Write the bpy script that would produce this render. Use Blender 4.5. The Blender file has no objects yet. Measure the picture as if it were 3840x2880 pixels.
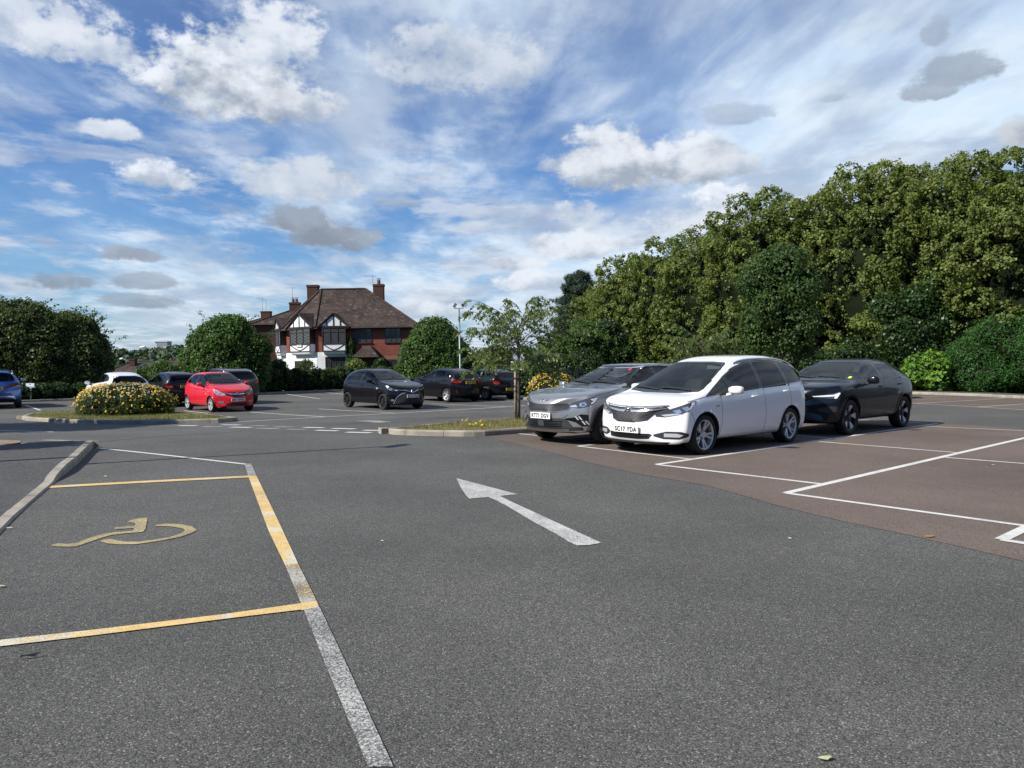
import bpy, bmesh, math, random
import numpy as np
from mathutils import Vector, Matrix
from mathutils.geometry import delaunay_2d_cdt
from mathutils.bvhtree import BVHTree
R = math.radians
SC = bpy.context.scene
COL = SC.collection

# ------------------------------------------------------------------ camera
EYE = 1.56
F35 = 2885.0 / 3840.0 * 36.0
PITCH, ROLL = 0.0304, 0.0023
cam_d = bpy.data.cameras.new('camera'); cam = bpy.data.objects.new('camera', cam_d); COL.objects.link(cam)
cam_d.sensor_width = 36.0; cam_d.lens = F35; cam_d.clip_start = 0.1; cam_d.clip_end = 6000
cam.matrix_world = (Matrix.Translation((0, 0, EYE)) @ Matrix.Rotation(R(90) - PITCH, 4, 'X') @ Matrix.Rotation(-ROLL, 4, 'Z'))
SC.camera = cam
SC.view_settings.view_transform = 'Standard'
SC.view_settings.look = 'None'
SC.view_settings.exposure = 0.55
SC.view_settings.gamma = 1.0
SC.cycles.max_bounces = 8
SC.cycles.transparent_max_bounces = 16
SC.cycles.caustics_reflective = False
SC.cycles.caustics_refractive = False

# ------------------------------------------------------------------ sun
SUN_EL = R(38)
SUN_AZ_VEC = Vector((-0.874, -0.486, 0)).normalized()           # towards the sun, on the ground
sun_dir = (SUN_AZ_VEC * math.cos(SUN_EL) + Vector((0, 0, math.sin(SUN_EL))))
sd = bpy.data.lights.new('sun', 'SUN'); sd.energy = 4.6; sd.angle = R(0.53); sd.color = (1.0, 0.945, 0.86)
so = bpy.data.objects.new('sun', sd); COL.objects.link(so)
so.rotation_euler = sun_dir.to_track_quat('Z', 'Y').to_euler()

# ------------------------------------------------------------------ node helpers
class X:
    """tiny expression wrapper round node sockets"""
    nt = None
    def __init__(s, sock): s.s = sock
    @staticmethod
    def lift(v): return v
    def _m(a, op, b=None, c=None, clamp=False):
        n = X.nt.nodes.new('ShaderNodeMath'); n.operation = op; n.use_clamp = clamp
        for i, v in enumerate((a, b, c)):
            if v is None: continue
            if isinstance(v, X): X.nt.links.new(v.s, n.inputs[i])
            else: n.inputs[i].default_value = v
        return X(n.outputs[0])
    def __add__(a, b): return a._m('ADD', b)
    def __radd__(a, b): return a._m('ADD', b)
    def __sub__(a, b): return a._m('SUBTRACT', b)
    def __rsub__(a, b): return X._m(b, 'SUBTRACT', a)
    def __mul__(a, b): return a._m('MULTIPLY', b)
    def __rmul__(a, b): return a._m('MULTIPLY', b)
    def __truediv__(a, b): return a._m('DIVIDE', b)
    def ss(a, lo, hi, o0=0.0, o1=1.0):
        n = X.nt.nodes.new('ShaderNodeMapRange'); n.interpolation_type = 'SMOOTHSTEP'
        X.nt.links.new(a.s, n.inputs[0]); n.inputs[1].default_value = lo; n.inputs[2].default_value = hi
        n.inputs[3].default_value = o0; n.inputs[4].default_value = o1
        return X(n.outputs[0])
    def lin(a, lo, hi, o0=0.0, o1=1.0):
        n = X.nt.nodes.new('ShaderNodeMapRange'); n.clamp = True
        X.nt.links.new(a.s, n.inputs[0]); n.inputs[1].default_value = lo; n.inputs[2].default_value = hi
        n.inputs[3].default_value = o0; n.inputs[4].default_value = o1
        return X(n.outputs[0])
def vec(x, y, z):
    n = X.nt.nodes.new('ShaderNodeCombineXYZ')
    for i, v in enumerate((x, y, z)):
        if isinstance(v, X): X.nt.links.new(v.s, n.inputs[i])
        else: n.inputs[i].default_value = v
    return X(n.outputs[0])
def noise(v, scale, detail=4, rough=0.5, dist=0.0, out=0):
    n = X.nt.nodes.new('ShaderNodeTexNoise'); n.inputs['Scale'].default_value = scale
    n.inputs['Detail'].default_value = detail; n.inputs['Roughness'].default_value = rough; n.inputs['Distortion'].default_value = dist
    if v is not None: X.nt.links.new(v.s, n.inputs['Vector'])
    return X(n.outputs[out])
def voro(v, scale, feature='F1', out='Distance', rnd=1.0):
    n = X.nt.nodes.new('ShaderNodeTexVoronoi'); n.feature = feature; n.inputs['Scale'].default_value = scale
    n.inputs['Randomness'].default_value = rnd
    if v is not None: X.nt.links.new(v.s, n.inputs['Vector'])
    return X(n.outputs[out])
def mixc(f, a, b, mode='MIX'):
    n = X.nt.nodes.new('ShaderNodeMix'); n.data_type = 'RGBA'; n.blend_type = mode
    for i, v in ((0, f), (6, a), (7, b)):
        if isinstance(v, X): X.nt.links.new(v.s, n.inputs[i])
        elif i == 0: n.inputs[0].default_value = v
        else: n.inputs[i].default_value = (*v, 1)
    return X(n.outputs[2])
def coord(kind='Object'):
    n = X.nt.nodes.new('ShaderNodeTexCoord'); return X(n.outputs[kind])
def sep(v):
    n = X.nt.nodes.new('ShaderNodeSeparateXYZ'); X.nt.links.new(v.s, n.inputs[0]); return [X(o) for o in n.outputs]
def bump(h, strength=0.3, dist=0.01):
    n = X.nt.nodes.new('ShaderNodeBump'); n.inputs['Strength'].default_value = strength; n.inputs['Distance'].default_value = dist
    X.nt.links.new(h.s, n.inputs['Height']); return X(n.outputs[0])
def mat(name, base=(0.5, 0.5, 0.5), rough=0.5, metal=0.0, spec=0.5, coat=0.0, build=None, **kw):
    m = bpy.data.materials.new(name); m.use_nodes = True
    nt = m.node_tree; b = nt.nodes['Principled BSDF']; X.nt = nt
    b.inputs['Base Color'].default_value = (*base, 1); b.inputs['Roughness'].default_value = rough
    b.inputs['Metallic'].default_value = metal; b.inputs['Specular IOR Level'].default_value = spec
    b.inputs['Coat Weight'].default_value = coat; b.inputs['Coat Roughness'].default_value = 0.03
    for k, v in kw.items(): b.inputs[k.replace('_', ' ')].default_value = v
    if build:
        for k, v in build().items():
            if isinstance(v, X): nt.links.new(v.s, b.inputs[k])
            else: b.inputs[k].default_value = v
    return m

# ------------------------------------------------------------------ sky: Nishita plus two cloud layers
def px_dir(px, py):
    x = (px - 1920) / 2885.0; y = -(py - 1440) / 2885.0
    d = cam.matrix_world.to_3x3() @ Vector((x, y, -1)); return d.normalized()
w = bpy.data.worlds.new('World'); SC.world = w; w.use_nodes = True
nt = w.node_tree; X.nt = nt; bg = nt.nodes['Background']
sky = nt.nodes.new('ShaderNodeTexSky'); sky.sky_type = 'NISHITA'; sky.sun_disc = False
sky.sun_elevation = SUN_EL; sky.sun_rotation = math.atan2(SUN_AZ_VEC.x, SUN_AZ_VEC.y) % (2 * math.pi)
sky.air_density = 1.0; sky.dust_density = 0.6; sky.ozone_density = 2.2
bg.inputs['Strength'].default_value = 0.10
g = coord('Generated'); dx, dy, dz = sep(g)
az = dx._m('ARCTAN2', dy); el = dz._m('ARCSINE')
zc = dz._m('MAXIMUM', 0.0) + 0.09
px_, py_ = dx / zc, dy / zc
SKYC = X(sky.outputs[0])
tint = mixc(el.ss(0.0, 0.75), (0.38, 0.62, 0.88), (0.105, 0.34, 0.74))
col = mixc(1.0, SKYC, tint, 'MULTIPLY')
# high streaky cloud, combed along the line of sight
pv = vec(px_ * 1.0 + py_ * 0.10, py_ * 0.42, 0.0)
wn = noise(pv, 0.9, 3, 0.5, 0.0, out=1)
pvw = X.nt.nodes.new('ShaderNodeVectorMath'); pvw.operation = 'MULTIPLY_ADD'
nt.links.new(wn.s, pvw.inputs[0]); pvw.inputs[1].default_value = (0.9, 0.7, 0); nt.links.new(pv.s, pvw.inputs[2])
pw = X(pvw.outputs[0])
c1 = noise(pw, 1.05, 9, 0.56)
cover = az.ss(-0.55, 0.40, -0.025, 0.11) + el.ss(0.0, 0.20, 0.10, 0.0)
cover = cover - dy.ss(0.35, -0.25) * 0.16
cir = (c1 + cover).ss(0.43, 0.66)
fine = noise(vec(px_ * 1.0, py_ * 0.8, 3.0), 3.4, 10, 0.62)
fine2 = (fine + cover * 0.6).ss(0.46, 0.66) * c1.ss(0.36, 0.5)
veil = noise(vec(px_ * 0.5, py_ * 0.35, 9.0), 0.9, 5, 0.5).ss(0.3, 0.75)
shade = noise(vec(px_ * 1.3 + 0.1, py_ * 0.55, 1.7), 1.9, 7, 0.55).ss(0.38, 0.60)
KC = 0.60
kc = lambda *t: tuple(KC * v for v in t)
circ = mixc(shade, kc(5.3, 6.6, 8.5), kc(8.4, 10.2, 11.9))
fog = mixc(el.ss(0.0, 0.16), kc(6.6, 7.5, 8.8), circ)
col = mixc(veil * 0.22 * dy.ss(-0.3, 0.3) + az.ss(-0.1, 0.6, 0.0, 0.34) * dy.ss(-0.3, 0.3), col, fog)
col = mixc(cir * 0.86, col, fog)
col = mixc(fine2 * 0.62, col, mixc(shade, kc(5.8, 6.9, 8.6), kc(9.4, 10.4, 11.4)))
# low, broken cloud deck towards the horizon
band = el.ss(0.02, 0.10) * el.ss(0.34, 0.16)
deck = noise(vec(az * 5.0, el * 17.0, 4.0), 1.6, 9, 0.6)
col = mixc((deck.ss(0.50, 0.62)) * band * 0.7, col, mixc(noise(vec(az * 6.0, el * 26.0, 8.0), 1.8, 6, 0.5).ss(0.4, 0.6), kc(4.6, 5.3, 6.8), kc(8.2, 8.7, 9.6)))
# heaped clouds: px, py of centre, half width, half height (photo pixels), base tone, top tone, weight
HEAPS = [
 (860, 320, 330, 170, 0.62, 1.10, 1.0), (1010, 150, 190, 140, 0.85, 1.05, .95), (1150, 400, 160, 70, .68, .95, .9),
 (610, 672, 155, 66, 0.78, 1.16, 1.0), (1130, 680, 210, 95, .80, .92, .8), (400, 490, 120, 40, .9, 1.05, .9),
 (1120, 835, 115, 55, 0.47, 0.55, .95), (1255, 895, 175, 62, 0.45, 0.56, .95),
 (490, 956, 115, 36, 0.52, 0.62, .9), (250, 1065, 150, 42, 0.47, 0.55, .85), (560, 1060, 130, 36, .52, .60, .8), (520, 1130, 170, 30, .50, .58, .7),
 (2280, 620, 190, 140, 0.66, 1.02, 1.0), (2560, 620, 190, 110, 0.60, 1.06, 1.0), (2700, 620, 130, 70, .7, .95, .8),
 (2710, 770, 150, 75, 0.85, 1.16, 1.0), (2600, 830, 190, 60, .8, 1.02, .9), (2130, 930, 190, 60, 0.74, 1.05, .95),
 (1930, 990, 110, 34, .74, 1.05, .9), (2000, 1060, 130, 45, .8, 1.08, .9), (1620, 1170, 150, 40, .8, 1.05, .85),
 (3590, 270, 150, 62, 0.50, 0.60, .85), (3490, 345, 110, 42, 0.52, 0.62, .8), (3520, 130, 60, 60, .58, .66, .7),
 (2790, 430, 130, 45, 0.62, 0.70, .6), (3840, 510, 120, 75, 0.58, 0.80, .9), (3130, 370, 50, 18, .62, .7, .6),
 (120, 90, 330, 130, .88, 1.05, .85), (330, 180, 240, 80, .85, 1.02, .75),
 (1720, 250, 330, 120, .80, .98, .7), (1500, 760, 90, 22, .6, .66, .5), (3000, 1010, 200, 60, .6, .7, .8), (2160, 800, 130, 50, .8, 1.02, .8),
]
nz = noise(vec(az * 9.0, el * 12.0, 2.0), 1.5, 8, 0.62)
nz2 = noise(vec(az * 9.0 - 0.16, el * 12.0 + 0.26, 2.0), 1.5, 7, 0.58)
lit = (nz - nz2)
nf = noise(vec(az * 9.0, el * 13.0, 5.0), 4.2, 6, 0.62)
ragged = (nz - 0.5) * 2.8 + (nf - 0.5) * 2.6
w.cycles.sampling_method = 'MANUAL'; w.cycles.sample_map_resolution = 256
for i, (hx, hy, hw, hh, b0, b1, wt) in enumerate(HEAPS):
    d = px_dir(hx, hy); a0 = math.atan2(d.x, d.y); e0 = math.asin(d.z)
    k = math.cos(math.atan((hx - 1920) / 2885))
    ra = hw / 2885 * k * k * 1.15; re = hh / 2885 * k * 1.1
    u = (az - a0) / ra; v = (el - e0) / re
    vv = v._m('MAXIMUM', 0.0) + v._m('MINIMUM', 0.0) * 1.45
    f = 1.0 - (u * u + vv * vv)
    dens = (f + ragged).ss(-0.14, 0.70) * f.ss(-1.1, -0.1) * wt
    tone = (v * 0.45 + 0.50 + lit * 2.4).ss(0.0, 1.0)
    T0 = kc(6.5 * b0, 7.6 * b0, 9.3 * b0); T1 = kc(9.0 * b1, 9.5 * b1, 10.3 * b1) if b1 > .7 else kc(7.2 * b1, 8.5 * b1, 10.6 * b1)
    col = mixc(dens, col, mixc(tone, T0, T1))
nt.links.new(col.s, bg.inputs['Color'])

# ------------------------------------------------------------------ object helpers
def tag(o, label=None, cat=None, group=None, kind=None):
    if label: o['label'] = label
    if cat: o['category'] = cat
    if group: o['group'] = group
    if kind: o['kind'] = kind
    return o
def empty(name, loc=(0, 0, 0), rz=0.0, label=None, cat=None, group=None):
    o = bpy.data.objects.new(name, None); COL.objects.link(o); o.location = loc; o.rotation_euler = (0, 0, rz)
    o.empty_display_size = 0.3
    return tag(o, label, cat, group)
def mobj(name, verts, faces, m, parent=None, smooth=False, mats=None, midx=None):
    me = bpy.data.meshes.new(name); me.from_pydata([tuple(v) for v in verts], [], [tuple(f) for f in faces])
    for mm in (mats or [m]): me.materials.append(mm)
    if midx is not None: me.polygons.foreach_set('material_index', list(midx))
    if smooth: me.polygons.foreach_set('use_smooth', [True] * len(me.polygons))
    me.update()
    o = bpy.data.objects.new(name, me); COL.objects.link(o)
    if parent is not None: o.parent = parent
    return o
class MB:
    """collects simple solids into one mesh"""
    def __init__(s): s.v = []; s.f = []
    def add(s, vs, fs):
        b = len(s.v); s.v += [tuple(v) for v in vs]; s.f += [tuple(b + i for i in f) for f in fs]; return s
    def box(s, x0, x1, y0, y1, z0, z1, M=None):
        vs = [Vector((x, y, z)) for x in (x0, x1) for y in (y0, y1) for z in (z0, z1)]
        if M is not None: vs = [M @ v for v in vs]
        return s.add(vs, [(0, 1, 3, 2), (4, 6, 7, 5), (0, 4, 5, 1), (2, 3, 7, 6), (0, 2, 6, 4), (1, 5, 7, 3)])
    def tube(s, pts, r, n=8, r2=None, cap=True):
        pts = [Vector(p) for p in pts]; k = len(pts); b = len(s.v)
        rr = r if isinstance(r, (list, tuple)) else [r + ((r2 if r2 is not None else r) - r) * i / max(1, k - 1) for i in range(k)]
        for i, p in enumerate(pts):
            d = (pts[min(i + 1, k - 1)] - pts[max(i - 1, 0)]).normalized()
            a = d.orthogonal().normalized() if abs(d.z) > .99 else d.cross(Vector((0, 0, 1))).normalized()
            c = d.cross(a)
            for j in range(n):
                t = 2 * math.pi * j / n
                s.v.append(tuple(p + (a * math.cos(t) + c * math.sin(t)) * rr[i]))
        for i in range(k - 1):
            for j in range(n):
                s.f.append((b + i * n + j, b + i * n + (j + 1) % n, b + (i + 1) * n + (j + 1) % n, b + (i + 1) * n + j))
        if cap:
            s.f.append(tuple(b + j for j in range(n))[::-1]); s.f.append(tuple(b + (k - 1) * n + j for j in range(n)))
        return s
    def prism(s, poly, d0, d1, axis='y'):
        n = len(poly); b = len(s.v)
        for d in (d0, d1):
            for (p, q) in poly:
                s.v.append({'y': (p, d, q), 'x': (d, p, q), 'z': (p, q, d)}[axis])
        s.f.append(tuple(b + i for i in range(n))); s.f.append(tuple(b + n + i for i in range(n))[::-1])
        for i in range(n): s.f.append((b + i, b + (i + 1) % n, b + n + (i + 1) % n, b + n + i))
        return s
    def build(s, name, m, parent=None, smooth=False):
        o = mobj(name, s.v, s.f, m, parent, smooth)
        bm = bmesh.new(); bm.from_mesh(o.data); bmesh.ops.recalc_face_normals(bm, faces=bm.faces); bm.to_mesh(o.data); bm.free()
        return o
def bevel(o, wd=0.02, seg=2):
    m = o.modifiers.new('b', 'BEVEL'); m.width = wd; m.segments = seg; m.limit_method = 'ANGLE'; return o

# ------------------------------------------------------------------ terrain height and photo-to-ground helper
def sst(a, b, x):
    t = min(1, max(0, (x - a) / (b - a))); return t * t * (3 - 2 * t)
def G(x, y):
    return -0.24 * sst(14.0, 31.0, y - 0.3 * x) - 0.11 * sst(4.0, 14.0, -x) * sst(17.0, 29.0, y)
def at(px, py, h=0.0):
    """the ground point (or the point h above it) seen at a photo pixel"""
    d = px_dir(px, py); z = h
    for _ in range(30):
        t = (z - EYE) / d.z; x, y = d.x * t, d.y * t
        z = 0.5 * z + 0.5 * (G(x, y) + h)
    return Vector((x, y, G(x, y)))
def at_depth(px, py, Y):
    d = px_dir(px, py); t = Y / d.y; return Vector((d.x * t, Y, EYE + d.z * t))
def cdt(loops, step=None, holes=()):
    """triangulate polygon loops (first is the outside) with interior grid points"""
    co = []; ed = []
    for lp in list(loops) + list(holes):
        b = len(co); n = len(lp); co += [Vector(p) for p in lp]; ed += [(b + i, b + (i + 1) % n) for i in range(n)]
    def inside(p, lp):
        c = False; j = len(lp) - 1
        for i in range(len(lp)):
            if ((lp[i][1] > p[1]) != (lp[j][1] > p[1])) and p[0] < (lp[j][0] - lp[i][0]) * (p[1] - lp[i][1]) / (lp[j][1] - lp[i][1]) + lp[i][0]: c = not c
            j = i
        return c
    if step:
        xs = [p[0] for p in loops[0]]; ys = [p[1] for p in loops[0]]
        for i in range(int((max(xs) - min(xs)) / step) + 1):
            for j in range(int((max(ys) - min(ys)) / step) + 1):
                p = (min(xs) + (i + .5) * step, min(ys) + (j + .5) * step)
                if inside(p, loops[0]) and not any(inside(p, h) for h in holes): co.append(Vector(p))
    vs, _, fs, *_ = delaunay_2d_cdt(co, ed, [], 1, 1e-5)
    out = []
    for f in fs:
        c = sum((vs[i] for i in f), Vector((0, 0))) / len(f)
        if inside(c, loops[0]) and not any(inside(c, h) for h in holes):
            a, b2, c2 = [vs[i] for i in f][:3]
            out.append(tuple(f) if (b2 - a).cross(c2 - a) > 0 else tuple(f)[::-1])
    return vs, out, inside
def densify(poly, step, closed=True):
    out = []; n = len(poly)
    for i in range(n if closed else n - 1):
        a = Vector(poly[i]); b = Vector(poly[(i + 1) % n]); k = max(1, int((b - a).length / step))
        out += [tuple(a.lerp(b, t / k)) for t in range(k)]
    if not closed: out.append(tuple(poly[-1]))
    return out
# ================================================================== GROUND
def asphalt(name, c_dark, c_light, big=(0.85, 1.15), warm=0.0, speck=0.55):
    def b():
        o = coord('Object')
        v = voro(o, 150, 'F1', 'Color'); vs = sep(v)
        d = voro(o, 150, 'F1', 'Distance')
        n = noise(o, 110, 5, 0.7); n2 = noise(o, 0.35, 5, 0.55); n3 = noise(o, 2.3, 5, 0.6)
        f = (vs[0] * 0.55 + n * 0.45).ss(0.18, 0.90)
        c = mixc(f, c_dark, c_light)
        c = mixc(vs[1].ss(0.955, 0.975) * speck, c, (0.42, 0.40, 0.37))
        k = n2.ss(0.3, 0.7, big[0], big[1]) * n3.ss(0.25, 0.75, 0.96, 1.04)
        c = mixc(1.0, c, vec(k, k, k * (1.0 - warm)), 'MULTIPLY')
        stain = noise(o, 0.9, 3, 0.5).ss(0.66, 0.76) * 0.28
        c = mixc(stain, c, (0.03, 0.03, 0.031))
        h = (1.0 - d) * 0.5 + n * 0.9
        return {'Base Color': c, 'Normal': bump(h, 0.75, 0.006), 'Roughness': 0.88}
    return mat(name, rough=0.9, build=b, spec=0.25)
M_ASPH = asphalt('asphalt_grey', (0.038, 0.0375, 0.034), (0.150, 0.146, 0.132))
M_ASPH_NEW = asphalt('asphalt_road', (0.046, 0.0455, 0.043), (0.158, 0.154, 0.143), speck=0.2)
M_ASPH_RED = asphalt('asphalt_red', (0.078, 0.058, 0.047), (0.200, 0.156, 0.128), speck=0.2)
M_ASPH_PATH = asphalt('asphalt_footway', (0.035, 0.036, 0.036), (0.120, 0.118, 0.112))
def paint_b(base, under=(0.09, 0.09, 0.09), wear=(0.30, 0.44), second=None, second_rng=(0.5, 0.6), sc=(1.4, 0.25)):
    def b():
        o = coord('Object')
        n = noise(o, 95, 5, 0.78); n2 = noise(o, 1.6, 4, 0.55); n3 = noise(o, 9, 4, 0.6)
        c = X.lift(base)
        if second:
            mk = noise(o, 2.2, 5, 0.65).ss(*second_rng)
            c = mixc(mk, base, second)
        k = n3.ss(0.2, 0.8, 0.86, 1.04)
        c = mixc(1.0, c, vec(k, k, k), 'MULTIPLY')
        worn = (n * 0.88 + n2 * 0.22).ss(wear[1] + 0.05, wear[0], 0.0, 1.0)
        c = mixc(worn, c, under)
        return {'Base Color': c, 'Normal': bump(n, 0.35, 0.004)}
    return b
M_WHITE = mat('white_line_paint', rough=0.75, spec=0.3, build=paint_b((0.66, 0.65, 0.59), wear=(0.36, 0.50)))
M_WHITE_WORN = mat('white_line_paint_worn', rough=0.8, spec=0.3, build=paint_b((0.56, 0.55, 0.50), wear=(0.50, 0.60)))
M_WHITE_FAINT = mat('white_line_paint_faint', rough=0.8, spec=0.3, build=paint_b((0.40, 0.40, 0.37), wear=(0.54, 0.66)))
M_YELLOW = mat('yellow_line_paint', rough=0.75, spec=0.3, build=paint_b((0.70, 0.49, 0.19), wear=(0.38, 0.52), second=(0.62, 0.57, 0.44), second_rng=(0.50, 0.62)))
M_YELLOW_WORN = mat('yellow_symbol_paint', rough=0.8, spec=0.3, build=paint_b((0.55, 0.44, 0.19), wear=(0.42, 0.62), second=(0.68, 0.50, 0.20), second_rng=(0.60, 0.68)))
def kerb_b():
    o = coord('Object'); n = noise(o, 3.0, 6, 0.6); n2 = noise(o, 60, 5, 0.7); n3 = noise(o, 9, 4, .6)
    c = mixc(n.ss(0.35, 0.65), (0.36, 0.325, 0.26), (0.25, 0.225, 0.18))
    c = mixc(n3.ss(0.62, 0.75) * 0.6, c, (0.06, 0.055, 0.05))
    k = n2.ss(0.2, 0.8, 0.8, 1.12); c = mixc(1.0, c, vec(k, k, k), 'MULTIPLY')
    return {'Base Color': c, 'Normal': bump(n2, 0.4, 0.004)}
M_KERB = mat('concrete_kerb', rough=0.88, spec=0.25, build=kerb_b)
def soil_b():
    o = coord('Object'); n = noise(o, 1.1, 6, 0.62); n2 = noise(o, 25, 6, 0.7)
    c = mixc(n.ss(0.4, 0.6), (0.14, 0.125, 0.05), (0.22, 0.17, 0.085))
    k = n2.ss(0.2, 0.8, 0.55, 1.3); c = mixc(1.0, c, vec(k, k, k), 'MULTIPLY')
    return {'Base Color': c, 'Normal': bump(n2, 0.9, 0.02)}
M_TURF = mat('dry_turf', rough=0.95, spec=0.1, build=soil_b)
def earth_b():
    o = coord('Object'); n = noise(o, 0.06, 6, 0.6); n2 = noise(o, 7, 6, 0.7)
    c = mixc(n.ss(0.4, 0.6), (0.045, 0.055, 0.02), (0.075, 0.07, 0.03))
    k = n2.ss(0.2, 0.8, 0.6, 1.3); c = mixc(1.0, c, vec(k, k, k), 'MULTIPLY')
    return {'Base Color': c}
M_EARTH = mat('rough_ground', rough=0.95, spec=0.1, build=earth_b)

def far_h(x, y):
    """land beyond the car park: falls towards the valley on the left, rises to a wooded hill"""
    z = G(x, y) - 0.03
    d = max(0.0, y - 46)
    z -= 1.2 * sst(46, 56, y) + 3.0 * sst(50, 130, y) * sst(10, -30, x)
    h = 9.6 * sst(160, 330, y) * sst(60, -90, x) * (0.86 + 0.1 * math.sin(x * 0.013 + 1.0) + 0.04 * math.sin(x * 0.05))
    return z + h
def axis_vals():
    a = [0.0]; s = 1.0
    while a[-1] < 2600:
        if a[-1] > 60: s *= 1.12
        a.append(a[-1] + s)
    return a
ax = axis_vals(); xs = [-v for v in ax[:0:-1]] + ax; ys = [-v for v in ax[1:60]][::-1] + ax
vv = [(x, y, far_h(x, y)) for y in ys for x in xs]; nx = len(xs)
ff = [(j * nx + i, j * nx + i + 1, (j + 1) * nx + i + 1, (j + 1) * nx + i) for j in range(len(ys) - 1) for i in range(nx - 1)]
tag(mobj('ground', vv, ff, M_EARTH, smooth=True), kind='structure')

def drape(name, poly, m, off, step=0.6, hfun=None, kind='structure', parent=None, edge=None):
    poly = densify([(p[0], p[1]) for p in poly], edge or step)
    vs, fs, _ = cdt([poly], step)
    v3 = [(v.x, v.y, G(v.x, v.y) + off + (hfun(v.x, v.y) if hfun else 0)) for v in vs]
    o = mobj(name, v3, fs, m, parent, smooth=True)
    if kind: tag(o, kind=kind)
    return o
P = lambda L, sx, ox, oy, h=0.0: [at(ox + a / sx, oy + b / sx, h) for a, b in L]

uv_u = (at(3516, 1588.8) - at(2461.8, 1743)); uv_u.z = 0; U = uv_u.normalized()
uv_v = (at(3840, 1972.9) - at(2946.9, 1850.5)); uv_v.z = 0; V = uv_v.normalized()

# --- main tarmac sheet (inside the boundary hedges)
lot = [(-60, -30), (60, -30), (60, 30)] + [tuple(at(3840, 1493).xy + Vector((8, -2.4)))] + [tuple(at(p, q).xy) for p, q in ((3840, 1493), (3414, 1478), (3000, 1471))] + [(9, 47), (2, 45)] + \
      [tuple(at(p, q).xy) for p, q in ((1700, 1458), (1277, 1464), (963, 1479), (273, 1502), (0, 1511))] + [(-60, 26)]
drape('car_park_surface', lot, M_ASPH, 0.0, 1.0)
# road strip of a later, smoother surfacing crossing in front of the islands
c0 = P([(0, 238), (560, 205), (1130, 165), (1700, 128), (2212, 75)], 2.458, 600, 1540)
c1 = P([(1930, 255), (1260, 240), (0, 262)], 2.212, 900, 1440)
L0 = at(0, 1690); L1 = at(0, 1570)
road = [(-30, L0.y - 2.0), tuple(L0.xy)] + [tuple(p.xy) for p in c0] + [tuple(at(1880, 1560).xy)] + [tuple(p.xy) for p in c1] + [tuple(at(600, 1597).xy), tuple(at(78, 1577).xy), tuple(L1.xy), (-30, L1.y - 1)]
drape('road', road, M_ASPH_NEW, 0.004, 1.0)
# red-tinted bays on the right
near = [at(p, q) for p, q in ((1800, 1632), (1908, 1658), (2051, 1693), (2222, 1739), (2400, 1779), (2660, 1823), (2921, 1898), (3181, 1960), (3442, 2015), (3840, 2106))]
far0 = at(3562, 1589); far1 = at(3840, 1611); Vf = (far1 - far0).normalized()
red = [tuple(p.xy) for p in near] + [tuple((near[-1] + V * 9).xy), tuple((near[-1] + V * 9 + U * 11).xy), tuple((far1 + Vf * 4).xy), tuple(far0.xy), tuple((far0 - Vf * 11).xy)]
drape('parking_bay_surface', red, M_ASPH_RED, 0.004, 1.0)
fk = [at(p, q) for p, q in ((3840, 1495), (3663, 1486), (3414, 1478))]; kd = (fk[2] - fk[0]).normalized()
fm = [at(p, q) for p, q in ((3414, 1512.5), (3840, 1538))]; md = (fm[1] - fm[0]).normalized()
red2 = [tuple((fm[0] - md * 16).xy), tuple((fm[1] + md * 6).xy), tuple((fk[0] - kd * 8).xy)] + [tuple(p.xy) for p in fk] + [tuple((fk[2] + kd * 14).xy)]
drape('parking_bay_surface', red2, M_ASPH_RED, 0.004, 1.0)

# --- painted lines
def strip(pts, wd):
    """outline of a line of the given width through ground points"""
    pts = [Vector((p[0], p[1])) for p in pts]; L = []; Rr = []
    for i, p in enumerate(pts):
        d = (pts[min(i + 1, len(pts) - 1)] - pts[max(0, i - 1)]).normalized(); nrm = Vector((-d.y, d.x)) * wd / 2
        L.append(p + nrm); Rr.append(p - nrm)
    return [tuple(p) for p in L] + [tuple(p) for p in Rr[::-1]]
def lines(name, segs, m, off=0.0062):
    V_, F_ = [], []
    for kk, (pts, wd) in enumerate(segs):
        poly = densify(strip(densify([tuple(p.xy) if hasattr(p, 'xy') else p for p in pts], 0.4, False), wd), 0.6)
        vs, fs, _ = cdt([poly], None); b = len(V_)
        V_ += [(v.x, v.y, G(v.x, v.y) + off + kk * .0003) for v in vs]; F_ += [tuple(b + i for i in f) for f in fs]
    return tag(mobj(name, V_, F_, m, smooth=False), kind='structure')
a = lambda x, y: at(x, y)
s12 = lambda L: [at(p / 1.3825, 1500 + q / 1.3825) for p, q in L]
A0, B0, Z0, K0, C0 = a(2461.8, 1743), a(2946.9, 1850.5), a(2167, 1674.3), a(1945, 1627.5), a(3754, 2027)
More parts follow.
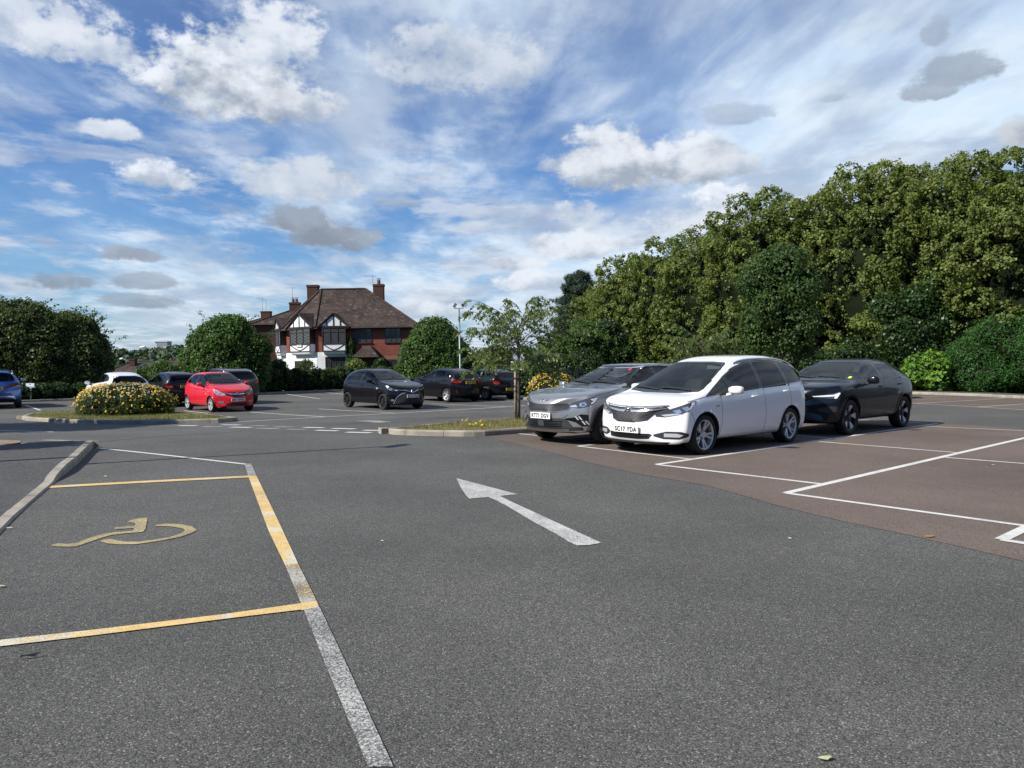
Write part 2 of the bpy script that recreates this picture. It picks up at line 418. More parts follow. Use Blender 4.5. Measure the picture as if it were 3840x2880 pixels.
lines('bay_line', [
    ([A0, a(3070.6, 1653), a(3516, 1588.8)], .095), ([A0, a(3083, 1816.5)], .085),
    ([B0, a(3598, 1699.5), a(3840, 1644), a(3840, 1644) + U * 4], .10), ([B0, a(3840, 1972.9), a(3840, 1972.9) + V * 1.2], .085),
    ([Z0, Z0 + U * 9.9], .09), ([Z0, a(2601.8, 1724.6)], .075), ([K0, a(2277.8, 1661.6)], .075),
    ([a(3070.6, 1657.2), a(3598, 1699.5)], .075), ([a(3545.8, 1717), a(3840, 1740)], .075),
    ([a(3130, 1645.5), a(2986.8, 1634), a(2986.8, 1634) - V * 1.6], .07), ([a(3460.4, 1599.3), a(3840, 1616.7)], .07),
    ([a(3475, 1589.5), a(3246, 1576), a(3246, 1576) - V * .6], .07), ([C0, C0 + U * 6], .105), ([C0, C0 + V * 3], .10),
    ([fm[0] - md * 14, fm[0], fm[1], fm[1] + md * 4], .09), ([a(3417, 1490), a(3553, 1485.6)], .08), ([a(3437, 1513.5), a(3764, 1495)], .08), ([a(3663, 1527.8), a(3840, 1515.4)], .08),
], M_WHITE)
lines('bay_line', [
    ([a(893, 1582), a(1216, 1564), a(1480, 1550), a(1900, 1526), a(2080, 1515)], .10), ([a(941, 1546), a(1216, 1563.5)], .09), ([a(1194, 1534), a(1479, 1549)], .09),
    ([a(1072, 1478), a(1198, 1495.6)], .09), ([a(1216, 1471.6), a(1300, 1480)], .09), ([a(1619, 1514.6), a(1900, 1526)], .09),
    ([a(1786, 1507), a(1930, 1508.5)], .08), ([a(1840, 1502.5), a(1930, 1500)], .08), ([a(95, 1520), a(152, 1539.5)], .09),
    ([a(0, 1616), a(199, 1621)], .10), ([a(690, 1541), a(781, 1551)], .09),
], M_WHITE)
lines('bay_line', [
    ([a(1020, 1522.5), a(1076, 1520.5), a(1280, 1511)], .09), ([a(963, 1503), a(1050, 1501.5)], .09), ([a(1108, 1508), a(1176, 1505.5)], .08),
    ([a(1619, 1508), a(1690, 1511.5)], .08), ([a(1160, 1523), a(1290, 1530)], .08), ([a(1000, 1537.5), a(1070, 1539)], .08),
    ([a(1420, 1575.6), a(1650, 1566), a(1772, 1558)], .07), ([a(1469, 1583.5), a(1660, 1569.5), a(1772, 1558)], .07),
], M_WHITE_FAINT)
lines('bay_line', [(s12([(505, 250), (900, 292), (1280, 335)]), .075)], M_WHITE)
dsh = lambda L: [([at(600 + x0 / 2.458, 1540 + y0 / 2.458), at(600 + x1 / 2.458, 1540 + y1 / 2.458)], .21) for x0, y0, x1, y1 in L]
lines('give_way_dashes', dsh([(175, 139.5, 340, 141), (1440, 182, 1640, 188), (1720, 200, 1945, 206), (1875, 182, 2070, 187), (650, 154, 840, 156.5), (570, 132, 735, 134), (1325, 156.5, 1510, 159.5), (1590, 166, 1800, 171)]), M_WHITE)
lines('give_way_dashes', dsh([(400, 148, 580, 149.5), (900, 164, 1095, 167.5), (1170, 173, 1365, 175.5), (820, 139, 980, 142), (1060, 149, 1240, 153)]), M_WHITE_WORN)
def poly_mark(name, pts, m, off=0.0062, step=None):
    return drape(name, [tuple(p.xy) for p in pts], m, off, step or 0.5, edge=0.3)
poly_mark('give_way_triangle', P([(950, 308), (1085, 301), (1175, 306), (1262, 316), (1150, 324), (1060, 315)], 2.212, 900, 1440), M_WHITE_WORN)
SL, SR = [(1270, 335), (1285, 392), (1392, 680), (1478, 860), (1560, 1056), (1690, 1382), (1908, 1908), (2050, 2260)], [(1302, 330), (1330, 395), (1448, 640), (1545, 850), (1650, 1062), (1800, 1382), (2040, 1908), (2190, 2260)]
def seg(i0, i1): return s12(SL[i0:i1 + 1]) + s12(SR[i0:i1 + 1])[::-1]
poly_mark('bay_side_line', seg(0, 1), M_WHITE_WORN)
poly_mark('bay_side_line', seg(1, 3), M_YELLOW)
M_SIDE2 = mat('yellow_over_white_paint', rough=0.8, spec=0.3, build=paint_b((0.57, 0.54, 0.44), wear=(0.46, 0.60), second=(0.66, 0.47, 0.18), second_rng=(0.52, 0.60)))
poly_mark('bay_side_line', seg(3, 4), M_SIDE2)
poly_mark('bay_side_line', seg(4, 6), M_WHITE_WORN)
poly_mark('bay_side_line', s12([(1555, 1059), (1640, 1047), (1652, 1079), (1562, 1096)]), M_YELLOW, 0.0075)
poly_mark('yellow_bay_line', s12([(-500, 1303), (0, 1250), (500, 1195), (1150, 1117), (1555, 1060), (1562, 1092), (1150, 1142), (500, 1224), (0, 1283), (-500, 1336)]), M_YELLOW, 0.0075)
poly_mark('yellow_bay_line', s12([(262, 448), (700, 424), (1300, 394), (1330, 397), (1332, 404), (1290, 404), (700, 434), (256, 459)]), M_YELLOW, 0.0075)
sc_ = 3.456
M_ARROW = mat('white_arrow_paint', rough=0.75, spec=0.3, build=paint_b((0.62, 0.61, 0.56), wear=(0.43, 0.57)))
poly_mark('direction_arrow', P([(178, 120), (970, 328), (740, 350), (900, 430), (1400, 660), (2055, 960), (1900, 988), (1740, 994), (1620, 940), (1500, 860), (1200, 700), (900, 520), (700, 410), (590, 365), (345, 385), (310, 350), (240, 250)], sc_, 1660, 1760), M_ARROW, 0.0062)
for pts in ([(1460, 245), (1600, 228), (1800, 235), (1930, 262), (1998, 310), (1930, 350), (1780, 400), (1500, 455), (1200, 495), (1000, 497), (850, 485), (740, 458), (800, 432), (900, 427), (950, 445), (1080, 462), (1250, 462), (1450, 435), (1650, 400), (1790, 355), (1850, 318), (1820, 290), (1700, 268), (1560, 258), (1465, 258)],
            [(100, 510), (200, 480), (320, 492), (450, 478), (560, 430), (720, 380), (860, 345), (1000, 333), (1170, 318), (1185, 285), (930, 300), (930, 275), (1190, 255), (1205, 222), (1160, 212), (1090, 208), (1150, 178), (1240, 160), (1345, 150), (1358, 165), (1330, 300), (1295, 335), (1100, 350), (900, 372), (780, 405), (620, 460), (450, 520), (330, 530), (130, 518)]):
    poly_mark('wheelchair_symbol', P(pts, sc_, 160, 1900), M_YELLOW_WORN, 0.0062)

# --- kerbs
def kerb(path, heights, side, name='kerb', wd=0.125, stone=0.915, closed=False):
    """row of kerb stones: path = foot of the face; side = +1 if the kerb lies to the left of the walking direction"""
    pts = [Vector((p[0], p[1])) for p in path]
    if closed: pts.append(pts[0]); heights = list(heights) + [heights[0]]
    cum = [0.0]
    for i in range(1, len(pts)): cum.append(cum[-1] + (pts[i] - pts[i - 1]).length)
    nst = max(1, round(cum[-1] / stone))
    def pos(s):
        s = min(max(s, 0), cum[-1] - 1e-6)
        for i in range(1, len(cum)):
            if s <= cum[i] or i == len(cum) - 1:
                t = (s - cum[i - 1]) / max(1e-9, cum[i] - cum[i - 1]); return pts[i - 1].lerp(pts[i], t), heights[i - 1] * (1 - t) + heights[i] * t
    def nrm(s):
        a_, _ = pos(s - 0.10); b_, _ = pos(s + 0.10); d = (b_ - a_).normalized(); return Vector((-d.y, d.x)) * side
    V_, F_ = [], []
    for k in range(nst):
        s0 = cum[-1] * k / nst + 0.005; s1 = cum[-1] * (k + 1) / nst - 0.005
        m_ = 4; b = len(V_)
        dz = random.uniform(-.004, .004)
        for j in range(m_ + 1):
            s = s0 + (s1 - s0) * j / m_; p, h = pos(s); n = nrm(s)
            for (o, z) in ((0, -0.06), (0.0, h - 0.03), (0.018, h), (wd, h), (wd, -0.06)):
                q = p + n * o; V_.append((q.x, q.y, G(q.x, q.y) + z + dz))
        for j in range(m_):
            for i in range(4):
                A_, B_, C_, D_ = b + j * 5 + i, b + j * 5 + i + 1, b + (j + 1) * 5 + i + 1, b + (j + 1) * 5 + i
                F_.append((A_, B_, C_, D_) if side > 0 else (D_, C_, B_, A_))
        F_.append(tuple(b + i for i in range(5))); F_.append(tuple(b + m_ * 5 + i for i in range(5)))
    o = mobj(name, V_, F_, M_KERB); return tag(o, kind='structure')
random.seed(4)
# footway on the left with its dropped kerb
s39 = lambda L, h=0.0: [at(p / 3.95, 1600 + q / 3.95, h) for p, q in L]
kp = s39([(0, 1590), (240, 1340), (430, 1170), (600, 1020), (735, 905), (808, 838)]); kh = [.025] * 6
kp2 = s39([(860, 785), (1000, 680), (1160, 545), (1330, 368), (1402, 298)]); kh2 = [.07, .12, .12, .12, .12]
k_ext = kp[0] + (kp[0] - kp[1]).normalized() * 7
back = s39([(1350, 212), (720, 190), (480, 186), (0, 170)], .12)
foot_path = [k_ext] + kp + kp2 + [back[0] + Vector((.02, .0, 0))] + back[1:] + [back[3] + Vector((-9, 0.2, 0))]
foot_h = [.025] + kh + kh2 + [.12, .12, .05, .03, .03]
kerb(foot_path, foot_h, 1)
FP = [Vector((p.x, p.y)) for p in foot_path]
def foot_hf(x, y):
    q = Vector((x, y)); best = (1e9, 0)
    for i in range(len(FP) - 1):
        d = FP[i + 1] - FP[i]; t = min(1, max(0, (q - FP[i]).dot(d) / d.length_squared)); e = (q - FP[i] - d * t).length
        if e < best[0]: best = (e, foot_h[i] * (1 - t) + foot_h[i + 1] * t)
    return best[1]
inset = []
for i, p in enumerate(FP):
    d = (FP[min(i + 1, len(FP) - 1)] - FP[max(0, i - 1)]).normalized(); inset.append(tuple(p + Vector((-d.y, d.x)) * 0.122))
drape('pavement', inset + [(-26, foot_path[-1].y), (-26, k_ext.y)], M_ASPH_PATH, -0.004, 0.35, hfun=foot_hf)
def tact_b():
    o = coord('Object'); n = noise(o, 12, 5, .6)
    return {'Base Color': mixc(n.ss(.3, .7), (0.30, 0.215, 0.165), (0.225, 0.165, 0.13)), 'Normal': bump(n, .3, .004)}
M_TACT = mat('buff_paving', rough=.85, spec=.25, build=tact_b)
tp = s39([(-300, 180), (300, 198), (308, 290), (-300, 330)], .05)
m_ = MB(); e0, e1, e2, e3 = tp
for k in range(9):
    t0, t1 = (k + .12) / 9, (k + .62) / 9
    q = [e0.lerp(e3, t0), e1.lerp(e2, t0), e1.lerp(e2, t1), e0.lerp(e3, t1)]
    hh = [G(p.x, p.y) + foot_hf(p.x, p.y) for p in q]
    m_.add([(p.x, p.y, h_ - .01) for p, h_ in zip(q, hh)] + [(p.x, p.y, h_ + .012) for p, h_ in zip(q, hh)], [(4, 5, 6, 7), (0, 1, 5, 4), (1, 2, 6, 5), (2, 3, 7, 6), (3, 0, 4, 7)])
tag(m_.build('tactile_paving', M_TACT), kind='structure')
drape('tactile_paving', [tuple(p.xy) for p in tp], M_TACT, 0.0, 0.4, hfun=lambda x, y: foot_hf(x, y) + .001)

# planted island on the left
isl = [at(p, q) for p, q in ((78, 1571.7), (100, 1578), (260, 1587.7), (477, 1591), (651, 1590), (825, 1586), (893, 1580))] + \
      [at(p, q, .12) for p, q in ((880, 1563), (781, 1552), (694, 1546), (560, 1542), (278, 1539), (152, 1545.6), (104, 1552), (80, 1559))]
kerb([p.xy for p in isl], [.12] * len(isl), 1, closed=True)
ISL1 = [tuple(p.xy) for p in isl]
# tree island in the middle
s3b = lambda L, h=0.0: [at(1400 + p / 2.458, 1540 + q / 2.458, h) for p, q in L]
t_near = s3b([(98, 205), (180, 222), (440, 232), (880, 240), (1030, 236), (1200, 222), (1520, 200)])
kd2 = (t_near[6] - t_near[5]).normalized(); kd2 = (kd2 + U).normalized()
t_far = s3b([(104, 162), (220, 153), (700, 108), (1300, 70), (1500, 60)], .12)
fd = (t_far[3] - t_far[2]).normalized()
tri = t_near + [t_near[-1] + U * 3, t_near[-1] + U * 7, t_far[-1] + fd * 5.5, t_far[-1] + fd * 3] + t_far[::-1]
kerb([p.xy for p in tri], [.12] * len(tri), 1, closed=True)
ISL2 = [tuple(p.xy) for p in tri]
# island carrying the second flowering bush
b0 = at(1962, 1500); bi = [b0, b0 + Vector((1.2, -.3, 0)), b0 + Vector((5.5, 1.0, 0)), b0 + Vector((6.0, 2.6, 0)), b0 + Vector((5.2, 3.4, 0)), b0 + Vector((1.0, 2.8, 0)), b0 + Vector((0.0, 2.0, 0))]
kerb([p.xy for p in bi], [.12] * len(bi), 1, closed=True); ISL3 = [tuple(p.xy) for p in bi]
def inset_poly(poly, d):
    out = []; n = len(poly)
    for i in range(n):
        a_, b_, c_ = Vector(poly[i - 1]), Vector(poly[i]), Vector(poly[(i + 1) % n]); t = (c_ - a_).normalized(); out.append(tuple(b_ + Vector((-t.y, t.x)) * d))
    return out
for I in (ISL1, ISL2, ISL3):
    drape('grass_verge', inset_poly(I, .11), M_TURF, 0.0, 0.3, hfun=lambda x, y: .105 + .012 * math.sin(3 * x) * math.cos(2.3 * y))
# far kerbs and verges
fkp = [fk[0] - kd * 8] + fk + [fk[2] + kd * 6, fk[2] + kd * 14]
kerb([p.xy for p in fkp], [.13] * len(fkp), -1)
nb = Vector((kd.y, -kd.x, 0)); nb = nb if nb.y > 0 else -nb
drape('pavement', [tuple((p + nb * .12).xy) for p in fkp] + [tuple((p + nb * 2.0).xy) for p in fkp[::-1]], M_ASPH_NEW, .12, 1.0)
hk = [at(p, q) for p, q in ((-300, 1520), (0, 1511), (273, 1502), (963, 1479), (1277, 1466), (1560, 1457), (1700, 1455))]
kerb([p.xy for p in hk], [.10] * len(hk), 1)
drape('flower_bed_soil', [tuple((p + Vector((0.05, .13, 0))).xy) for p in hk] + [tuple((p + Vector((.8, 3.2, 0))).xy) for p in hk[::-1]], mat('dark_soil', (0.055, 0.042, 0.03), .95, spec=.1), .085, .8)
hk2 = [at(1951, 1457), at(2040, 1456), at(2200, 1458)]
kerb([p.xy for p in hk2], [.12] * 3, 1)
# ================================================================== CARS
def paint(name, base, metal=0.0, rough=0.38, flake=0.0, coat=1.0, spec=.5):
    def b():
        g_ = X.nt.nodes.new('ShaderNodeNewGeometry'); bf = X(g_.outputs['Backfacing'])
        c = mixc(bf, base, (0.045, 0.045, 0.045))
        o = coord('Object'); n = noise(o, 2.5, 4, .5)
        return {'Base Color': c, 'Roughness': n.ss(.3, .7, rough - .03, rough + .05), 'Coat Weight': (1.0 - bf) * coat}
    return mat(name, base, rough, metal, build=b, spec=spec)
M_TRIM = mat('black_plastic_trim', (0.018, 0.018, 0.019), 0.55, spec=.4)
M_GLOSSBLK = mat('gloss_black_trim', (0.008, 0.008, 0.009), 0.12, spec=.5)
M_MESH = mat('grille_honeycomb', (0.075, 0.075, 0.078), 0.6, spec=.2)
M_SEAM = mat('panel_gap', (0.01, 0.01, 0.01), 0.8)
M_CHROME = mat('chrome', (0.66, 0.665, 0.67), 0.22, .85)
M_SILVER = mat('satin_silver', (0.55, 0.56, 0.57), 0.28, 1.0)
M_TYRE = mat('tyre_rubber', (0.018, 0.018, 0.018), 0.75, spec=.3)
M_RIM = mat('alloy_silver', (0.58, 0.58, 0.58), 0.34, .45)
M_RIM_GREY = mat('alloy_diamond_grey', (0.36, 0.36, 0.36), 0.35, .6)
M_RIM_BLK = mat('alloy_black', (0.016, 0.016, 0.017), 0.30, .2)
M_HUB = mat('brake_disc', (0.10, 0.095, 0.09), 0.5, .6)
M_INT = mat('cabin_trim_dark', (0.022, 0.023, 0.025), 0.7)
M_SEAT = mat('seat_cloth', (0.045, 0.047, 0.052), 0.85)
M_RED = mat('tail_lamp_red', (0.42, 0.008, 0.012), 0.12, spec=.6, coat=1)
M_REDDK = mat('tail_lamp_dark_red', (0.10, 0.006, 0.010), 0.10, spec=.6, coat=1)
M_CLEAR = mat('clear_lamp_lens', (0.50, 0.51, 0.52), 0.22, .2, coat=.7)
M_LAMPDK = mat('headlamp_housing', (0.055, 0.058, 0.06), 0.25, .0, coat=.35)
M_DRL = mat('lamp_light_guide', (0.85, 0.86, 0.85), 0.25, coat=1)
M_PLATE_W = mat('number_plate_white', (0.78, 0.78, 0.75), 0.4)
M_PLATE_Y = mat('number_plate_yellow', (0.80, 0.55, 0.06), 0.4)
M_PLATE_INK = mat('plate_characters', (0.012, 0.012, 0.012), 0.5)
M_BLUEBAND = mat('plate_blue_band', (0.02, 0.08, 0.35), 0.5)
def glass_mat(name, tint, refl=.8):
    m = bpy.data.materials.new(name); m.use_nodes = True; nt = m.node_tree; nt.nodes.clear()
    out = nt.nodes.new('ShaderNodeOutputMaterial'); mx = nt.nodes.new('ShaderNodeMixShader')
    tr = nt.nodes.new('ShaderNodeBsdfTransparent'); tr.inputs[0].default_value = (*tint, 1)
    gl = nt.nodes.new('ShaderNodeBsdfGlossy'); gl.inputs['Roughness'].default_value = 0.01; gl.inputs[0].default_value = (refl, refl, refl, 1)
    fr = nt.nodes.new('ShaderNodeFresnel'); fr.inputs[0].default_value = 1.44
    nt.links.new(fr.outputs[0], mx.inputs[0]); nt.links.new(tr.outputs[0], mx.inputs[1]); nt.links.new(gl.outputs[0], mx.inputs[2])
    nt.links.new(mx.outputs[0], out.inputs[0]); return m
M_GLASS = glass_mat('car_glass', (0.36, 0.41, 0.41))
M_GLASS_DK = glass_mat('privacy_glass', (0.10, 0.11, 0.12))

def bspl(P_, n):
    """uniform clamped cubic B-spline through control rows P_ (k, ...) sampled n times per span"""
    k = P_.shape[0]; Q = np.concatenate([P_[:1] * 2 - P_[1:2], P_, P_[-1:] * 2 - P_[-2:-1]], 0)
    out = []
    for i in range(k - 1):
        p0, p1, p2, p3 = Q[i], Q[i + 1], Q[i + 2], Q[i + 3]
        for j in range(n if i < k - 2 else n + 1):
            t = j / n; s = 1 - t
            out.append((s ** 3 * p0 + (3 * t ** 3 - 6 * t * t + 4) * p1 + (3 * s ** 3 - 6 * s * s + 4) * p2 + t ** 3 * p3) / 6)
    return np.array(out)
def interp(tab, x):
    xs_ = [t[0] for t in tab]; ys_ = [t[1] for t in tab]
    if xs_[0] > xs_[-1]: xs_ = xs_[::-1]; ys_ = ys_[::-1]
    return float(np.interp(x, xs_, ys_))

class Car:
    def __init__(s, label, cat, spec, loc, ang, paintm, group=None, res=6, glass=True):
        s.sp = sp = spec; s.paint = paintm; s.glass_on = glass
        s.root = empty(spec.get('name', 'parked_car'), loc, ang, label, cat, group)
        c_, s_ = math.cos(ang), math.sin(ang); L_ = spec['fa'] - spec['ra']
        gf = G(loc.x + c_ * spec['fa'], loc.y + s_ * spec['fa']); gr = G(loc.x + c_ * spec['ra'], loc.y + s_ * spec['ra'])
        gl_ = G(loc.x - s_ * .8, loc.y + c_ * .8); gr2 = G(loc.x + s_ * .8, loc.y - c_ * .8)
        s.root.location.z = (gf + gr) / 2
        s.root.rotation_euler = (math.atan2(gl_ - gr2, 1.6), -math.atan2(gf - gr, L_), ang)
        s.shell(res)
    # ---- body surface
    def shell(s, res):
        sp = s.sp; W = sp['W']; top = sp['top']; belt = sp['belt']; wid = sp.get('plan', None)
        xf, xr = sp['xf'], sp['xr']; zb = sp.get('zb', 0.20); zn = sp.get('zn', 0.52); zt_ = sp.get('ztail', 0.62)
        T = lambda x: interp(top, x)
        B = lambda x: interp(belt, x)
        Wp = lambda x: W * interp(sp['wplan'], x)
        Wr = lambda x: interp(sp['wroof'], x)
        rows = []
        zr_ = sp['tail_top']; tb_ = sp.get('tbow', .09); x2_ = xr + tb_ + .12; xl_ = min(sp['stations'])
        def low(x):
            lim = x2_ + .16
            return x if x > lim else x2_ + .04 + (x - xl_) / max(.001, lim - xl_) * .12
        def ring(x, dxs, w_, z0, zs_, zbelt, ztop, wr, crown=0.03, y2=None):
            """nine points from the middle of the floor to the middle of the roof"""
            h = zbelt - z0
            xl = low(x)
            pts = [(xl, 0.0, z0), (xl, w_ * .80, z0), (xl, w_ * .955, z0 + .03 * (h > .3)), (xl, w_, z0 + h * .38), (xl + dxs[3], w_ * .995, z0 + h * .74),
                   (xl * .7 + x * .3 + dxs[4], w_ * .945, zbelt), (x + dxs[5], wr, ztop - crown), (x + dxs[6], wr * .62, ztop - crown * .18), (x + dxs[6] , 0.0, ztop)]
            rows.append(pts)
        hz = sp['hood_edge']                 # (x, z) of leading edge of the bonnet
        zh = hz[1]
        # nose cap
        n0 = xf
        rows.append([(n0, y * .35, z) for y, z in [(0, zn - .05), (.3, zn - .05), (.55, zn - .04), (.6, zn), (.6, zn + .02), (.5, zn + .05), (.4, zn + .06), (.2, zn + .06), (0, zn + .06)]])
        fw = sp.get('fw', .80) * W
        bw = sp.get('bow', .10)
        rows.append([(n0 - .03, 0, zb + .04), (n0 - .05, fw * .7, zb + .04), (n0 - bw * .8, fw * .93, zb + .06), (n0 - bw, fw, zb + (zh - zb) * .36), (n0 - bw - .01, fw, zb + (zh - zb) * .66),
                     (n0 - bw * 1.0 - .03, fw * .94, zh - .07), ((n0 + hz[0]) / 2 - .04, fw * .72, zh - .035), ((n0 + hz[0]) / 2, fw * .45, zh - .03), ((n0 + hz[0]) / 2 + .01, 0, zh - .03)])
        x1 = n0 - bw - .10
        rows.append([(n0 - .12, 0, zb), (x1 + .03, W * .78, zb), (x1, W * .90, zb + .03), (x1, W * .945, zb + (zh - zb) * .38), (x1 - .01, W * .935, zb + (zh - zb) * .70),
                     (x1 - .03, W * .87, zh - .01), (min(hz[0], x1 + .05) - .03, W * .72, zh + .015), (hz[0] - .05, W * .45, zh + .03), (hz[0] - .04, 0, zh + .035)])
        xs_ = [t for t in sp['stations']]
        for x in xs_:
            zt = T(x); zbelt = B(x)
            green = zt > zbelt + .12
            zb_x = sp.get('zsill', .22)
            wr = Wr(x)
            bowx = interp(sp.get('glassbow', [(5, 0), (-5, 0)]), x)
            cr = .035 if green else .02
            ring(x, [0, 0, 0, 0, -bowx * .2, -bowx * .55, -bowx * .8, -bowx * .22, 0] if True else None, Wp(x), zb_x, None, min(zbelt, zt - .035), zt, wr, cr)
        zr = sp['tail_top']; tb = sp.get('tbow', .09); tw = sp.get('tw', .84) * W; zrb = sp.get('zrb', .28)
        x2 = xr + tb + .12
        rows.append([(x2, 0, zrb - .04), (x2, W * .78, zrb - .04), (x2, W * .93, zrb), (x2, W * .96, zrb + (zr[1] - zrb) * .35), (x2 + .01, W * .95, zrb + (zr[1] - zrb) * .7),
                     (x2 + .02, W * .90, zr[1] - .03), (zr[0] + .06, W * .74, zr[1] + .01), (zr[0] + .03, W * .45, zr[1] + .02), (zr[0] + .02, 0, zr[1] + .02)])
        rows.append([(xr + .05, 0, zrb), (xr + .06, tw * .7, zrb), (xr + tb * .9, tw * .94, zrb + .04), (xr + tb, tw, zrb + (zr[1] - zrb) * .36), (xr + tb + .01, tw, zrb + (zr[1] - zrb) * .66),
                     (xr + tb + .02, tw * .95, zr[1] - .12), ((xr + zr[0]) / 2 + .05, tw * .74, zr[1] - .07), ((xr + zr[0]) / 2 + .02, tw * .45, zr[1] - .06), ((xr + zr[0]) / 2 + .01, 0, zr[1] - .06)])
        rows.append([(xr, y * .35, z) for y, z in [(0, zt_ - .05), (.3, zt_ - .05), (.55, zt_ - .04), (.6, zt_), (.6, zt_ + .02), (.5, zt_ + .05), (.4, zt_ + .06), (.2, zt_ + .06), (0, zt_ + .06)]])
        A = np.array(rows)                                   # (stations, 9, 3)
        # mirror to close the ring, then sample
        full = np.concatenate([A[:, ::-1] * np.array([1, -1, 1]), A[:, 1:]], 1)      # from roof middle right, round the floor, to roof middle left
        full = np.concatenate([A[:, ::-1][:, :0], full], 1)
        # periodic in v: pad
        k = full.shape[1] - 1                                # last == first (roof middle)
        per = full[:, :k]
        Q = np.concatenate([per[:, -1:], per, per[:, :2]], 1).transpose(1, 0, 2)
        vs_ = []; nv = res
        for i in range(k):
            p0, p1, p2, p3 = Q[i], Q[i + 1], Q[i + 2], Q[i + 3]
            for j in range(nv):
                t = j / nv; q = 1 - t
                vs_.append((q ** 3 * p0 + (3 * t ** 3 - 6 * t * t + 4) * p1 + (3 * q ** 3 - 6 * q * q + 4) * p2 + t ** 3 * p3) / 6)
        S = np.array(vs_).transpose(1, 0, 2)                 # (stations, v, 3)
        S = bspl(S, int(res * 1.6))
        # stretch to the exact outside dimensions
        mx = S[..., 0].max(); mn = S[..., 0].min(); S[..., 0] = (S[..., 0] - mn) / (mx - mn) * (xf - xr) + xr
        S[..., 1] *= W / S[..., 1].max()
        zmx = S[..., 2].max(); zt = max(t[1] for t in top); S[..., 2] = np.where(S[..., 2] > .9, .9 + (S[..., 2] - .9) * (zt - .9) / (zmx - .9), S[..., 2])
        nu, nvv = S.shape[:2]; s.nu, s.nv = nu, nvv
        V_ = S.reshape(-1, 3).copy()
        F_ = [(i * nvv + j, i * nvv + (j + 1) % nvv, (i + 1) * nvv + (j + 1) % nvv, (i + 1) * nvv + j) for i in range(nu - 1) for j in range(nvv)]
        F_.append(tuple(range(nvv))[::-1]); F_.append(tuple((nu - 1) * nvv + j for j in range(nvv)))
        s.V = V_; s.F = F_
        bm = bmesh.new(); bvs = [bm.verts.new(v) for v in V_]
        for f in F_: bm.faces.new([bvs[i] for i in f])
        bmesh.ops.recalc_face_normals(bm, faces=bm.faces)
        s.bvh = BVHTree.FromBMesh(bm); bm.free()
        s.holes = []     # (kind, test)
    def cast(s, p, d):
        """hit on the body from outside along d; nearest point if the ray misses"""
        o = Vector(p) - Vector(d) * 6
        h = s.bvh.ray_cast(o, Vector(d))
        if h[0] is None: h = s.bvh.find_nearest(Vector(p))
        return h[0], h[1]
    def finish(s):
        """cut wheel arches and glass openings, make the body object"""
        sp = s.sp; V_ = s.V.copy(); ra = sp['arch']; rw = sp['rw']
        zc = rw
        for ax_ in (sp['fa'], sp['ra']):
            dx_ = V_[:, 0] - ax_; dz_ = V_[:, 2] - zc; r = np.hypot(dx_, dz_)
            m = (np.abs(r - ra) < .03) & (np.abs(V_[:, 1]) > sp['W'] * .55)
            k = np.where(m, ra / np.maximum(r, 1e-6), 1.0)
            V_[:, 0] = ax_ + dx_ * k; V_[:, 2] = np.where(m, zc + dz_ * k, V_[:, 2])
        F_ = []
        for f in s.F:
            c = V_[list(f)].mean(0)
            if abs(c[1]) > sp['W'] * .55 and len(f) == 4 and any(math.hypot(c[0] - a_, c[2] - zc) < ra - .004 for a_ in (sp['fa'], sp['ra'])): continue
            if len(f) == 4 and c[2] > .8 and s.holes and any(t(q) for t in s.holes for q in [c] + [V_[i] for i in f]): continue
            F_.append(f)
        bm = bmesh.new(); bvs = [bm.verts.new(v) for v in V_]
        for f in F_: bm.faces.new([bvs[i] for i in f])
        bmesh.ops.recalc_face_normals(bm, faces=bm.faces)
        # recalc can flip on open shells: make sure normals point outward on the roof
        up = max(bm.faces, key=lambda f: f.calc_center_median().z)
        if up.normal.z < 0: bmesh.ops.reverse_faces(bm, faces=bm.faces)
        bmesh.ops.delete(bm, geom=[v for v in bm.verts if not v.link_faces], context='VERTS')
        me = bpy.data.meshes.new('body'); bm.to_mesh(me); bm.free(); me.materials.append(s.paint)
        me.polygons.foreach_set('use_smooth', [True] * len(me.polygons))
        o = bpy.data.objects.new('body', me); COL.objects.link(o); o.parent = s.root; s.body = o
        # liners
        for a_ in (sp['fa'], sp['ra']):
            for sg in (1, -1):
                mb = MB(); n = 28; base = len(mb.v); R_ = ra - .001
                for i in range(n + 1):
                    t = -R(14) + (math.pi + R(28)) * i / n
                    x = a_ + R_ * math.cos(t); z = zc + R_ * math.sin(t)
                    h, _ = s.cast((x, sg * sp['W'], max(z, .24)), (0, -sg, 0)); y = abs(h.y)
                    for yy in (y - .002, y - .03, y - .34): mb.v.append((x, sg * yy, z))
                for i in range(n):
                    for j in range(2): mb.f.append((i * 3 + j, i * 3 + j + 1, (i + 1) * 3 + j + 1, (i + 1) * 3 + j))
                mb.f.append(tuple(i * 3 + 2 for i in range(n + 1)))
                mobj('wheel_arch', mb.v, mb.f, M_TRIM, s.root, smooth=True)
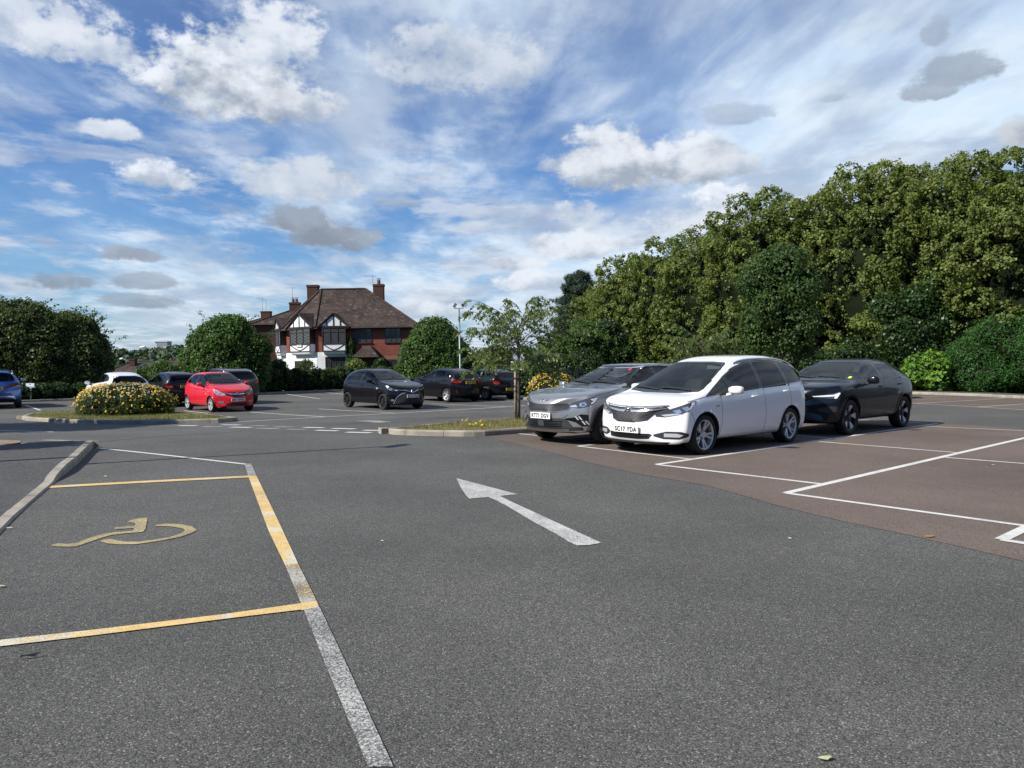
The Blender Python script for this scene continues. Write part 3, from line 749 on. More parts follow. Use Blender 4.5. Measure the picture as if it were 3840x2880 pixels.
    # ---- panels laid on the body
    def panel(s, name, m, pts, ang, off=.004, holes=(), both=True, parent=None, step=.05, smooth=True, skirt=.012, sides=None, curve=None, label=None):
        """pts: rough 3D outline (x, y, z); ang: 0 = seen from the front, 90 = from the left side, 180 = from behind"""
        out = []
        for sg in (sides or ((1, -1) if both else (1,))):
            th = R(ang); d = Vector((-math.cos(th), -math.sin(th) * sg, 0)); e = Vector((-math.sin(th), math.cos(th) * sg, 0))
            def pr(L): return [(Vector((p[0], p[1] * sg, 0)).dot(e), p[2]) for p in L]
            P2 = densify(pr(pts), step * .8); H2 = [densify(pr(h), step * .8) for h in holes]
            vs, fs, _ = cdt([P2], step, H2)
            v3 = []; ns = []
            for v in vs:
                base = e * v.x; q = Vector((base.x, base.y, v.y))
                h, n = s.cast(q, d)
                if n.dot(d) > 0: n = -n
                ns.append(n); v3.append(h + n * off)
            # skirt so that the panel sits in the body instead of floating
            cnt = {}
            for f in fs:
                for i in range(len(f)):
                    a_, b_ = f[i], f[(i + 1) % len(f)]; cnt[(a_, b_)] = 1
            V2 = list(v3); F2 = [tuple(f) for f in fs]; low = {}
            if skirt > 0:
                for (a_, b_) in list(cnt):
                    if (b_, a_) not in cnt:
                        for i in (a_, b_):
                            if i not in low: low[i] = len(V2); V2 += [v3[i], v3[i] - ns[i] * (off + skirt)]
                        F2.append((low[b_], low[a_], low[a_] + 1, low[b_] + 1))
            o = mobj(name, V2, F2, m, parent or s.root)
            # orient outwards
            me = o.data
            if len(fs):
                p0 = me.polygons[0]
                if p0.normal.dot(ns[fs[0][0]]) < 0:
                    me.flip_normals()
            if smooth:
                me.polygons.foreach_set('use_smooth', [i < len(fs) for i in range(len(me.polygons))])
            if label: o['label'] = label
            out.append(o)
        return out
    def line(s, name, m, pts, ang, wd=.006, off=.003, both=True, parent=None, sides=None):
        """thin strip along a polyline on the body"""
        mb_out = []
        for sg in (sides or ((1, -1) if both else (1,))):
            th = R(ang); d = Vector((-math.cos(th), -math.sin(th) * sg, 0)); e = Vector((-math.sin(th), math.cos(th) * sg, 0))
            P2 = densify([(Vector((p[0], p[1] * sg, 0)).dot(e), p[2]) for p in pts], .04, False)
            V2, F2 = [], []
            for i, p in enumerate(P2):
                a_, b_ = Vector(P2[max(0, i - 1)]), Vector(P2[min(len(P2) - 1, i + 1)]); t = (b_ - a_).normalized(); nn = Vector((-t.y, t.x)) * wd / 2
                for q in (Vector(p) + nn, Vector(p) - nn):
                    h, n = s.cast(Vector((e.x * q.x, e.y * q.x, q.y)), d)
                    if n.dot(d) > 0: n = -n
                    V2.append(h + n * off)
            for i in range(len(P2) - 1): F2.append((2 * i, 2 * i + 1, 2 * i + 3, 2 * i + 2))
            mb_out.append(mobj(name, V2, F2, m, parent or s.root, smooth=True))
        return mb_out
    def inside_test(s, poly, ang_kind):
        """mark body faces under a pane for removal; poly in (x,z) for sides or (y,z) for ends"""
        def ins(p, lp):
            c = False; j = len(lp) - 1
            for i in range(len(lp)):
                if ((lp[i][1] > p[1]) != (lp[j][1] > p[1])) and p[0] < (lp[j][0] - lp[i][0]) * (p[1] - lp[i][1]) / (lp[j][1] - lp[i][1]) + lp[i][0]: c = not c
                j = i
            return c
        if ang_kind == 'side': s.holes.append(lambda c: abs(c[1]) > .45 and c[2] > .8 and ins((c[0], c[2]), poly))
        elif ang_kind == 'front': s.holes.append(lambda c: c[0] > s.sp['mid'] and c[2] > .8 and ins((c[1], c[2]), poly))
        else: s.holes.append(lambda c: c[0] < s.sp['mid'] and c[2] > .8 and ins((c[1], c[2]), poly))
    def side_windows(s, outer, panes, glassm=None, frame=None, names=None):
        O = [(x, s.sp['W'], z) for x, z in outer]; PN = [[(x, s.sp['W'], z) for x, z in p] for p in panes]
        s.panel('window_surround', frame or M_GLOSSBLK, O, 90, .004, holes=PN, step=.06)
        for i, p in enumerate(PN):
            g_ = (glassm[i] if isinstance(glassm, (list, tuple)) else glassm) or M_GLASS
            s.panel('side_window', g_, p, 90, .001, step=.08, skirt=.0)
            if s.glass_on: s.inside_test(panes[i], 'side')
    def end_window(s, name, outer, inner, ang, glassm=None, frame=None):
        O = [(0, y, z) for y, z in outer]; I = [(0, y, z) for y, z in inner]
        s.panel(name + '_surround' if name != 'windscreen' else 'windscreen_surround', frame or M_GLOSSBLK, O, ang, .004, holes=[I], both=False, step=.07)
        s.panel(name, glassm or M_GLASS, I, ang, .001, both=False, step=.10, skirt=0)
        if s.glass_on: s.inside_test([(y, z) for y, z in inner], 'front' if ang == 0 else 'rear')
    def cabin(s, seats=True, wheel_y=-.38):
        sp = s.sp; W = sp['W']; x0, x1 = sp['cab']; zb_ = sp['cabz']
        MB().box(x1, x0, -W * .80, W * .80, .35, zb_ - .36).build('cabin_floor', M_INT, s.root)
        d = MB(); d.prism([(x0 + .12, zb_ - .06), (x0 - .22, zb_ - .02), (x0 - .42, zb_ - .06), (x0 - .46, zb_ - .34), (x0 + .12, zb_ - .38)], -W * .84, W * .84)
        bevel(d.build('dashboard', M_INT, s.root), .02, 2)
        if not seats: return
        for xx in (sp['seatx'], sp['seatx'] - .88):
            for yy in ((-.37, .37) if xx == sp['seatx'] else (-.42, 0.0, .42)):
                mb = MB(); wq = .25 if xx == sp['seatx'] else .22
                mb.prism([(xx + .12, zb_ - .36), (xx - .02, zb_ - .36), (xx - .20, zb_ + .16), (xx - .10, zb_ + .18), (xx - .02, zb_ + .05)], yy - wq, yy + wq)
                o = mb.build('seat', M_SEAT, s.root); bevel(o, .04, 3)
                hr = MB().box(xx - .235, xx - .15, yy - .13, yy + .13, zb_ + .20, zb_ + .36).build('headrest', M_SEAT, o); bevel(hr, .035, 3)
        mb = MB(); cx, cy, cz = x0 - .56, wheel_y, zb_ - .06; pts = []
        for i in range(25):
            t = 2 * math.pi * i / 24; pts.append((cx + .06 * math.sin(t) * 1.0, cy + .185 * math.cos(t), cz + .17 * math.sin(t)))
        mb.tube(pts, .016, 8, cap=False); mb.tube([(cx, cy - .17, cz), (cx, cy + .17, cz)], .018, 6); mb.tube([(cx + .12, cy, cz - .06), (cx, cy, cz)], .04, 8)
        mb.build('steering_wheel', M_INT, s.root, smooth=True)
    def mirrors(s, x, z, m=None, y=None, sz=(.10, .115, .075), base=None, cap=None):
        W = s.sp['W']; y = y or W + .02
        for sg in (1, -1):
            mb = MB(); a_, b_, c_ = sz
            # rounded shell, fatter outside, built from stacked rings
            rings = []
            for t, ww, hh, dx_ in ((0, .55, .6, .02), (.25, .9, .92, .01), (.6, 1.0, 1.0, 0), (.88, .82, .9, -.01), (1.0, .45, .5, -.02)):
                yy = sg * (y - .01 + b_ * 1.9 * t); r_ = []
                for k in range(12):
                    an = 2 * math.pi * k / 12; ca, sa = math.cos(an), math.sin(an)
                    r_.append((x + dx_ + a_ * ww * .62 * (abs(ca) ** .7) * (1 if ca > 0 else -.55), yy, z + c_ * hh * (abs(sa) ** .7) * (1 if sa > 0 else -1)))
                rings.append(r_)
            for i, r_ in enumerate(rings):
                mb.v += r_
            for i in range(len(rings) - 1):
                for k in range(12): mb.f.append((i * 12 + k, i * 12 + (k + 1) % 12, (i + 1) * 12 + (k + 1) % 12, (i + 1) * 12 + k))
            mb.f.append(tuple(range(12))); mb.f.append(tuple((len(rings) - 1) * 12 + k for k in range(12)))
            o = mb.build('wing_mirror', m or s.paint, s.root, smooth=True)
            st = MB().tube([(x - .0, sg * (W - .09), z - .10), (x, sg * (y + .05), z - .055)], [.032, .026], 8).build('mirror_arm', base or M_TRIM, o, smooth=True)
            gl = MB().box(x - a_ * .36 - .012, x - a_ * .36 - .004, sg * (y + .03) - .0, sg * (y + b_ * 1.75), z - c_ * .78, z + c_ * .78).build('mirror_glass', M_CHROME, o)
    def handles(s, pts, m=None):
        for (x, z) in pts:
            for sg in (1, -1):
                h, n = s.cast((x, s.sp['W'] * sg, z), (0, -sg, 0))
                y = abs(h.y)
                mb = MB().tube([(x + .095, sg * (y - .004), z - .002), (x + .07, sg * (y + .028), z), (x - .07, sg * (y + .030), z + .004), (x - .095, sg * (y - .004), z + .003)], .013, 6)
                mb.build('door_handle', m or s.paint, s.root, smooth=True)
    def plate(s, text, front=True, z=.45, x=None, yellow=False, band=False, tilt=0):
        sg = 1 if front else -1
        h, n = s.cast((0, 0, z), (-sg, 0, 0)); xx = (x if x is not None else h.x) + sg * .012
        mb = MB().box(-.010, .006, -.26, .26, -.056, .056)
        o = mb.build('number_plate', M_PLATE_Y if yellow else M_PLATE_W, s.root)
        o.location = (xx, 0, z); o.rotation_euler = (0, -R(tilt) * 1, 0 if front else math.pi)
        cu = bpy.data.curves.new('t', 'FONT'); cu.body = text; cu.size = .105; cu.align_x = 'CENTER'; cu.align_y = 'CENTER'; cu.space_character = 1.12; cu.offset = .0035; cu.extrude = 0
        t = bpy.data.objects.new('t', cu); COL.objects.link(t)
        dg = bpy.context.evaluated_depsgraph_get(); dg.update()
        me = bpy.data.meshes.new_from_object(t.evaluated_get(dg)); bpy.data.objects.remove(t)
        xs_ = [v.co.x for v in me.vertices]; wdt = max(xs_) - min(xs_); ys_ = [v.co.y for v in me.vertices]; hg = max(ys_) - min(ys_)
        kx = (.43 if band else .46) / wdt; ky = .082 / hg; my = (max(ys_) + min(ys_)) / 2; mx_ = (max(xs_) + min(xs_)) / 2
        for v in me.vertices: v.co = Vector((.0095, (v.co.x - mx_) * kx + (.018 if band else 0), (v.co.y - my) * ky))
        me.materials.append(M_PLATE_INK)
        tx = bpy.data.objects.new('plate_lettering', me); COL.objects.link(tx); tx.parent = o
        if band: MB().box(.0055, .0085, -.255, -.215, -.052, .052).build('plate_band', M_BLUEBAND, o)
        return o
    def bits(s, name, m, boxes, parent=None, both=False):
        """small solids given as tubes [(points), radius]"""
        for sg in ((1, -1) if both else (1,)):
            mb = MB()
            for pts, r in boxes: mb.tube([(p[0], p[1] * sg, p[2]) for p in pts], r, 6)
            mb.build(name, m, parent or s.root, smooth=True)
    def wheels(s, style, rimm, rim_r=None, steer=0.0, lipm=None):
        sp = s.sp; rw = sp['rw']; tw = sp.get('tyrew', .215); rr = rim_r or rw * .66
        ty = sp['W'] - tw / 2 - sp.get('winset', .025)
        proto = None
        for ax_, name in ((sp['fa'], 'f'), (sp['ra'], 'r')):
            for sg in (1, -1):
                if proto is None:
                    hub = MB(); n = 32
                    hub.add([(rr * .97 * math.cos(2 * math.pi * k / n), -.02 + .0, rr * .97 * math.sin(2 * math.pi * k / n)) for k in range(n)] + [(rr * .97 * math.cos(2 * math.pi * k / n), .02, rr * .97 * math.sin(2 * math.pi * k / n)) for k in range(n)],
                            [tuple(range(n)), tuple(range(n, 2 * n))[::-1]] + [(k, (k + 1) % n, n + (k + 1) % n, n + k) for k in range(n)])
                    ho = hub.build('wheel', M_HUB, s.root)
                    prof = [(rr * .98, -tw * .36), (rr * 1.01, -tw * .46), (rr + (rw - rr) * .45, -tw * .52), (rw * .965, -tw * .47), (rw * .995, -tw * .36), (rw, 0), (rw * .995, tw * .36), (rw * .965, tw * .47), (rr + (rw - rr) * .45, tw * .52), (rr * 1.01, tw * .46), (rr * .98, tw * .36)]
                    n = 44; v = []; f = []; k_ = len(prof)
                    for i in range(n):
                        t = 2 * math.pi * i / n
                        for r_, y_ in prof: v.append((r_ * math.cos(t), y_, r_ * math.sin(t)))
                    for i in range(n):
                        for j in range(k_ - 1): f.append((i * k_ + j, i * k_ + j + 1, ((i + 1) % n) * k_ + j + 1, ((i + 1) % n) * k_ + j))
                    to = mobj('tyre', v, f, M_TYRE, ho, smooth=True)
                    # rim barrel and lip
                    prof = [(rr * .90, -tw * .1), (rr * .92, tw * .36), (rr * .965, tw * .445), (rr * 1.012, tw * .45), (rr * 1.012, tw * .38)]
                    v = []; f = []; k_ = len(prof)
                    for i in range(n):
                        t = 2 * math.pi * i / n
                        for r_, y_ in prof: v.append((r_ * math.cos(t), y_, r_ * math.sin(t)))
                    for i in range(n):
                        for j in range(k_ - 1): f.append((i * k_ + j, i * k_ + j + 1, ((i + 1) % n) * k_ + j + 1, ((i + 1) % n) * k_ + j))
                    mb = MB(); mb.v = v; mb.f = f
                    yo = tw * .36; yi = tw * .30
                    def spoke(a0, w0, w1, r0=.10, r1=rr * .97, skew=0.0, dish=.03, th_=.03):
                        t = a0; c, s_ = math.cos(t), math.sin(t); t2 = a0 + skew; c2, s2 = math.cos(t2), math.sin(t2)
                        def pt(r_, off_, y_, cc, ss): return (r_ * cc - off_ * ss, y_, r_ * ss + off_ * cc)
                        q = [pt(r0, -w0 / 2, yo - dish, c, s_), pt(r0, w0 / 2, yo - dish, c, s_), pt(r1, w1 / 2, yo + .012, c2, s2), pt(r1, -w1 / 2, yo + .012, c2, s2)]
                        q2 = [(p[0], p[1] - th_, p[2]) for p in q]
                        mb.add(q + q2, [(0, 1, 2, 3), (7, 6, 5, 4), (0, 4, 5, 1), (1, 5, 6, 2), (2, 6, 7, 3), (3, 7, 4, 0)])
                    k_n = style[0]
                    for i in range(k_n):
                        a0 = 2 * math.pi * i / k_n + math.pi / 2
                        if style[1] == 'double':
                            g2 = style[2] if len(style) > 2 else .16
                            spoke(a0 - g2 * .5, .040, .034, .07, skew=-g2 * .35); spoke(a0 + g2 * .5, .040, .034, .07, skew=g2 * .35)
                        elif style[1] == 'y':
                            spoke(a0, .05, .03, .06, r1=rr * .6); spoke(a0 - .05, .03, .026, rr * .5, skew=-.16); spoke(a0 + .05, .03, .026, rr * .5, skew=.16)
                        elif style[1] == 'blade': spoke(a0, .045, .105, .10, skew=.0, r1=rr * .93)
                        elif style[1] == 'two': pass
                        else: spoke(a0, .055, .035, .05)
                    cap_n = 16
                    mb.add([(.065 * math.cos(2 * math.pi * k / cap_n), yo - .03, .065 * math.sin(2 * math.pi * k / cap_n)) for k in range(cap_n)] + [(.05 * math.cos(2 * math.pi * k / cap_n), yo + .0, .05 * math.sin(2 * math.pi * k / cap_n)) for k in range(cap_n)],
                           [(k, (k + 1) % cap_n, cap_n + (k + 1) % cap_n, cap_n + k) for k in range(cap_n)] + [tuple(range(cap_n, 2 * cap_n))[::-1]])
                    ro = mobj('rim', mb.v, mb.f, rimm if style[1] != 'two' else M_RIM_BLK, ho); bevel(ro, .004, 1)
                    kids = [to, ro]
                    if style[1] == 'two':
                        mb = MB()
                        for i in range(5): a0 = 2 * math.pi * i / 5 + math.pi / 2; spoke(a0 + .12, .030, .135, .12, r1=rr * .95, skew=.10, dish=.02)
                        so_ = mb.build('rim_blades', rimm, ho); kids.append(so_)
                    proto = ho; h2 = ho
                else:
                    h2 = proto.copy(); COL.objects.link(h2); h2.parent = s.root
                    for c_ in kids:
                        d_ = c_.copy(); COL.objects.link(d_); d_.parent = h2
                h2.location = (ax_, sg * ty, rw); h2.rotation_euler = (0, random.uniform(0, 1.2) * (0 if style[1] == 'x' else 1), (0 if sg > 0 else math.pi) + (steer if name == 'f' else 0))
    def rails(s, x0, x1, y, m=None, h=.035, r=.013, z_of=None):
        top = s.sp['top']
        for sg in (1, -1):
            pts = []
            for i in range(13):
                t = i / 12; x = x0 + (x1 - x0) * t
                hh, n = s.bvh.ray_cast(Vector((x, sg * y, 3)), Vector((0, 0, -1)))[:2]
                pts.append((x, sg * y, hh.z + h * min(1, math.sin(math.pi * t) * 3.2) - .006))
            MB().tube(pts, r, 8).build('roof_rail', m or M_SILVER, s.root, smooth=True)
    def disc_badge(s, name, m, y, z, r, front=True, inner=None):
        sg = 1 if front else -1; h, n = s.cast((0, y, z), (-sg, 0, 0)); mb = MB(); n_ = 20
        x = h.x + sg * .012
        mb.add([(x - sg * .02, y + r * math.cos(2 * math.pi * k / n_), z + r * math.sin(2 * math.pi * k / n_)) for k in range(n_)] + [(x + sg * .006, y + r * .94 * math.cos(2 * math.pi * k / n_), z + r * .94 * math.sin(2 * math.pi * k / n_)) for k in range(n_)],
               [(k, (k + 1) % n_, n_ + (k + 1) % n_, n_ + k) for k in range(n_)] + [tuple(range(n_, 2 * n_))])
        o = mb.build(name, m, s.root, smooth=False)
        return o, x + sg * .008
def sym(L):
    """close a half outline (y >= 0, listed from top to bottom) into a full one"""
    return L + [(-y, z) for y, z in L[::-1]]
def symf(L):
    return L + [(x, -y, z) for x, y, z in L[::-1]]
def place(front_hub_px, rw, ang, fa, side_y, hub_h=None):
    """car origin from where the hub of the near front (or rear) wheel is seen"""
    p = at(front_hub_px[0], front_hub_px[1], rw); c, s_ = math.cos(ang), math.sin(ang)
    o = Vector((p.x - (fa * c - side_y * s_), p.y - (fa * s_ + side_y * c), 0)); o.z = G(o.x, o.y); return o
def screen(c, zb, zt, yb, yt, ang=0, name='windscreen', glassm=None, frame=None, fb=.03, ft=.03, fs=.03, drop=.02):
    """windscreen or back window from its base and top heights and half widths"""
    o = [(yt * .5, zt + .004), (yt * .92, zt - .012), (yt, zt - .04), (yt * .45 + yb * .55, (zt + zb) / 2), (yb, zb + .05), (yb * .97, zb + .01), (yb * .5, zb - drop)]
    i = [((yt - fs) * .5, zt - ft + .004), ((yt - fs) * .92, zt - ft - .012), (yt - fs, zt - ft - .04), ((yt * .45 + yb * .55) - fs, (zt + zb) / 2), (yb - fs, zb + .05 + fb * .6), ((yb - fs) * .96, zb + .01 + fb), ((yb - fs) * .5, zb - drop + fb)]
    c.end_window(name, sym(o), sym(i), ang, glassm, frame)
def wipers(c, zb, y0=.55, y1=-.1):
    c.line('wiper', M_TRIM, [(0, y0, zb + .01), (0, (y0 + y1) / 2, zb + .035), (0, y1, zb + .045)], 0, .022, .014, both=False)
    c.line('wiper', M_TRIM, [(0, y1 - .02, zb + .01), (0, y1 - .3, zb + .035), (0, y1 - .60, zb + .05)], 0, .022, .014, both=False)
def seams(c, xs, zb, zt_of, hood=None, sill=None):
    for x in xs:
        c.line('door_gap', M_SEAM, [(x[0], 0, zb), (x[1], 0, (zb + zt_of) / 2), (x[2], 0, zt_of)], 90, .007, .0015)
def cladding(c, ra, w_=.05, m=None, sillz=(.20, .33)):
    """black wheel-arch and sill mouldings"""
    sp = c.sp
    for a_ in (sp['fa'], sp['ra']):
        n = 20; o = [(a_ + (ra + w_) * math.cos(t), sp['W'], sp['rw'] + (ra + w_) * math.sin(t)) for t in [-R(12) + (math.pi + R(24)) * i / n for i in range(n + 1)]]
        i_ = [(a_ + (ra + .001) * math.cos(t), sp['W'], sp['rw'] + (ra + .001) * math.sin(t)) for t in [-R(12) + (math.pi + R(24)) * i / n for i in range(n + 1)]]
        c.panel('arch_moulding', m or M_TRIM, o + i_[::-1], 90, .008, skirt=.012)
    if sillz:
        c.panel('sill_moulding', m or M_TRIM, [(sp['fa'] - ra - .03, sp['W'], sillz[0]), (sp['fa'] - ra - .03, sp['W'], sillz[1]), (sp['ra'] + ra + .03, sp['W'], sillz[1]), (sp['ra'] + ra + .03, sp['W'], sillz[0])], 90, .008)
def lamp(c, name, outer, ang, layers, m=None):
    o = c.panel(name, m or M_LAMPDK, outer, ang, .005, step=.05)
    for k, (nm, mm, pts, off) in enumerate(layers):
        for i, sg in enumerate((1, -1)):
            c.panel(nm, mm, pts, ang, off, sides=(sg,), parent=o[i], step=.03, skirt=.003)
    return o

PAINT_WHITE = paint('paint_white', (0.80, 0.80, 0.79), 0, .35)
PAINT_GREY = paint('paint_grey', (0.27, 0.275, 0.28), .6, .36)
PAINT_NAVY = paint('paint_dark_navy', (0.005, 0.007, 0.012), .0, .35, coat=.55, spec=.15)
PAINT_RED = paint('paint_red', (0.62, 0.004, 0.014), .0, .35, coat=.7)
PAINT_BLACK = paint('paint_black', (0.004, 0.004, 0.005), .0, .35, coat=.65, spec=.15)
PAINT_BLUE = paint('paint_blue', (0.012, 0.075, 0.30), .55, .30)
PAINT_BROWN = paint('paint_taupe', (0.085, 0.078, 0.072), .6, .35)
PAINT_WHITE2 = PAINT_WHITE

# ---------------------------------------------------------------- specs
def base_spec(xf, xr, W, H, fa, ra, rw, arch, hood_edge, cowl, wst, roof, tail, **k):
    """cowl (x,z) foot of the windscreen, wst (x,z) its top, roof [(x,z)...], tail [(x,z)...] down the back"""
    mid = [((cowl[0] * .5 + hood_edge[0] * .5), cowl[1] * .5 + hood_edge[1] * .5 + .035)]
    top = [(xf, hood_edge[1] - .05), (hood_edge[0], hood_edge[1]), (hood_edge[0] - .15, hood_edge[1] + (cowl[1] - hood_edge[1]) * .28)] + mid + [(cowl[0] + .12, cowl[1] - .025), cowl, ((cowl[0] * .55 + wst[0] * .45), (cowl[1] * .55 + wst[1] * .45) + .02), wst] + roof + tail
    st = [xf - .46, (xf - .5 + fa) / 2 - .05, fa - .12, cowl[0] + .22, cowl[0] + .04, cowl[0] - .08, cowl[0] * .6 + wst[0] * .4, cowl[0] * .25 + wst[0] * .75, wst[0] - .02, wst[0] - .22]
    st = sorted(set(round(v, 3) for v in st), reverse=True)
    st += [r[0] for r in roof if r[0] < st[-1] - .15] + [t[0] for t in tail]
    s2 = [st[0]]
    for v in st[1:]:
        gap = s2[-1] - v; n = int(gap / .26)
        s2 += [s2[-1] - gap * (i + 1) / (n + 1) for i in range(n)] + [v]
    st = [round(v, 3) for v in s2]
    sp = dict(xf=xf, xr=xr, W=W, fa=fa, ra=ra, rw=rw, arch=arch, hood_edge=hood_edge, top=top, stations=st, mid=(wst[0] + tail[0][0]) / 2,
              wplan=[(xf - .4, .972), (xf - .75, .99), (fa - .3, 1), (0, 1), (ra + .2, 1), (ra - .4, .985), (xr + .2, .965)],
              glassbow=[(hood_edge[0], .0), (cowl[0] + .3, .05), (cowl[0], .20), (wst[0], .13), (wst[0] - .4, .02), (tail[0][0] + .4, 0), (tail[0][0], -.05), (xr, -.06)])
    sp.update(k)
    return sp


def place2(h1, h2, rw, ang, side):
    a_, b_ = at(*h1, rw), at(*h2, rw); m_ = (a_ + b_) / 2; c_, s_ = math.cos(ang), math.sin(ang)
    return Vector((m_.x + side * s_, m_.y - side * c_, 0))
ANG_R = math.atan2(-U.y, -U.x)          # parked nose-out along the bay lines
# ---------------------------------------------------------------- white people carrier
sp = base_spec(2.31, -2.356, .942, 1.66, 1.38, -1.38, .33, .385, (2.12, .83), (1.50, 1.01), (.36, 1.525),
               [(.10, 1.59), (-.25, 1.64), (-.70, 1.66), (-1.2, 1.655), (-1.75, 1.605)], [(-2.08, 1.555), (-2.17, 1.47), (-2.235, 1.25), (-2.29, 1.06)],
               belt=[(1.3, .97), (.6, 1.0), (0, 1.03), (-1.0, 1.085), (-1.9, 1.12), (-2.3, 1.05)],
               wroof=[(2.1, .70), (1.55, .80), (1.45, .82), (1.0, .775), (.45, .68), (-.1, .635), (-1.2, .625), (-1.8, .60), (-2.1, .57), (-2.3, .68)],
               zn=.52, zb=.17, zsill=.205, fw=.74, bow=.30, tail_top=(-2.30, 1.0), zrb=.30, ztail=.55, tw=.76, tbow=.26, cab=(1.3, -2.0), cabz=1.03, seatx=.05, tyrew=.225, rwn=1)
loc = place2((2634, 1631), (2961.5, 1593), .33, ANG_R, sp['W'] - .06)
c = Car('white people carrier with plate SC17 YDA parked nose-out between the grey and the dark SUV', 'car', sp, loc, ANG_R, PAINT_WHITE, res=6)
ZC = c
c.side_windows([(1.36, .95), (1.05, 1.09), (.62, 1.28), (.25, 1.42), (-.15, 1.52), (-.7, 1.56), (-1.3, 1.545), (-1.75, 1.49), (-2.00, 1.37), (-2.06, 1.28), (-1.92, 1.15), (-1.4, 1.115), (-.4, 1.055), (.6, .995)],
               [[(1.22, .985), (1.02, 1.07), (.73, 1.20), (.67, 1.22), (.62, 1.0)], [(.53, 1.02), (.55, 1.275), (.22, 1.40), (-.15, 1.485), (-.32, 1.505), (-.33, 1.07)],
                [(-.45, 1.075), (-.44, 1.515), (-.8, 1.53), (-1.2, 1.515), (-1.27, 1.135)], [(-1.38, 1.145), (-1.33, 1.50), (-1.72, 1.45), (-1.93, 1.35), (-1.98, 1.28), (-1.87, 1.18)]],
               [M_GLASS, M_GLASS, M_GLASS_DK, M_GLASS_DK])
screen(c, 1.02, 1.53, .745, .56, fb=.045, ft=.03, fs=.02)
screen(c, 1.10, 1.50, .68, .55, 180, 'back_window', M_GLASS_DK)
wipers(c, 1.035)
c.cabin()
c.finish()
c.wheels((5, 'double', .22), M_RIM, rim_r=.248)
W_ = .942
# grille: black surround, honeycomb, two chrome bars and the round badge
gr = c.panel('grille', M_TRIM, symf([(2.2, .20, .775), (2.2, .62, .80), (2.2, .64, .775), (2.2, .46, .70), (2.2, .36, .58), (2.2, .18, .545)]), 0, .011, both=False)[0]
for k in range(4):
    zz = .575 + k * .033
    n_ = 7 + k
    for j in range(n_):
        y = (j - (n_ - 1) / 2) * .088 + (.0 if k % 2 else .0)
        if abs(y) > .33 + k * .03: continue
        c.line('grille_mesh', M_MESH, [(0, y - .036, zz + .012), (0, y, zz - .006), (0, y + .036, zz + .012)], 0, .010, .017, both=False, parent=gr)
c.panel('chrome_bar', M_CHROME, [(2.2, .0, .792), (2.2, .30, .80), (2.2, .64, .822), (2.2, .645, .812), (2.2, .30, .788), (2.2, 0, .780)], 0, .020, step=.04)
c.panel('chrome_bar', M_CHROME, [(2.2, .05, .735), (2.2, .20, .735), (2.2, .45, .763), (2.2, .63, .79), (2.2, .63, .778), (2.2, .40, .735), (2.2, .20, .705), (2.2, .07, .698)], 0, .022, step=.04)
b_, bx = c.disc_badge('badge', M_CHROME, 0, .735, .074)
i_ = c.disc_badge('badge_field', M_LAMPDK, 0, .735, .056); i_[0].location.x += .006; i_[0].parent = b_
mb = MB(); 
mb.tube([(bx + .008, .04, .745), (bx + .010, .01, .770), (bx + .010, -.02, .760), (bx + .010, -.03, .735), (bx + .010, 0, .725), (bx + .010, .03, .715), (bx + .010, .01, .695)], .009, 6); mb.build('badge_emblem', M_CHROME, b_, smooth=True)
lamp(c, 'headlamp', [(2.19, .52, .685), (2.12, .66, .735), (1.95, .76, .80), (1.72, .87, .885), (1.62, .90, .895), (1.66, .92, .84), (1.80, .90, .745), (1.98, .84, .675), (2.12, .68, .635), (2.19, .55, .64)], 48,
     [('lamp_light_guide', M_DRL, [(1.72, .87, .868), (1.655, .90, .875), (1.68, .91, .835), (1.80, .90, .755), (1.83, .89, .76), (1.74, .90, .835)], .009),
      ('lamp_lens', M_CHROME, [(2.02, .74, .74), (1.93, .80, .765), (1.90, .82, .715), (1.98, .80, .69)], .009), ('lamp_lens', M_CHROME, [(1.88, .81, .79), (1.81, .86, .815), (1.79, .88, .745), (1.86, .86, .73)], .009),
      ('indicator', M_CLEAR, [(2.14, .60, .672), (2.0, .74, .695), (1.9, .84, .69), (1.98, .84, .68), (2.12, .68, .645)], .008)])
c.panel('fog_lamp_surround', M_TRIM, [(2.15, .44, .355), (2.05, .62, .405), (1.9, .80, .405), (1.8, .88, .375), (1.82, .89, .325), (1.95, .80, .285), (2.1, .60, .285), (2.17, .46, .325)], 40, .006)
c.panel('fog_lamp', M_CLEAR, [(2.08, .60, .375), (1.95, .76, .375), (1.88, .83, .35), (1.93, .79, .315), (2.08, .60, .315)], 40, .013, step=.03)
c.panel('lower_grille', M_TRIM, symf([(2.2, .40, .365), (2.2, .44, .345), (2.2, .40, .285), (2.2, .2, .275)]), 0, .006, both=False)
for zz in (.30, .325, .35): c.line('lower_grille_bar', M_GLOSSBLK, [(0, -.39, zz), (0, .39, zz)], 0, .009, .016, both=False)
c.panel('bumper_lip', M_TRIM, symf([(2.2, .3, .235), (2.2, .62, .235), (2.1, .68, .235), (2.1, .68, .19), (2.2, .5, .175)]), 0, .012, both=False)
c.plate('SC17 YDA', True, .425, tilt=-4)
c.mirrors(.72, 1.055, sz=(.115, .125, .07), base=PAINT_WHITE)
c.handles([(-.12, .92), (-1.22, .985)])
for q in ([(.98, 0, .22), (.93, 0, .55), (.92, 0, .96)], [(-.42, 0, .22), (-.47, 0, .6), (-.44, 0, 1.05)], [(-1.05, 0, .45), (-1.38, 0, .75), (-1.36, 0, 1.09)]): c.line('door_gap', M_SEAM, q, 90, .008, .0015)
c.line('door_gap', M_SEAM, [(1.0, 0, .25), (0, 0, .235), (-.95, 0, .25), (-1.05, 0, .45)], 90, .007, .0015)
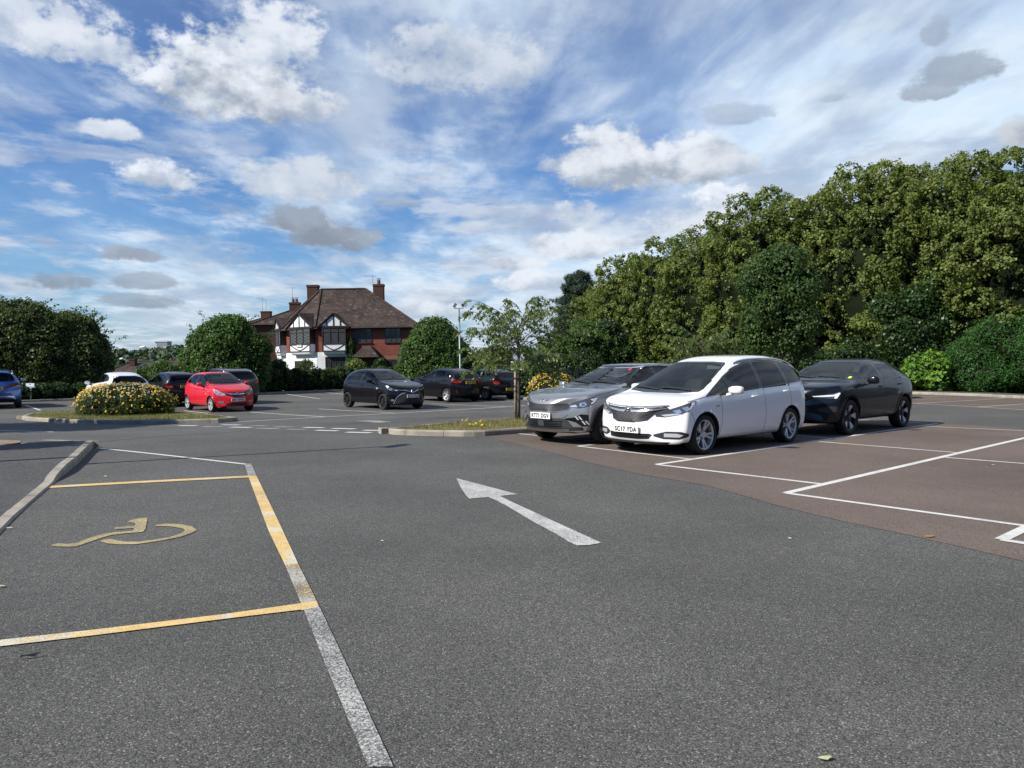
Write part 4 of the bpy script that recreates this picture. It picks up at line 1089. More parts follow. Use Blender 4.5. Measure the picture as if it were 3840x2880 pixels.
c.line('bonnet_gap', M_SEAM, [(1.80, 0, .885), (1.5, 0, .93), (1.36, 0, .95)], 90, .008, .0015)
c.line('bumper_gap', M_SEAM, [(1.78, 0, .72), (1.72, 0, .62), (1.70, 0, .56)], 90, .007, .0015)
c.panel('side_badge', M_CHROME, [(1.10, .9, .80), (1.02, .9, .81), (.99, .9, .80), (1.02, .9, .785), (1.08, .9, .785)], 90, .006, step=.03)
c.rails(.12, -1.85, .615, M_SILVER, .035, .016)
c.panel('tail_lamp', M_REDDK, [(-2.05, .9, 1.06), (-2.22, .86, 1.08), (-2.30, .72, 1.05), (-2.32, .62, .95), (-2.28, .8, .84), (-2.12, .92, .88)], 125, .006)
# sun visor and card behind the screen
MB().box(.22, .26, .18, .52, 1.40, 1.50).build('sun_visor', mat('visor_cloth', (.42, .44, .42), .8), c.root)
# ---- end
def badge_arcs(c, y, z, r, kind):
    b_, bx = c.disc_badge('badge', M_CHROME if kind != 'field' else M_LAMPDK, y, z, r); return b_
# ---------------------------------------------------------------- grey crossover
sp = base_spec(2.25, -2.105, .9025, 1.515, 1.35, -1.35, .335, .385, (2.05, .90), (1.00, 1.075), (.12, 1.455),
               [(-.10, 1.49), (-.55, 1.515), (-1.1, 1.50), (-1.6, 1.45)], [(-1.88, 1.37), (-1.99, 1.22), (-2.06, 1.02)],
               belt=[(1.1, 1.0), (0, 1.03), (-1.2, 1.06), (-2.1, 1.0)], wroof=[(2.05, .72), (1.2, .78), (1.0, .79), (.6, .71), (.15, .60), (-.3, .585), (-1.2, .57), (-1.8, .53), (-2.05, .66)],
               zn=.60, zb=.20, zsill=.24, fw=.76, bow=.28, tbow=.22, tw=.78, tail_top=(-2.06, .98), zrb=.32, ztail=.6, cab=(.86, -1.7), cabz=1.05, seatx=.0, tyrew=.215)
loc = place((2276, 1598), .335, ANG_R, sp['fa'], sp['W'] - .06)
c = Car('metallic grey crossover with roof rails and plate KT71 DGV parked beside the white people carrier', 'car', sp, loc, ANG_R, PAINT_GREY, res=6)
c.side_windows([(.98, 1.035), (.60, 1.24), (.25, 1.385), (-.1, 1.43), (-.6, 1.45), (-1.1, 1.43), (-1.5, 1.37), (-1.78, 1.24), (-1.72, 1.14), (-1.2, 1.09), (0, 1.04)],
               [[(.72, 1.07), (.55, 1.22), (.22, 1.355), (-.1, 1.40), (-.22, 1.405), (-.22, 1.07)], [(-.33, 1.075), (-.33, 1.41), (-.7, 1.415), (-1.05, 1.40), (-1.10, 1.11)], [(-1.2, 1.12), (-1.18, 1.39), (-1.45, 1.345), (-1.68, 1.225), (-1.64, 1.16)]],
               [M_GLASS, M_GLASS_DK, M_GLASS_DK])
c.line('window_trim', M_CHROME, [(.98, 0, 1.04), (.60, 0, 1.245), (.25, 0, 1.392), (-.1, 0, 1.437), (-.6, 0, 1.457), (-1.1, 0, 1.437), (-1.5, 0, 1.377), (-1.78, 0, 1.25)], 90, .016, .008)
screen(c, 1.085, 1.465, .735, .54, fb=.04, ft=.025, fs=.02)
wipers(c, 1.10)
screen(c, 1.08, 1.36, .62, .50, 180, 'back_window', M_GLASS_DK)
c.panel('roof_light_strip', M_CHROME, symf([(0, .50, 1.478), (0, .50, 1.470)]), 0, .006, both=False)
c.cabin(); c.finish(); cladding(c, .385, .055, None, (.24, .35))
c.wheels((5, 'blade'), M_RIM_GREY, rim_r=.235); c.rails(.02, -1.65, .565, M_SILVER, .045, .016)
gr = c.panel('grille', M_TRIM, symf([(2.2, .12, .745), (2.2, .30, .765), (2.2, .50, .765), (2.2, .565, .72), (2.2, .52, .655), (2.2, .30, .615), (2.2, .12, .63)]), 0, .010, both=False)[0]
for y0 in (.16, -.50):
    for j in range(5):
        for k in range(3):
            y = y0 + j * .085 + (k % 2) * .04; z = .655 + k * .035
            c.line('grille_mesh', M_MESH, [(0, y - .02, z), (0, y, z + .014), (0, y + .02, z)], 0, .008, .015, both=False, parent=gr)
c.line('grille_trim', M_SILVER, [(0, .12, .75), (0, .30, .77), (0, .50, .77), (0, .57, .72), (0, .52, .648), (0, .30, .608), (0, 0, .624), (0, -.30, .608), (0, -.52, .648), (0, -.57, .72), (0, -.50, .77), (0, -.30, .77), (0, -.12, .75)], 0, .011, .009, both=False)
# maker's lettering on the bonnet lip: slanted joined strokes
e_ = MB()
h, n = c.cast((0, 0, .80), (-1, 0, 0))
for (ya, za, yb, zb_) in ((.115, .815, .115, .85), (.115, .828, .075, .85), (.105, .832, .07, .813), (.055, .813, .045, .85), (.040, .813, .0, .85), (0, .85, -.030, .813), (-.035, .813, -.075, .85), (-.075, .85, -.105, .813)):
    ha = c.cast((0, ya, za), (-1, 0, 0))[0]; hb = c.cast((0, yb, zb_), (-1, 0, 0))[0]
    e_.tube([(ha.x + .010, ya, za), (hb.x + .010, yb, zb_)], .008, 5)
e_.build('bonnet_lettering', M_CHROME, c.root)
lamp(c, 'headlamp', [(2.14, .57, .735), (2.02, .68, .80), (1.85, .78, .855), (1.66, .84, .89), (1.60, .86, .865), (1.68, .87, .79), (1.85, .85, .715), (2.02, .77, .68), (2.13, .60, .70)], 45,
     [('lamp_lens', M_CHROME, [(1.98, .75, .775), (1.90, .80, .79), (1.86, .82, .745), (1.92, .80, .71), (1.99, .75, .72)], .010), ('lamp_lens', M_LAMPDK, [(1.955, .765, .765), (1.905, .79, .765), (1.89, .80, .735), (1.94, .77, .73)], .014),
      ('lamp_light_guide', M_DRL, [(1.80, .84, .84), (1.66, .86, .875), (1.63, .86, .865), (1.70, .87, .80), (1.78, .85, .76), (1.80, .85, .77), (1.74, .86, .81)], .010),
      ('indicator', M_CLEAR, [(2.12, .60, .72), (2.03, .70, .745), (2.02, .73, .70), (2.11, .62, .70)], .010)])
c.panel('lower_bumper', M_TRIM, symf([(2.2, .3, .485), (2.2, .50, .485), (2.2, .62, .34), (2.1, .76, .34), (2.1, .78, .24), (2.2, .5, .21), (2.2, .2, .21)]), 0, .006, both=False)
c.panel('bumper_garnish', PAINT_GREY, symf([(2.2, .3, .57), (2.2, .52, .56), (2.2, .44, .50), (2.2, .2, .495)]), 0, .010, both=False)
for zz in (.355, .395, .435): c.line('lower_grille_bar', M_GLOSSBLK, [(0, -.44, zz), (0, .44, zz)], 0, .014, .018, both=False)
c.panel('radar_cover', M_LAMPDK, [(2.2, .075, .45), (2.2, -.075, .45), (2.2, -.075, .35), (2.2, .075, .35)], 0, .020, both=False)
c.panel('skid_plate', M_SILVER, symf([(2.2, .3, .29), (2.2, .56, .30), (2.2, .56, .255), (2.2, .3, .245)]), 0, .018, both=False)
c.panel('fog_lamp_surround', M_GLOSSBLK, [(2.15, .53, .495), (2.05, .68, .515), (1.97, .76, .575), (1.85, .84, .565), (1.85, .85, .365), (1.98, .78, .355), (2.05, .70, .43), (2.15, .53, .475)], 42, .007)
for k in range(4): c.panel('fog_lamp', M_CLEAR, [(2.05 - .05 * k, .68 + .04 * k, .535 if k < 2 else .45), (2.03 - .05 * k, .70 + .04 * k, .54 if k < 2 else .455), (1.98 - .05 * k, .73 + .04 * k, .475 if k < 2 else .39), (2.0 - .05 * k, .71 + .04 * k, .47 if k < 2 else .385)], 42, .014, step=.03)
c.plate('KT71 DGV', True, .535)
c.mirrors(.62, 1.06, sz=(.11, .11, .075)); c.handles([(-.1, .93), (-1.05, .96)])
for q in ([(.80, 0, .30), (.76, 0, .6), (.80, 0, 1.0)], [(-.28, 0, .30), (-.30, 0, .6), (-.28, 0, 1.03)]): c.line('door_gap', M_SEAM, q, 90, .008, .0015)
c.line('bonnet_gap', M_SEAM, [(1.68, 0, .905), (1.2, 0, .975), (1.0, 0, 1.01)], 90, .008, .0015)
st_ = c.panel('windscreen_sticker', mat('red_sticker', (.6, .05, .04), .5), [(0, .40, 1.40), (0, .44, 1.40), (0, .45, 1.38), (0, .44, 1.365), (0, .40, 1.365), (0, .39, 1.38)], 0, .004, both=False, step=.02, skirt=.001)

# ---------------------------------------------------------------- dark navy coupe SUV
sp = base_spec(2.22, -2.21, .9365, 1.585, 1.35, -1.35, .365, .425, (2.06, .99), (1.05, 1.14), (.14, 1.53),
               [(-.12, 1.57), (-.5, 1.595), (-1.0, 1.59), (-1.45, 1.54), (-1.78, 1.46)], [(-2.0, 1.35), (-2.08, 1.23), (-2.14, 1.08)],
               belt=[(1.1, 1.05), (0, 1.08), (-1.2, 1.12), (-2.1, 1.10)], wroof=[(2.05, .74), (1.2, .80), (1.0, .80), (.6, .73), (.15, .62), (-.3, .60), (-1.2, .57), (-1.8, .56), (-2.1, .68)],
               zn=.60, zb=.22, zsill=.27, fw=.76, bow=.28, tbow=.22, tw=.78, tail_top=(-2.14, 1.04), zrb=.34, ztail=.65, cab=(.86, -1.6), cabz=1.09, seatx=.0, tyrew=.235, winset=.02)
loc = place2((3179.4, 1567.5), (3388, 1541), .365, ANG_R, sp['W'] - .06)
c = Car('very dark navy coupe-backed SUV parked behind the white people carrier, five-spoke silver wheels', 'car', sp, loc, ANG_R, PAINT_NAVY, res=6)
c.side_windows([(.92, 1.09), (.60, 1.28), (.28, 1.42), (-.1, 1.49), (-.5, 1.51), (-.95, 1.495), (-1.42, 1.425), (-1.68, 1.32), (-1.64, 1.22), (-1.2, 1.165), (0, 1.10)],
               [[(.74, 1.12), (.55, 1.28), (.26, 1.40), (-.1, 1.455), (-.20, 1.46), (-.24, 1.13)], [(-.35, 1.135), (-.31, 1.465), (-.6, 1.475), (-.95, 1.455), (-1.10, 1.425), (-1.16, 1.185)], [(-1.24, 1.19), (-1.18, 1.40), (-1.36, 1.36), (-1.52, 1.28), (-1.50, 1.23)]],
               [M_GLASS, M_GLASS_DK, M_GLASS_DK])
screen(c, 1.14, 1.535, .75, .555, fb=.035, ft=.03, fs=.02); wipers(c, 1.155)
screen(c, 1.20, 1.42, .58, .50, 180, 'back_window', M_GLASS_DK)
c.cabin(); c.finish(); cladding(c, .425, .05, M_GLOSSBLK, None)
c.wheels((5, 'two'), M_RIM, rim_r=.262)
c.panel('grille', M_GLOSSBLK, symf([(2.2, .3, .80), (2.2, .44, .79), (2.2, .43, .63), (2.2, .3, .60)]), 0, .008, both=False)
c.panel('lower_grille', M_TRIM, symf([(2.2, .3, .45), (2.2, .42, .45), (2.2, .50, .33), (2.2, .3, .31)]), 0, .008, both=False)
lamp(c, 'headlamp', [(2.17, .48, .815), (2.05, .64, .835), (1.9, .76, .86), (1.74, .86, .90), (1.78, .87, .84), (1.86, .85, .755), (2.0, .75, .765), (2.15, .52, .79)], 40,
     [('lamp_light_guide', M_DRL, [(2.15, .50, .81), (2.0, .68, .825), (1.86, .79, .84), (1.77, .85, .885), (1.76, .87, .87), (1.85, .85, .765), (1.89, .82, .765), (1.86, .81, .81), (1.98, .70, .80), (2.14, .52, .795)], .010)])
c.panel('air_intake', M_TRIM, [(2.1, .60, .56), (1.95, .76, .60), (1.85, .85, .60), (1.86, .85, .50), (2.0, .75, .46), (2.1, .60, .50)], 42, .006)
c.mirrors(.62, 1.13, sz=(.10, .115, .085), cap=None); c.handles([(-.12, .985), (-1.12, 1.02)])
for q in ([(.84, 0, .33), (.78, 0, .6), (.82, 0, 1.06)], [(-.30, 0, .33), (-.33, 0, .6), (-.28, 0, 1.08)], [(-1.22, 0, 1.1), (-1.26, 0, .9), (-1.05, 0, .75)]): c.line('door_gap', M_SEAM, q, 90, .008, .0015)
c.line('bonnet_gap', M_SEAM, [(1.78, 0, .93), (1.3, 0, 1.01), (1.0, 0, 1.06)], 90, .010, .0015)
c.panel('permit_disc', mat('lime_sticker', (.55, .75, .05), .5), [(0, -.60, 1.19), (0, -.64, 1.20), (0, -.67, 1.19), (0, -.67, 1.165), (0, -.64, 1.155), (0, -.60, 1.165)], 0, .006, both=False, step=.02, skirt=.001) if False else None
c.panel('tail_lamp', M_REDDK, [(-2.0, .9, 1.12), (-2.12, .85, 1.12), (-2.15, .8, .98), (-2.16, .8, .80), (-2.08, .9, .80), (-2.04, .92, .98)], 125, .008, step=.03)
c.panel('permit_disc', mat('lime_sticker', (.60, .80, .06), .5), [(0, .60, 1.195), (0, .64, 1.20), (0, .665, 1.19), (0, .665, 1.165), (0, .64, 1.158), (0, .60, 1.165)], 0, .006, both=False, step=.02, skirt=.001)

# ---------------------------------------------------------------- small red hatchback
ANG_L = R(-47.8)
sp = base_spec(1.895, -1.785, .7975, 1.485, 1.19, -1.195, .288, .335, (1.70, .83), (1.06, 1.03), (.22, 1.42),
               [(0.0, 1.465), (-.4, 1.485), (-.9, 1.47), (-1.3, 1.42)], [(-1.50, 1.375), (-1.60, 1.24), (-1.68, 1.0)],
               belt=[(1.0, .93), (0, .97), (-1.0, 1.04), (-1.7, 1.0)], wroof=[(1.7, .62), (1.2, .68), (1.05, .69), (.7, .64), (.25, .565), (-.3, .555), (-1.1, .53), (-1.5, .48), (-1.7, .60)],
               zn=.50, zb=.17, zsill=.20, fw=.76, bow=.28, tbow=.22, tw=.78, tail_top=(-1.70, .96), zrb=.30, ztail=.55, cab=(.92, -1.4), cabz=.99, seatx=.05, tyrew=.175)
loc = place((791, 1517.1), .288, ANG_L, sp['fa'], -(sp['W'] - .05))
c = Car('small bright red hatchback with plate MF16 WWZ standing beyond the round flowering shrub', 'car', sp, loc, ANG_L, PAINT_RED, res=5)
c.side_windows([(.95, .965), (.62, 1.20), (.30, 1.34), (-.1, 1.40), (-.5, 1.40), (-.9, 1.375), (-1.22, 1.28), (-1.30, 1.14), (-1.15, 1.08), (-.5, 1.02), (.3, .98)],
               [[(.62, 1.0), (.58, 1.18), (.28, 1.305), (-.08, 1.365), (-.16, 1.37), (-.20, 1.02)], [(-.38, 1.035), (-.30, 1.37), (-.6, 1.365), (-.88, 1.345), (-1.14, 1.25), (-1.22, 1.14), (-1.12, 1.105)]], [M_GLASS, M_GLASS_DK], frame=M_GLOSSBLK)
screen(c, 1.035, 1.425, .64, .50, fb=.035, ft=.025, fs=.02); wipers(c, 1.05, .45, -.05)
screen(c, 1.02, 1.35, .58, .46, 180, 'back_window', M_GLASS_DK)
c.cabin(wheel_y=-.34); c.finish(); c.wheels((5, 'double', .3), M_RIM, rim_r=.205)
c.panel('grille', M_GLOSSBLK, symf([(2.2, .2, .72), (2.2, .44, .745), (2.2, .47, .73), (2.2, .36, .625), (2.2, .2, .575), (2.2, .1, .565)]), 0, .006, both=False)
c.panel('chrome_bar', M_CHROME, [(2, .05, .675), (2, .25, .69), (2, .46, .742), (2, .46, .722), (2, .28, .655), (2, .05, .635)], 0, .014, step=.04)
b_, bx = c.disc_badge('badge', M_CHROME, 0, .665, .062)
lamp(c, 'headlamp', [(1.80, .47, .68), (1.70, .58, .73), (1.55, .70, .84), (1.48, .745, .85), (1.50, .75, .75), (1.62, .70, .64), (1.76, .56, .615), (1.82, .48, .64)], 42,
     [('lamp_lens', M_CHROME, [(1.72, .60, .70), (1.64, .66, .72), (1.62, .68, .66), (1.70, .62, .65)], .010), ('lamp_lens', M_CHROME, [(1.60, .69, .77), (1.54, .72, .80), (1.53, .73, .74), (1.59, .70, .71)], .010)], m=M_CLEAR)
c.panel('fog_lamp', M_CHROME, [(1.80, .50, .415), (1.68, .62, .42), (1.62, .68, .39), (1.66, .66, .34), (1.78, .54, .33)], 38, .010, step=.03)
c.panel('lower_grille', M_TRIM, symf([(2.2, .3, .345), (2.2, .44, .33), (2.2, .40, .27), (2.2, .2, .255)]), 0, .006, both=False)
c.plate('MF16 WWZ', True, .455)
c.mirrors(.56, 1.03, sz=(.10, .105, .07)); c.handles([(-.15, .86), (-.98, .93)])
for q in ([(.70, 0, .28), (.68, 0, .6), (.70, 0, .95)], [(-.30, 0, .28), (-.34, 0, .6), (-.30, 0, 1.0)]): c.line('door_gap', M_SEAM, q, 90, .009, .0015)
c.line('bonnet_gap', M_SEAM, [(1.5, 0, .86), (1.2, 0, .92), (1.0, 0, .95)], 90, .008, .0015)
c.panel('side_indicator', M_DRL, [(.86, .8, .70), (.82, .8, .70), (.82, .8, .68), (.86, .8, .68)], 90, .006, step=.03)

# ---------------------------------------------------------------- black supermini with the big grille arch
sp = base_spec(2.05, -1.90, .8475, 1.51, 1.255, -1.255, .300, .345, (1.84, .86), (1.10, 1.06), (.20, 1.44),
               [(0.0, 1.485), (-.4, 1.51), (-.9, 1.495), (-1.35, 1.44)], [(-1.58, 1.385), (-1.70, 1.22), (-1.79, 1.0)],
               belt=[(1.1, .96), (0, 1.0), (-1.0, 1.06), (-1.8, 1.0)], wroof=[(1.84, .66), (1.2, .72), (1.1, .73), (.7, .67), (.25, .585), (-.3, .575), (-1.1, .55), (-1.5, .50), (-1.8, .62)],
               zn=.48, zb=.17, zsill=.20, fw=.76, bow=.28, tbow=.22, tw=.78, tail_top=(-1.82, .98), zrb=.30, ztail=.55, cab=(.96, -1.5), cabz=1.02, seatx=.05, tyrew=.185)
loc = place((1435.3, 1506.4), .30, ANG_L, sp['fa'], -(sp['W'] - .05))
c = Car('black hatchback with plate LL15 PLN and thin chrome arch round its grille', 'car', sp, loc, ANG_L, PAINT_BLACK, res=5)
c.side_windows([(1.02, 1.0), (.62, 1.23), (.30, 1.37), (-.1, 1.425), (-.5, 1.43), (-.9, 1.41), (-1.28, 1.34), (-1.40, 1.16), (-1.35, 1.10), (-.5, 1.05), (.3, 1.01)],
               [[(.90, 1.02), (.74, 1.12), (.64, 1.17), (.63, 1.03)], [(.56, 1.035), (.56, 1.21), (.28, 1.335), (-.08, 1.39), (-.16, 1.395), (-.20, 1.055)], [(-.36, 1.065), (-.30, 1.395), (-.6, 1.395), (-.90, 1.38), (-1.20, 1.32), (-1.32, 1.15), (-1.3, 1.12)]], [M_GLASS, M_GLASS, M_GLASS])
screen(c, 1.06, 1.445, .67, .51, fb=.035, ft=.025, fs=.02); wipers(c, 1.08, .45, -.05)
screen(c, 1.02, 1.36, .60, .47, 180, 'back_window', M_GLASS_DK)
c.cabin(wheel_y=-.36); c.finish(); c.wheels((5, 'double', .3), M_RIM_BLK, rim_r=.215)
AR = [(0, .66, .24), (0, .62, .34), (0, .55, .48), (0, .42, .585), (0, .28, .635)]
c.panel('grille', M_TRIM, symf([(2, .10, .60), (2, .28, .62), (2, .42, .57), (2, .54, .47), (2, .61, .33), (2, .64, .25), (2, .3, .22)]), 0, .006, both=False)
for sg in (1, -1): c.line('chrome_arch', M_CHROME, [(x, y * sg, z) for x, y, z in AR], 0, .024, .016, both=False)
c.line('chrome_bar', M_CHROME, [(0, .60, .745), (0, .25, .715), (0, .10, .66), (0, 0, .625), (0, -.10, .66), (0, -.25, .715), (0, -.60, .745)], 0, .018, .014, both=False)
b_, bx = c.disc_badge('badge', M_CHROME, 0, .69, .060); i_ = c.disc_badge('badge_field', M_GLOSSBLK, 0, .69, .046); i_[0].location.x += .004; i_[0].parent = b_
e1 = MB()
for (ry, rz, cz_) in ((.045, .033, .69), (.016, .033, .69), (.034, .014, .705)):
    e1.tube([(bx + .006, ry * math.cos(t * math.pi / 8), cz_ + rz * math.sin(t * math.pi / 8)) for t in range(17)], .006, 5, cap=False)
e1.build('badge_emblem', M_CHROME, b_)
lamp(c, 'headlamp', [(1.88, .52, .735), (1.75, .62, .78), (1.58, .73, .88), (1.48, .79, .905), (1.46, .80, .87), (1.55, .80, .79), (1.72, .72, .70), (1.88, .54, .70)], 42,
     [('lamp_lens', M_CHROME, [(1.72, .68, .775), (1.63, .74, .80), (1.62, .76, .74), (1.70, .71, .72)], .010), ('indicator', M_DRL, [(1.60, .74, .87), (1.50, .79, .90), (1.48, .80, .87), (1.57, .78, .82)], .010), ('lamp_lens', M_DRL, [(1.86, .54, .73), (1.80, .60, .74), (1.80, .62, .71), (1.86, .55, .71)], .010)])
c.panel('fog_lamp', M_CHROME, [(1.80, .66, .39), (1.75, .70, .405), (1.70, .73, .39), (1.70, .73, .35), (1.75, .70, .33), (1.80, .66, .345)], 38, .012, step=.03)
c.plate('LL15 PLN', True, .51, band=True)
c.mirrors(.60, 1.06, sz=(.105, .115, .07)); c.handles([(-.15, .90), (-1.08, .97)])
for q in ([(.78, 0, .28), (.76, 0, .6), (.78, 0, .98)], [(-.30, 0, .28), (-.34, 0, .6), (-.28, 0, 1.02)]): c.line('door_gap', M_SEAM, q, 90, .009, .0015)
c.panel('side_badge', M_DRL, [(1.02, .8, .80), (.90, .8, .81), (.88, .8, .79), (.98, .8, .785)], 90, .006, step=.03)
c.panel('tail_lamp', M_RED, [(-1.62, .8, 1.04), (-1.74, .7, 1.02), (-1.80, .68, .90), (-1.70, .8, .84), (-1.58, .83, .96)], 130, .008, step=.03)

# ---------------------------------------------------------------- cars seen from behind
ANG_B = R(132)
def rear_car(label, sp, hub_px, loc, paintm, plate, ang=ANG_B, lampm=None, glassm=None, style=(5, 'double', .3), rimm=None, dlo=None, plate_z=.80, rails_=None, res=5, tail=None, extras=None, badge=None, back=None, ylamp=None, plate_w=1):
    rw = sp['rw']
    if hub_px: loc = place(hub_px, rw, ang, sp['ra'], sp['W'] - .05)
    c = Car(label, 'car', sp, loc, ang, paintm, res=res)
    c.side_windows(dlo[0], dlo[1], glassm or M_GLASS)
    zc_ = sp['top'][[t[0] for t in sp['top']].index(sp['cowl'][0])][1] if 'cowl' in sp else 1.05
    screen(c, sp['scr'][0], sp['scr'][1], sp['scr'][2], sp['scr'][3], fb=.035, ft=.025, fs=.02)
    bz = back or (1.03, 1.36, .60, .50)
    screen(c, *bz, 180, 'back_window', M_GLASS_DK, fs=.03, fb=.04, ft=.04)
    c.cabin(); c.finish(); c.wheels(style, rimm or M_RIM, rim_r=rw * .67)
    for q in tail or []: c.panel('tail_lamp', q[0], q[1], q[2], .010, step=.03)
    if plate: c.plate(plate, False, plate_z, yellow=True)
    c.panel('rear_diffuser', M_TRIM, symf([(-2, .3, .40), (-2, .58, .38), (-2, .66, .30), (-2, .3, .28)]), 180, .008, both=False)
    c.mirrors(sp['mx'], sp['mz'], sz=(.10, .11, .07)); c.handles([(-.15, .90), (-1.08, .96)])
    if rails_: c.rails(*rails_)
    c.line('wiper', M_TRIM, [(0, .02, bz[0] + .03), (0, .28, bz[0] + .06)], 180, .02, .016, both=False)
    return c
SP_F = base_spec(2.08, -1.96, .8675, 1.476, 1.2465, -1.2465, .305, .35, (1.88, .86), (1.05, 1.03), (.15, 1.405),
               [(-.05, 1.45), (-.4, 1.476), (-.9, 1.455), (-1.35, 1.39)], [(-1.62, 1.32), (-1.74, 1.18), (-1.84, 1.0)],
               belt=[(1.1, .94), (0, .98), (-1.0, 1.06), (-1.8, 1.02)], wroof=[(1.84, .66), (1.2, .72), (1.0, .73), (.6, .66), (.15, .585), (-.3, .575), (-1.1, .55), (-1.5, .50), (-1.8, .66)],
               zn=.50, zb=.17, zsill=.20, fw=.76, bow=.28, tbow=.22, tw=.78, tail_top=(-1.86, .98), zrb=.30, ztail=.60, cab=(.92, -1.5), cabz=1.0, seatx=.05, tyrew=.195, scr=(1.04, 1.41, .68, .51), mx=.60, mz=1.03)
DLO_F = ([(1.0, .975), (.60, 1.19), (.28, 1.33), (-.1, 1.385), (-.5, 1.395), (-.9, 1.365), (-1.25, 1.27), (-1.42, 1.16), (-1.35, 1.11), (-.5, 1.05), (.3, 1.0)],
         [[(.62, 1.02), (.56, 1.175), (.26, 1.30), (-.1, 1.355), (-.18, 1.36), (-.22, 1.045)], [(-.34, 1.055), (-.30, 1.36), (-.6, 1.36), (-.88, 1.335), (-1.02, 1.29), (-1.06, 1.12)], [(-1.13, 1.13), (-1.10, 1.27), (-1.22, 1.24), (-1.34, 1.16)]])
c = rear_car('black hatchback with wide red tail lamps and yellow plate ML19 UFU, nearest the lamp post', SP_F, (1674, 1482.5), None, PAINT_BLACK, 'ML19 UFU', dlo=DLO_F, rimm=M_RIM, style=(5, 'y'), plate_z=.86,
             tail=[(M_RED, [(-1.62, .86, .97), (-1.78, .78, .99), (-1.88, .60, .965), (-1.90, .46, .93), (-1.89, .48, .85), (-1.83, .72, .83), (-1.70, .86, .87)], 135), (M_CLEAR, [(-1.87, .62, .93), (-1.89, .50, .91), (-1.89, .50, .875), (-1.86, .62, .885)], 160), (M_REDDK, [(-1.86, .76, .56), (-1.88, .70, .55), (-1.88, .66, .40), (-1.86, .72, .42)], 150)])
SP_B = dict(SP_F); SP_B.update(base_spec(2.10, -2.13, .874, 1.42, 1.33, -1.33, .315, .36, (1.95, .80), (.82, 1.0), (-.02, 1.355),
               [(-.2, 1.395), (-.55, 1.42), (-1.05, 1.405), (-1.5, 1.35)], [(-1.80, 1.29), (-1.92, 1.16), (-2.02, .98)],
               belt=[(1.0, .92), (0, .95), (-1.2, 1.0), (-2.0, .98)], wroof=[(1.9, .68), (1.2, .74), (.8, .74), (.5, .68), (0, .585), (-.5, .57), (-1.2, .55), (-1.7, .52), (-2.0, .68)],
               zn=.50, zb=.17, zsill=.20, fw=.76, bow=.28, tbow=.22, tw=.78, tail_top=(-2.04, .94), zrb=.30, ztail=.60, cab=(.7, -1.6), cabz=.97, seatx=-.1, tyrew=.205, scr=(1.01, 1.36, .69, .51), mx=.45, mz=1.0))
DLO_B = ([(.78, .955), (.40, 1.15), (.08, 1.285), (-.3, 1.335), (-.7, 1.345), (-1.1, 1.32), (-1.45, 1.25), (-1.62, 1.12), (-1.5, 1.07), (-.5, 1.0), (.3, .965)],
         [[(.45, .99), (.37, 1.135), (.06, 1.255), (-.3, 1.305), (-.38, 1.31), (-.40, 1.01)], [(-.5, 1.02), (-.48, 1.315), (-.8, 1.315), (-1.08, 1.29), (-1.15, 1.07)], [(-1.24, 1.08), (-1.2, 1.27), (-1.42, 1.22), (-1.52, 1.13)]])
rear_car('dark grey-black hatchback behind the young tree, round lamps and yellow plate on its bumper', SP_B, (1820.5, 1474.5), None, PAINT_BLACK, 'LX11 BXE', dlo=DLO_B, rimm=M_RIM_GREY, style=(5, 'double', .3), plate_z=.50, back=(1.0, 1.30, .62, .50),
         tail=[(M_RED, [(-1.90, .86, .88), (-2.0, .76, .89), (-2.06, .62, .86), (-2.06, .58, .76), (-2.02, .72, .72), (-1.92, .86, .76)], 140)])
b_ = c
# dark estate-like hatchback
SP_S = dict(SP_F); SP_S.update(base_spec(2.06, -1.95, .87, 1.46, 1.28, -1.28, .305, .35, (1.88, .86), (1.05, 1.03), (.15, 1.40),
               [(-.05, 1.44), (-.4, 1.46), (-1.0, 1.45), (-1.45, 1.40)], [(-1.68, 1.35), (-1.78, 1.20), (-1.86, 1.0)],
               belt=[(1.1, .94), (0, .97), (-1.0, 1.0), (-1.8, 1.0)], wroof=[(1.84, .66), (1.2, .72), (1.0, .73), (.6, .66), (.15, .60), (-.3, .59), (-1.1, .575), (-1.6, .55), (-1.85, .66)],
               zn=.50, zb=.17, zsill=.20, fw=.76, bow=.28, tbow=.22, tw=.78, tail_top=(-1.88, .96), zrb=.30, ztail=.60, cab=(.92, -1.5), cabz=1.0, seatx=.05, tyrew=.195, scr=(1.04, 1.40, .68, .51), mx=.60, mz=1.03))
DLO_S = ([(1.0, .965), (.60, 1.18), (.28, 1.32), (-.1, 1.37), (-.5, 1.38), (-1.0, 1.365), (-1.4, 1.30), (-1.55, 1.10), (-1.45, 1.04), (-.5, 1.01), (.3, .98)],
         [[(.62, 1.01), (.56, 1.165), (.26, 1.29), (-.1, 1.34), (-.18, 1.345), (-.22, 1.03)], [(-.34, 1.035), (-.30, 1.35), (-.6, 1.35), (-1.0, 1.335), (-1.08, 1.06)], [(-1.16, 1.07), (-1.1, 1.32), (-1.36, 1.27), (-1.46, 1.12)]])
def by_roof(px, py, z, Y):
    """car origin put under a roof point seen at a photo pixel, at depth Y"""
    return at_depth(px, py, Y)
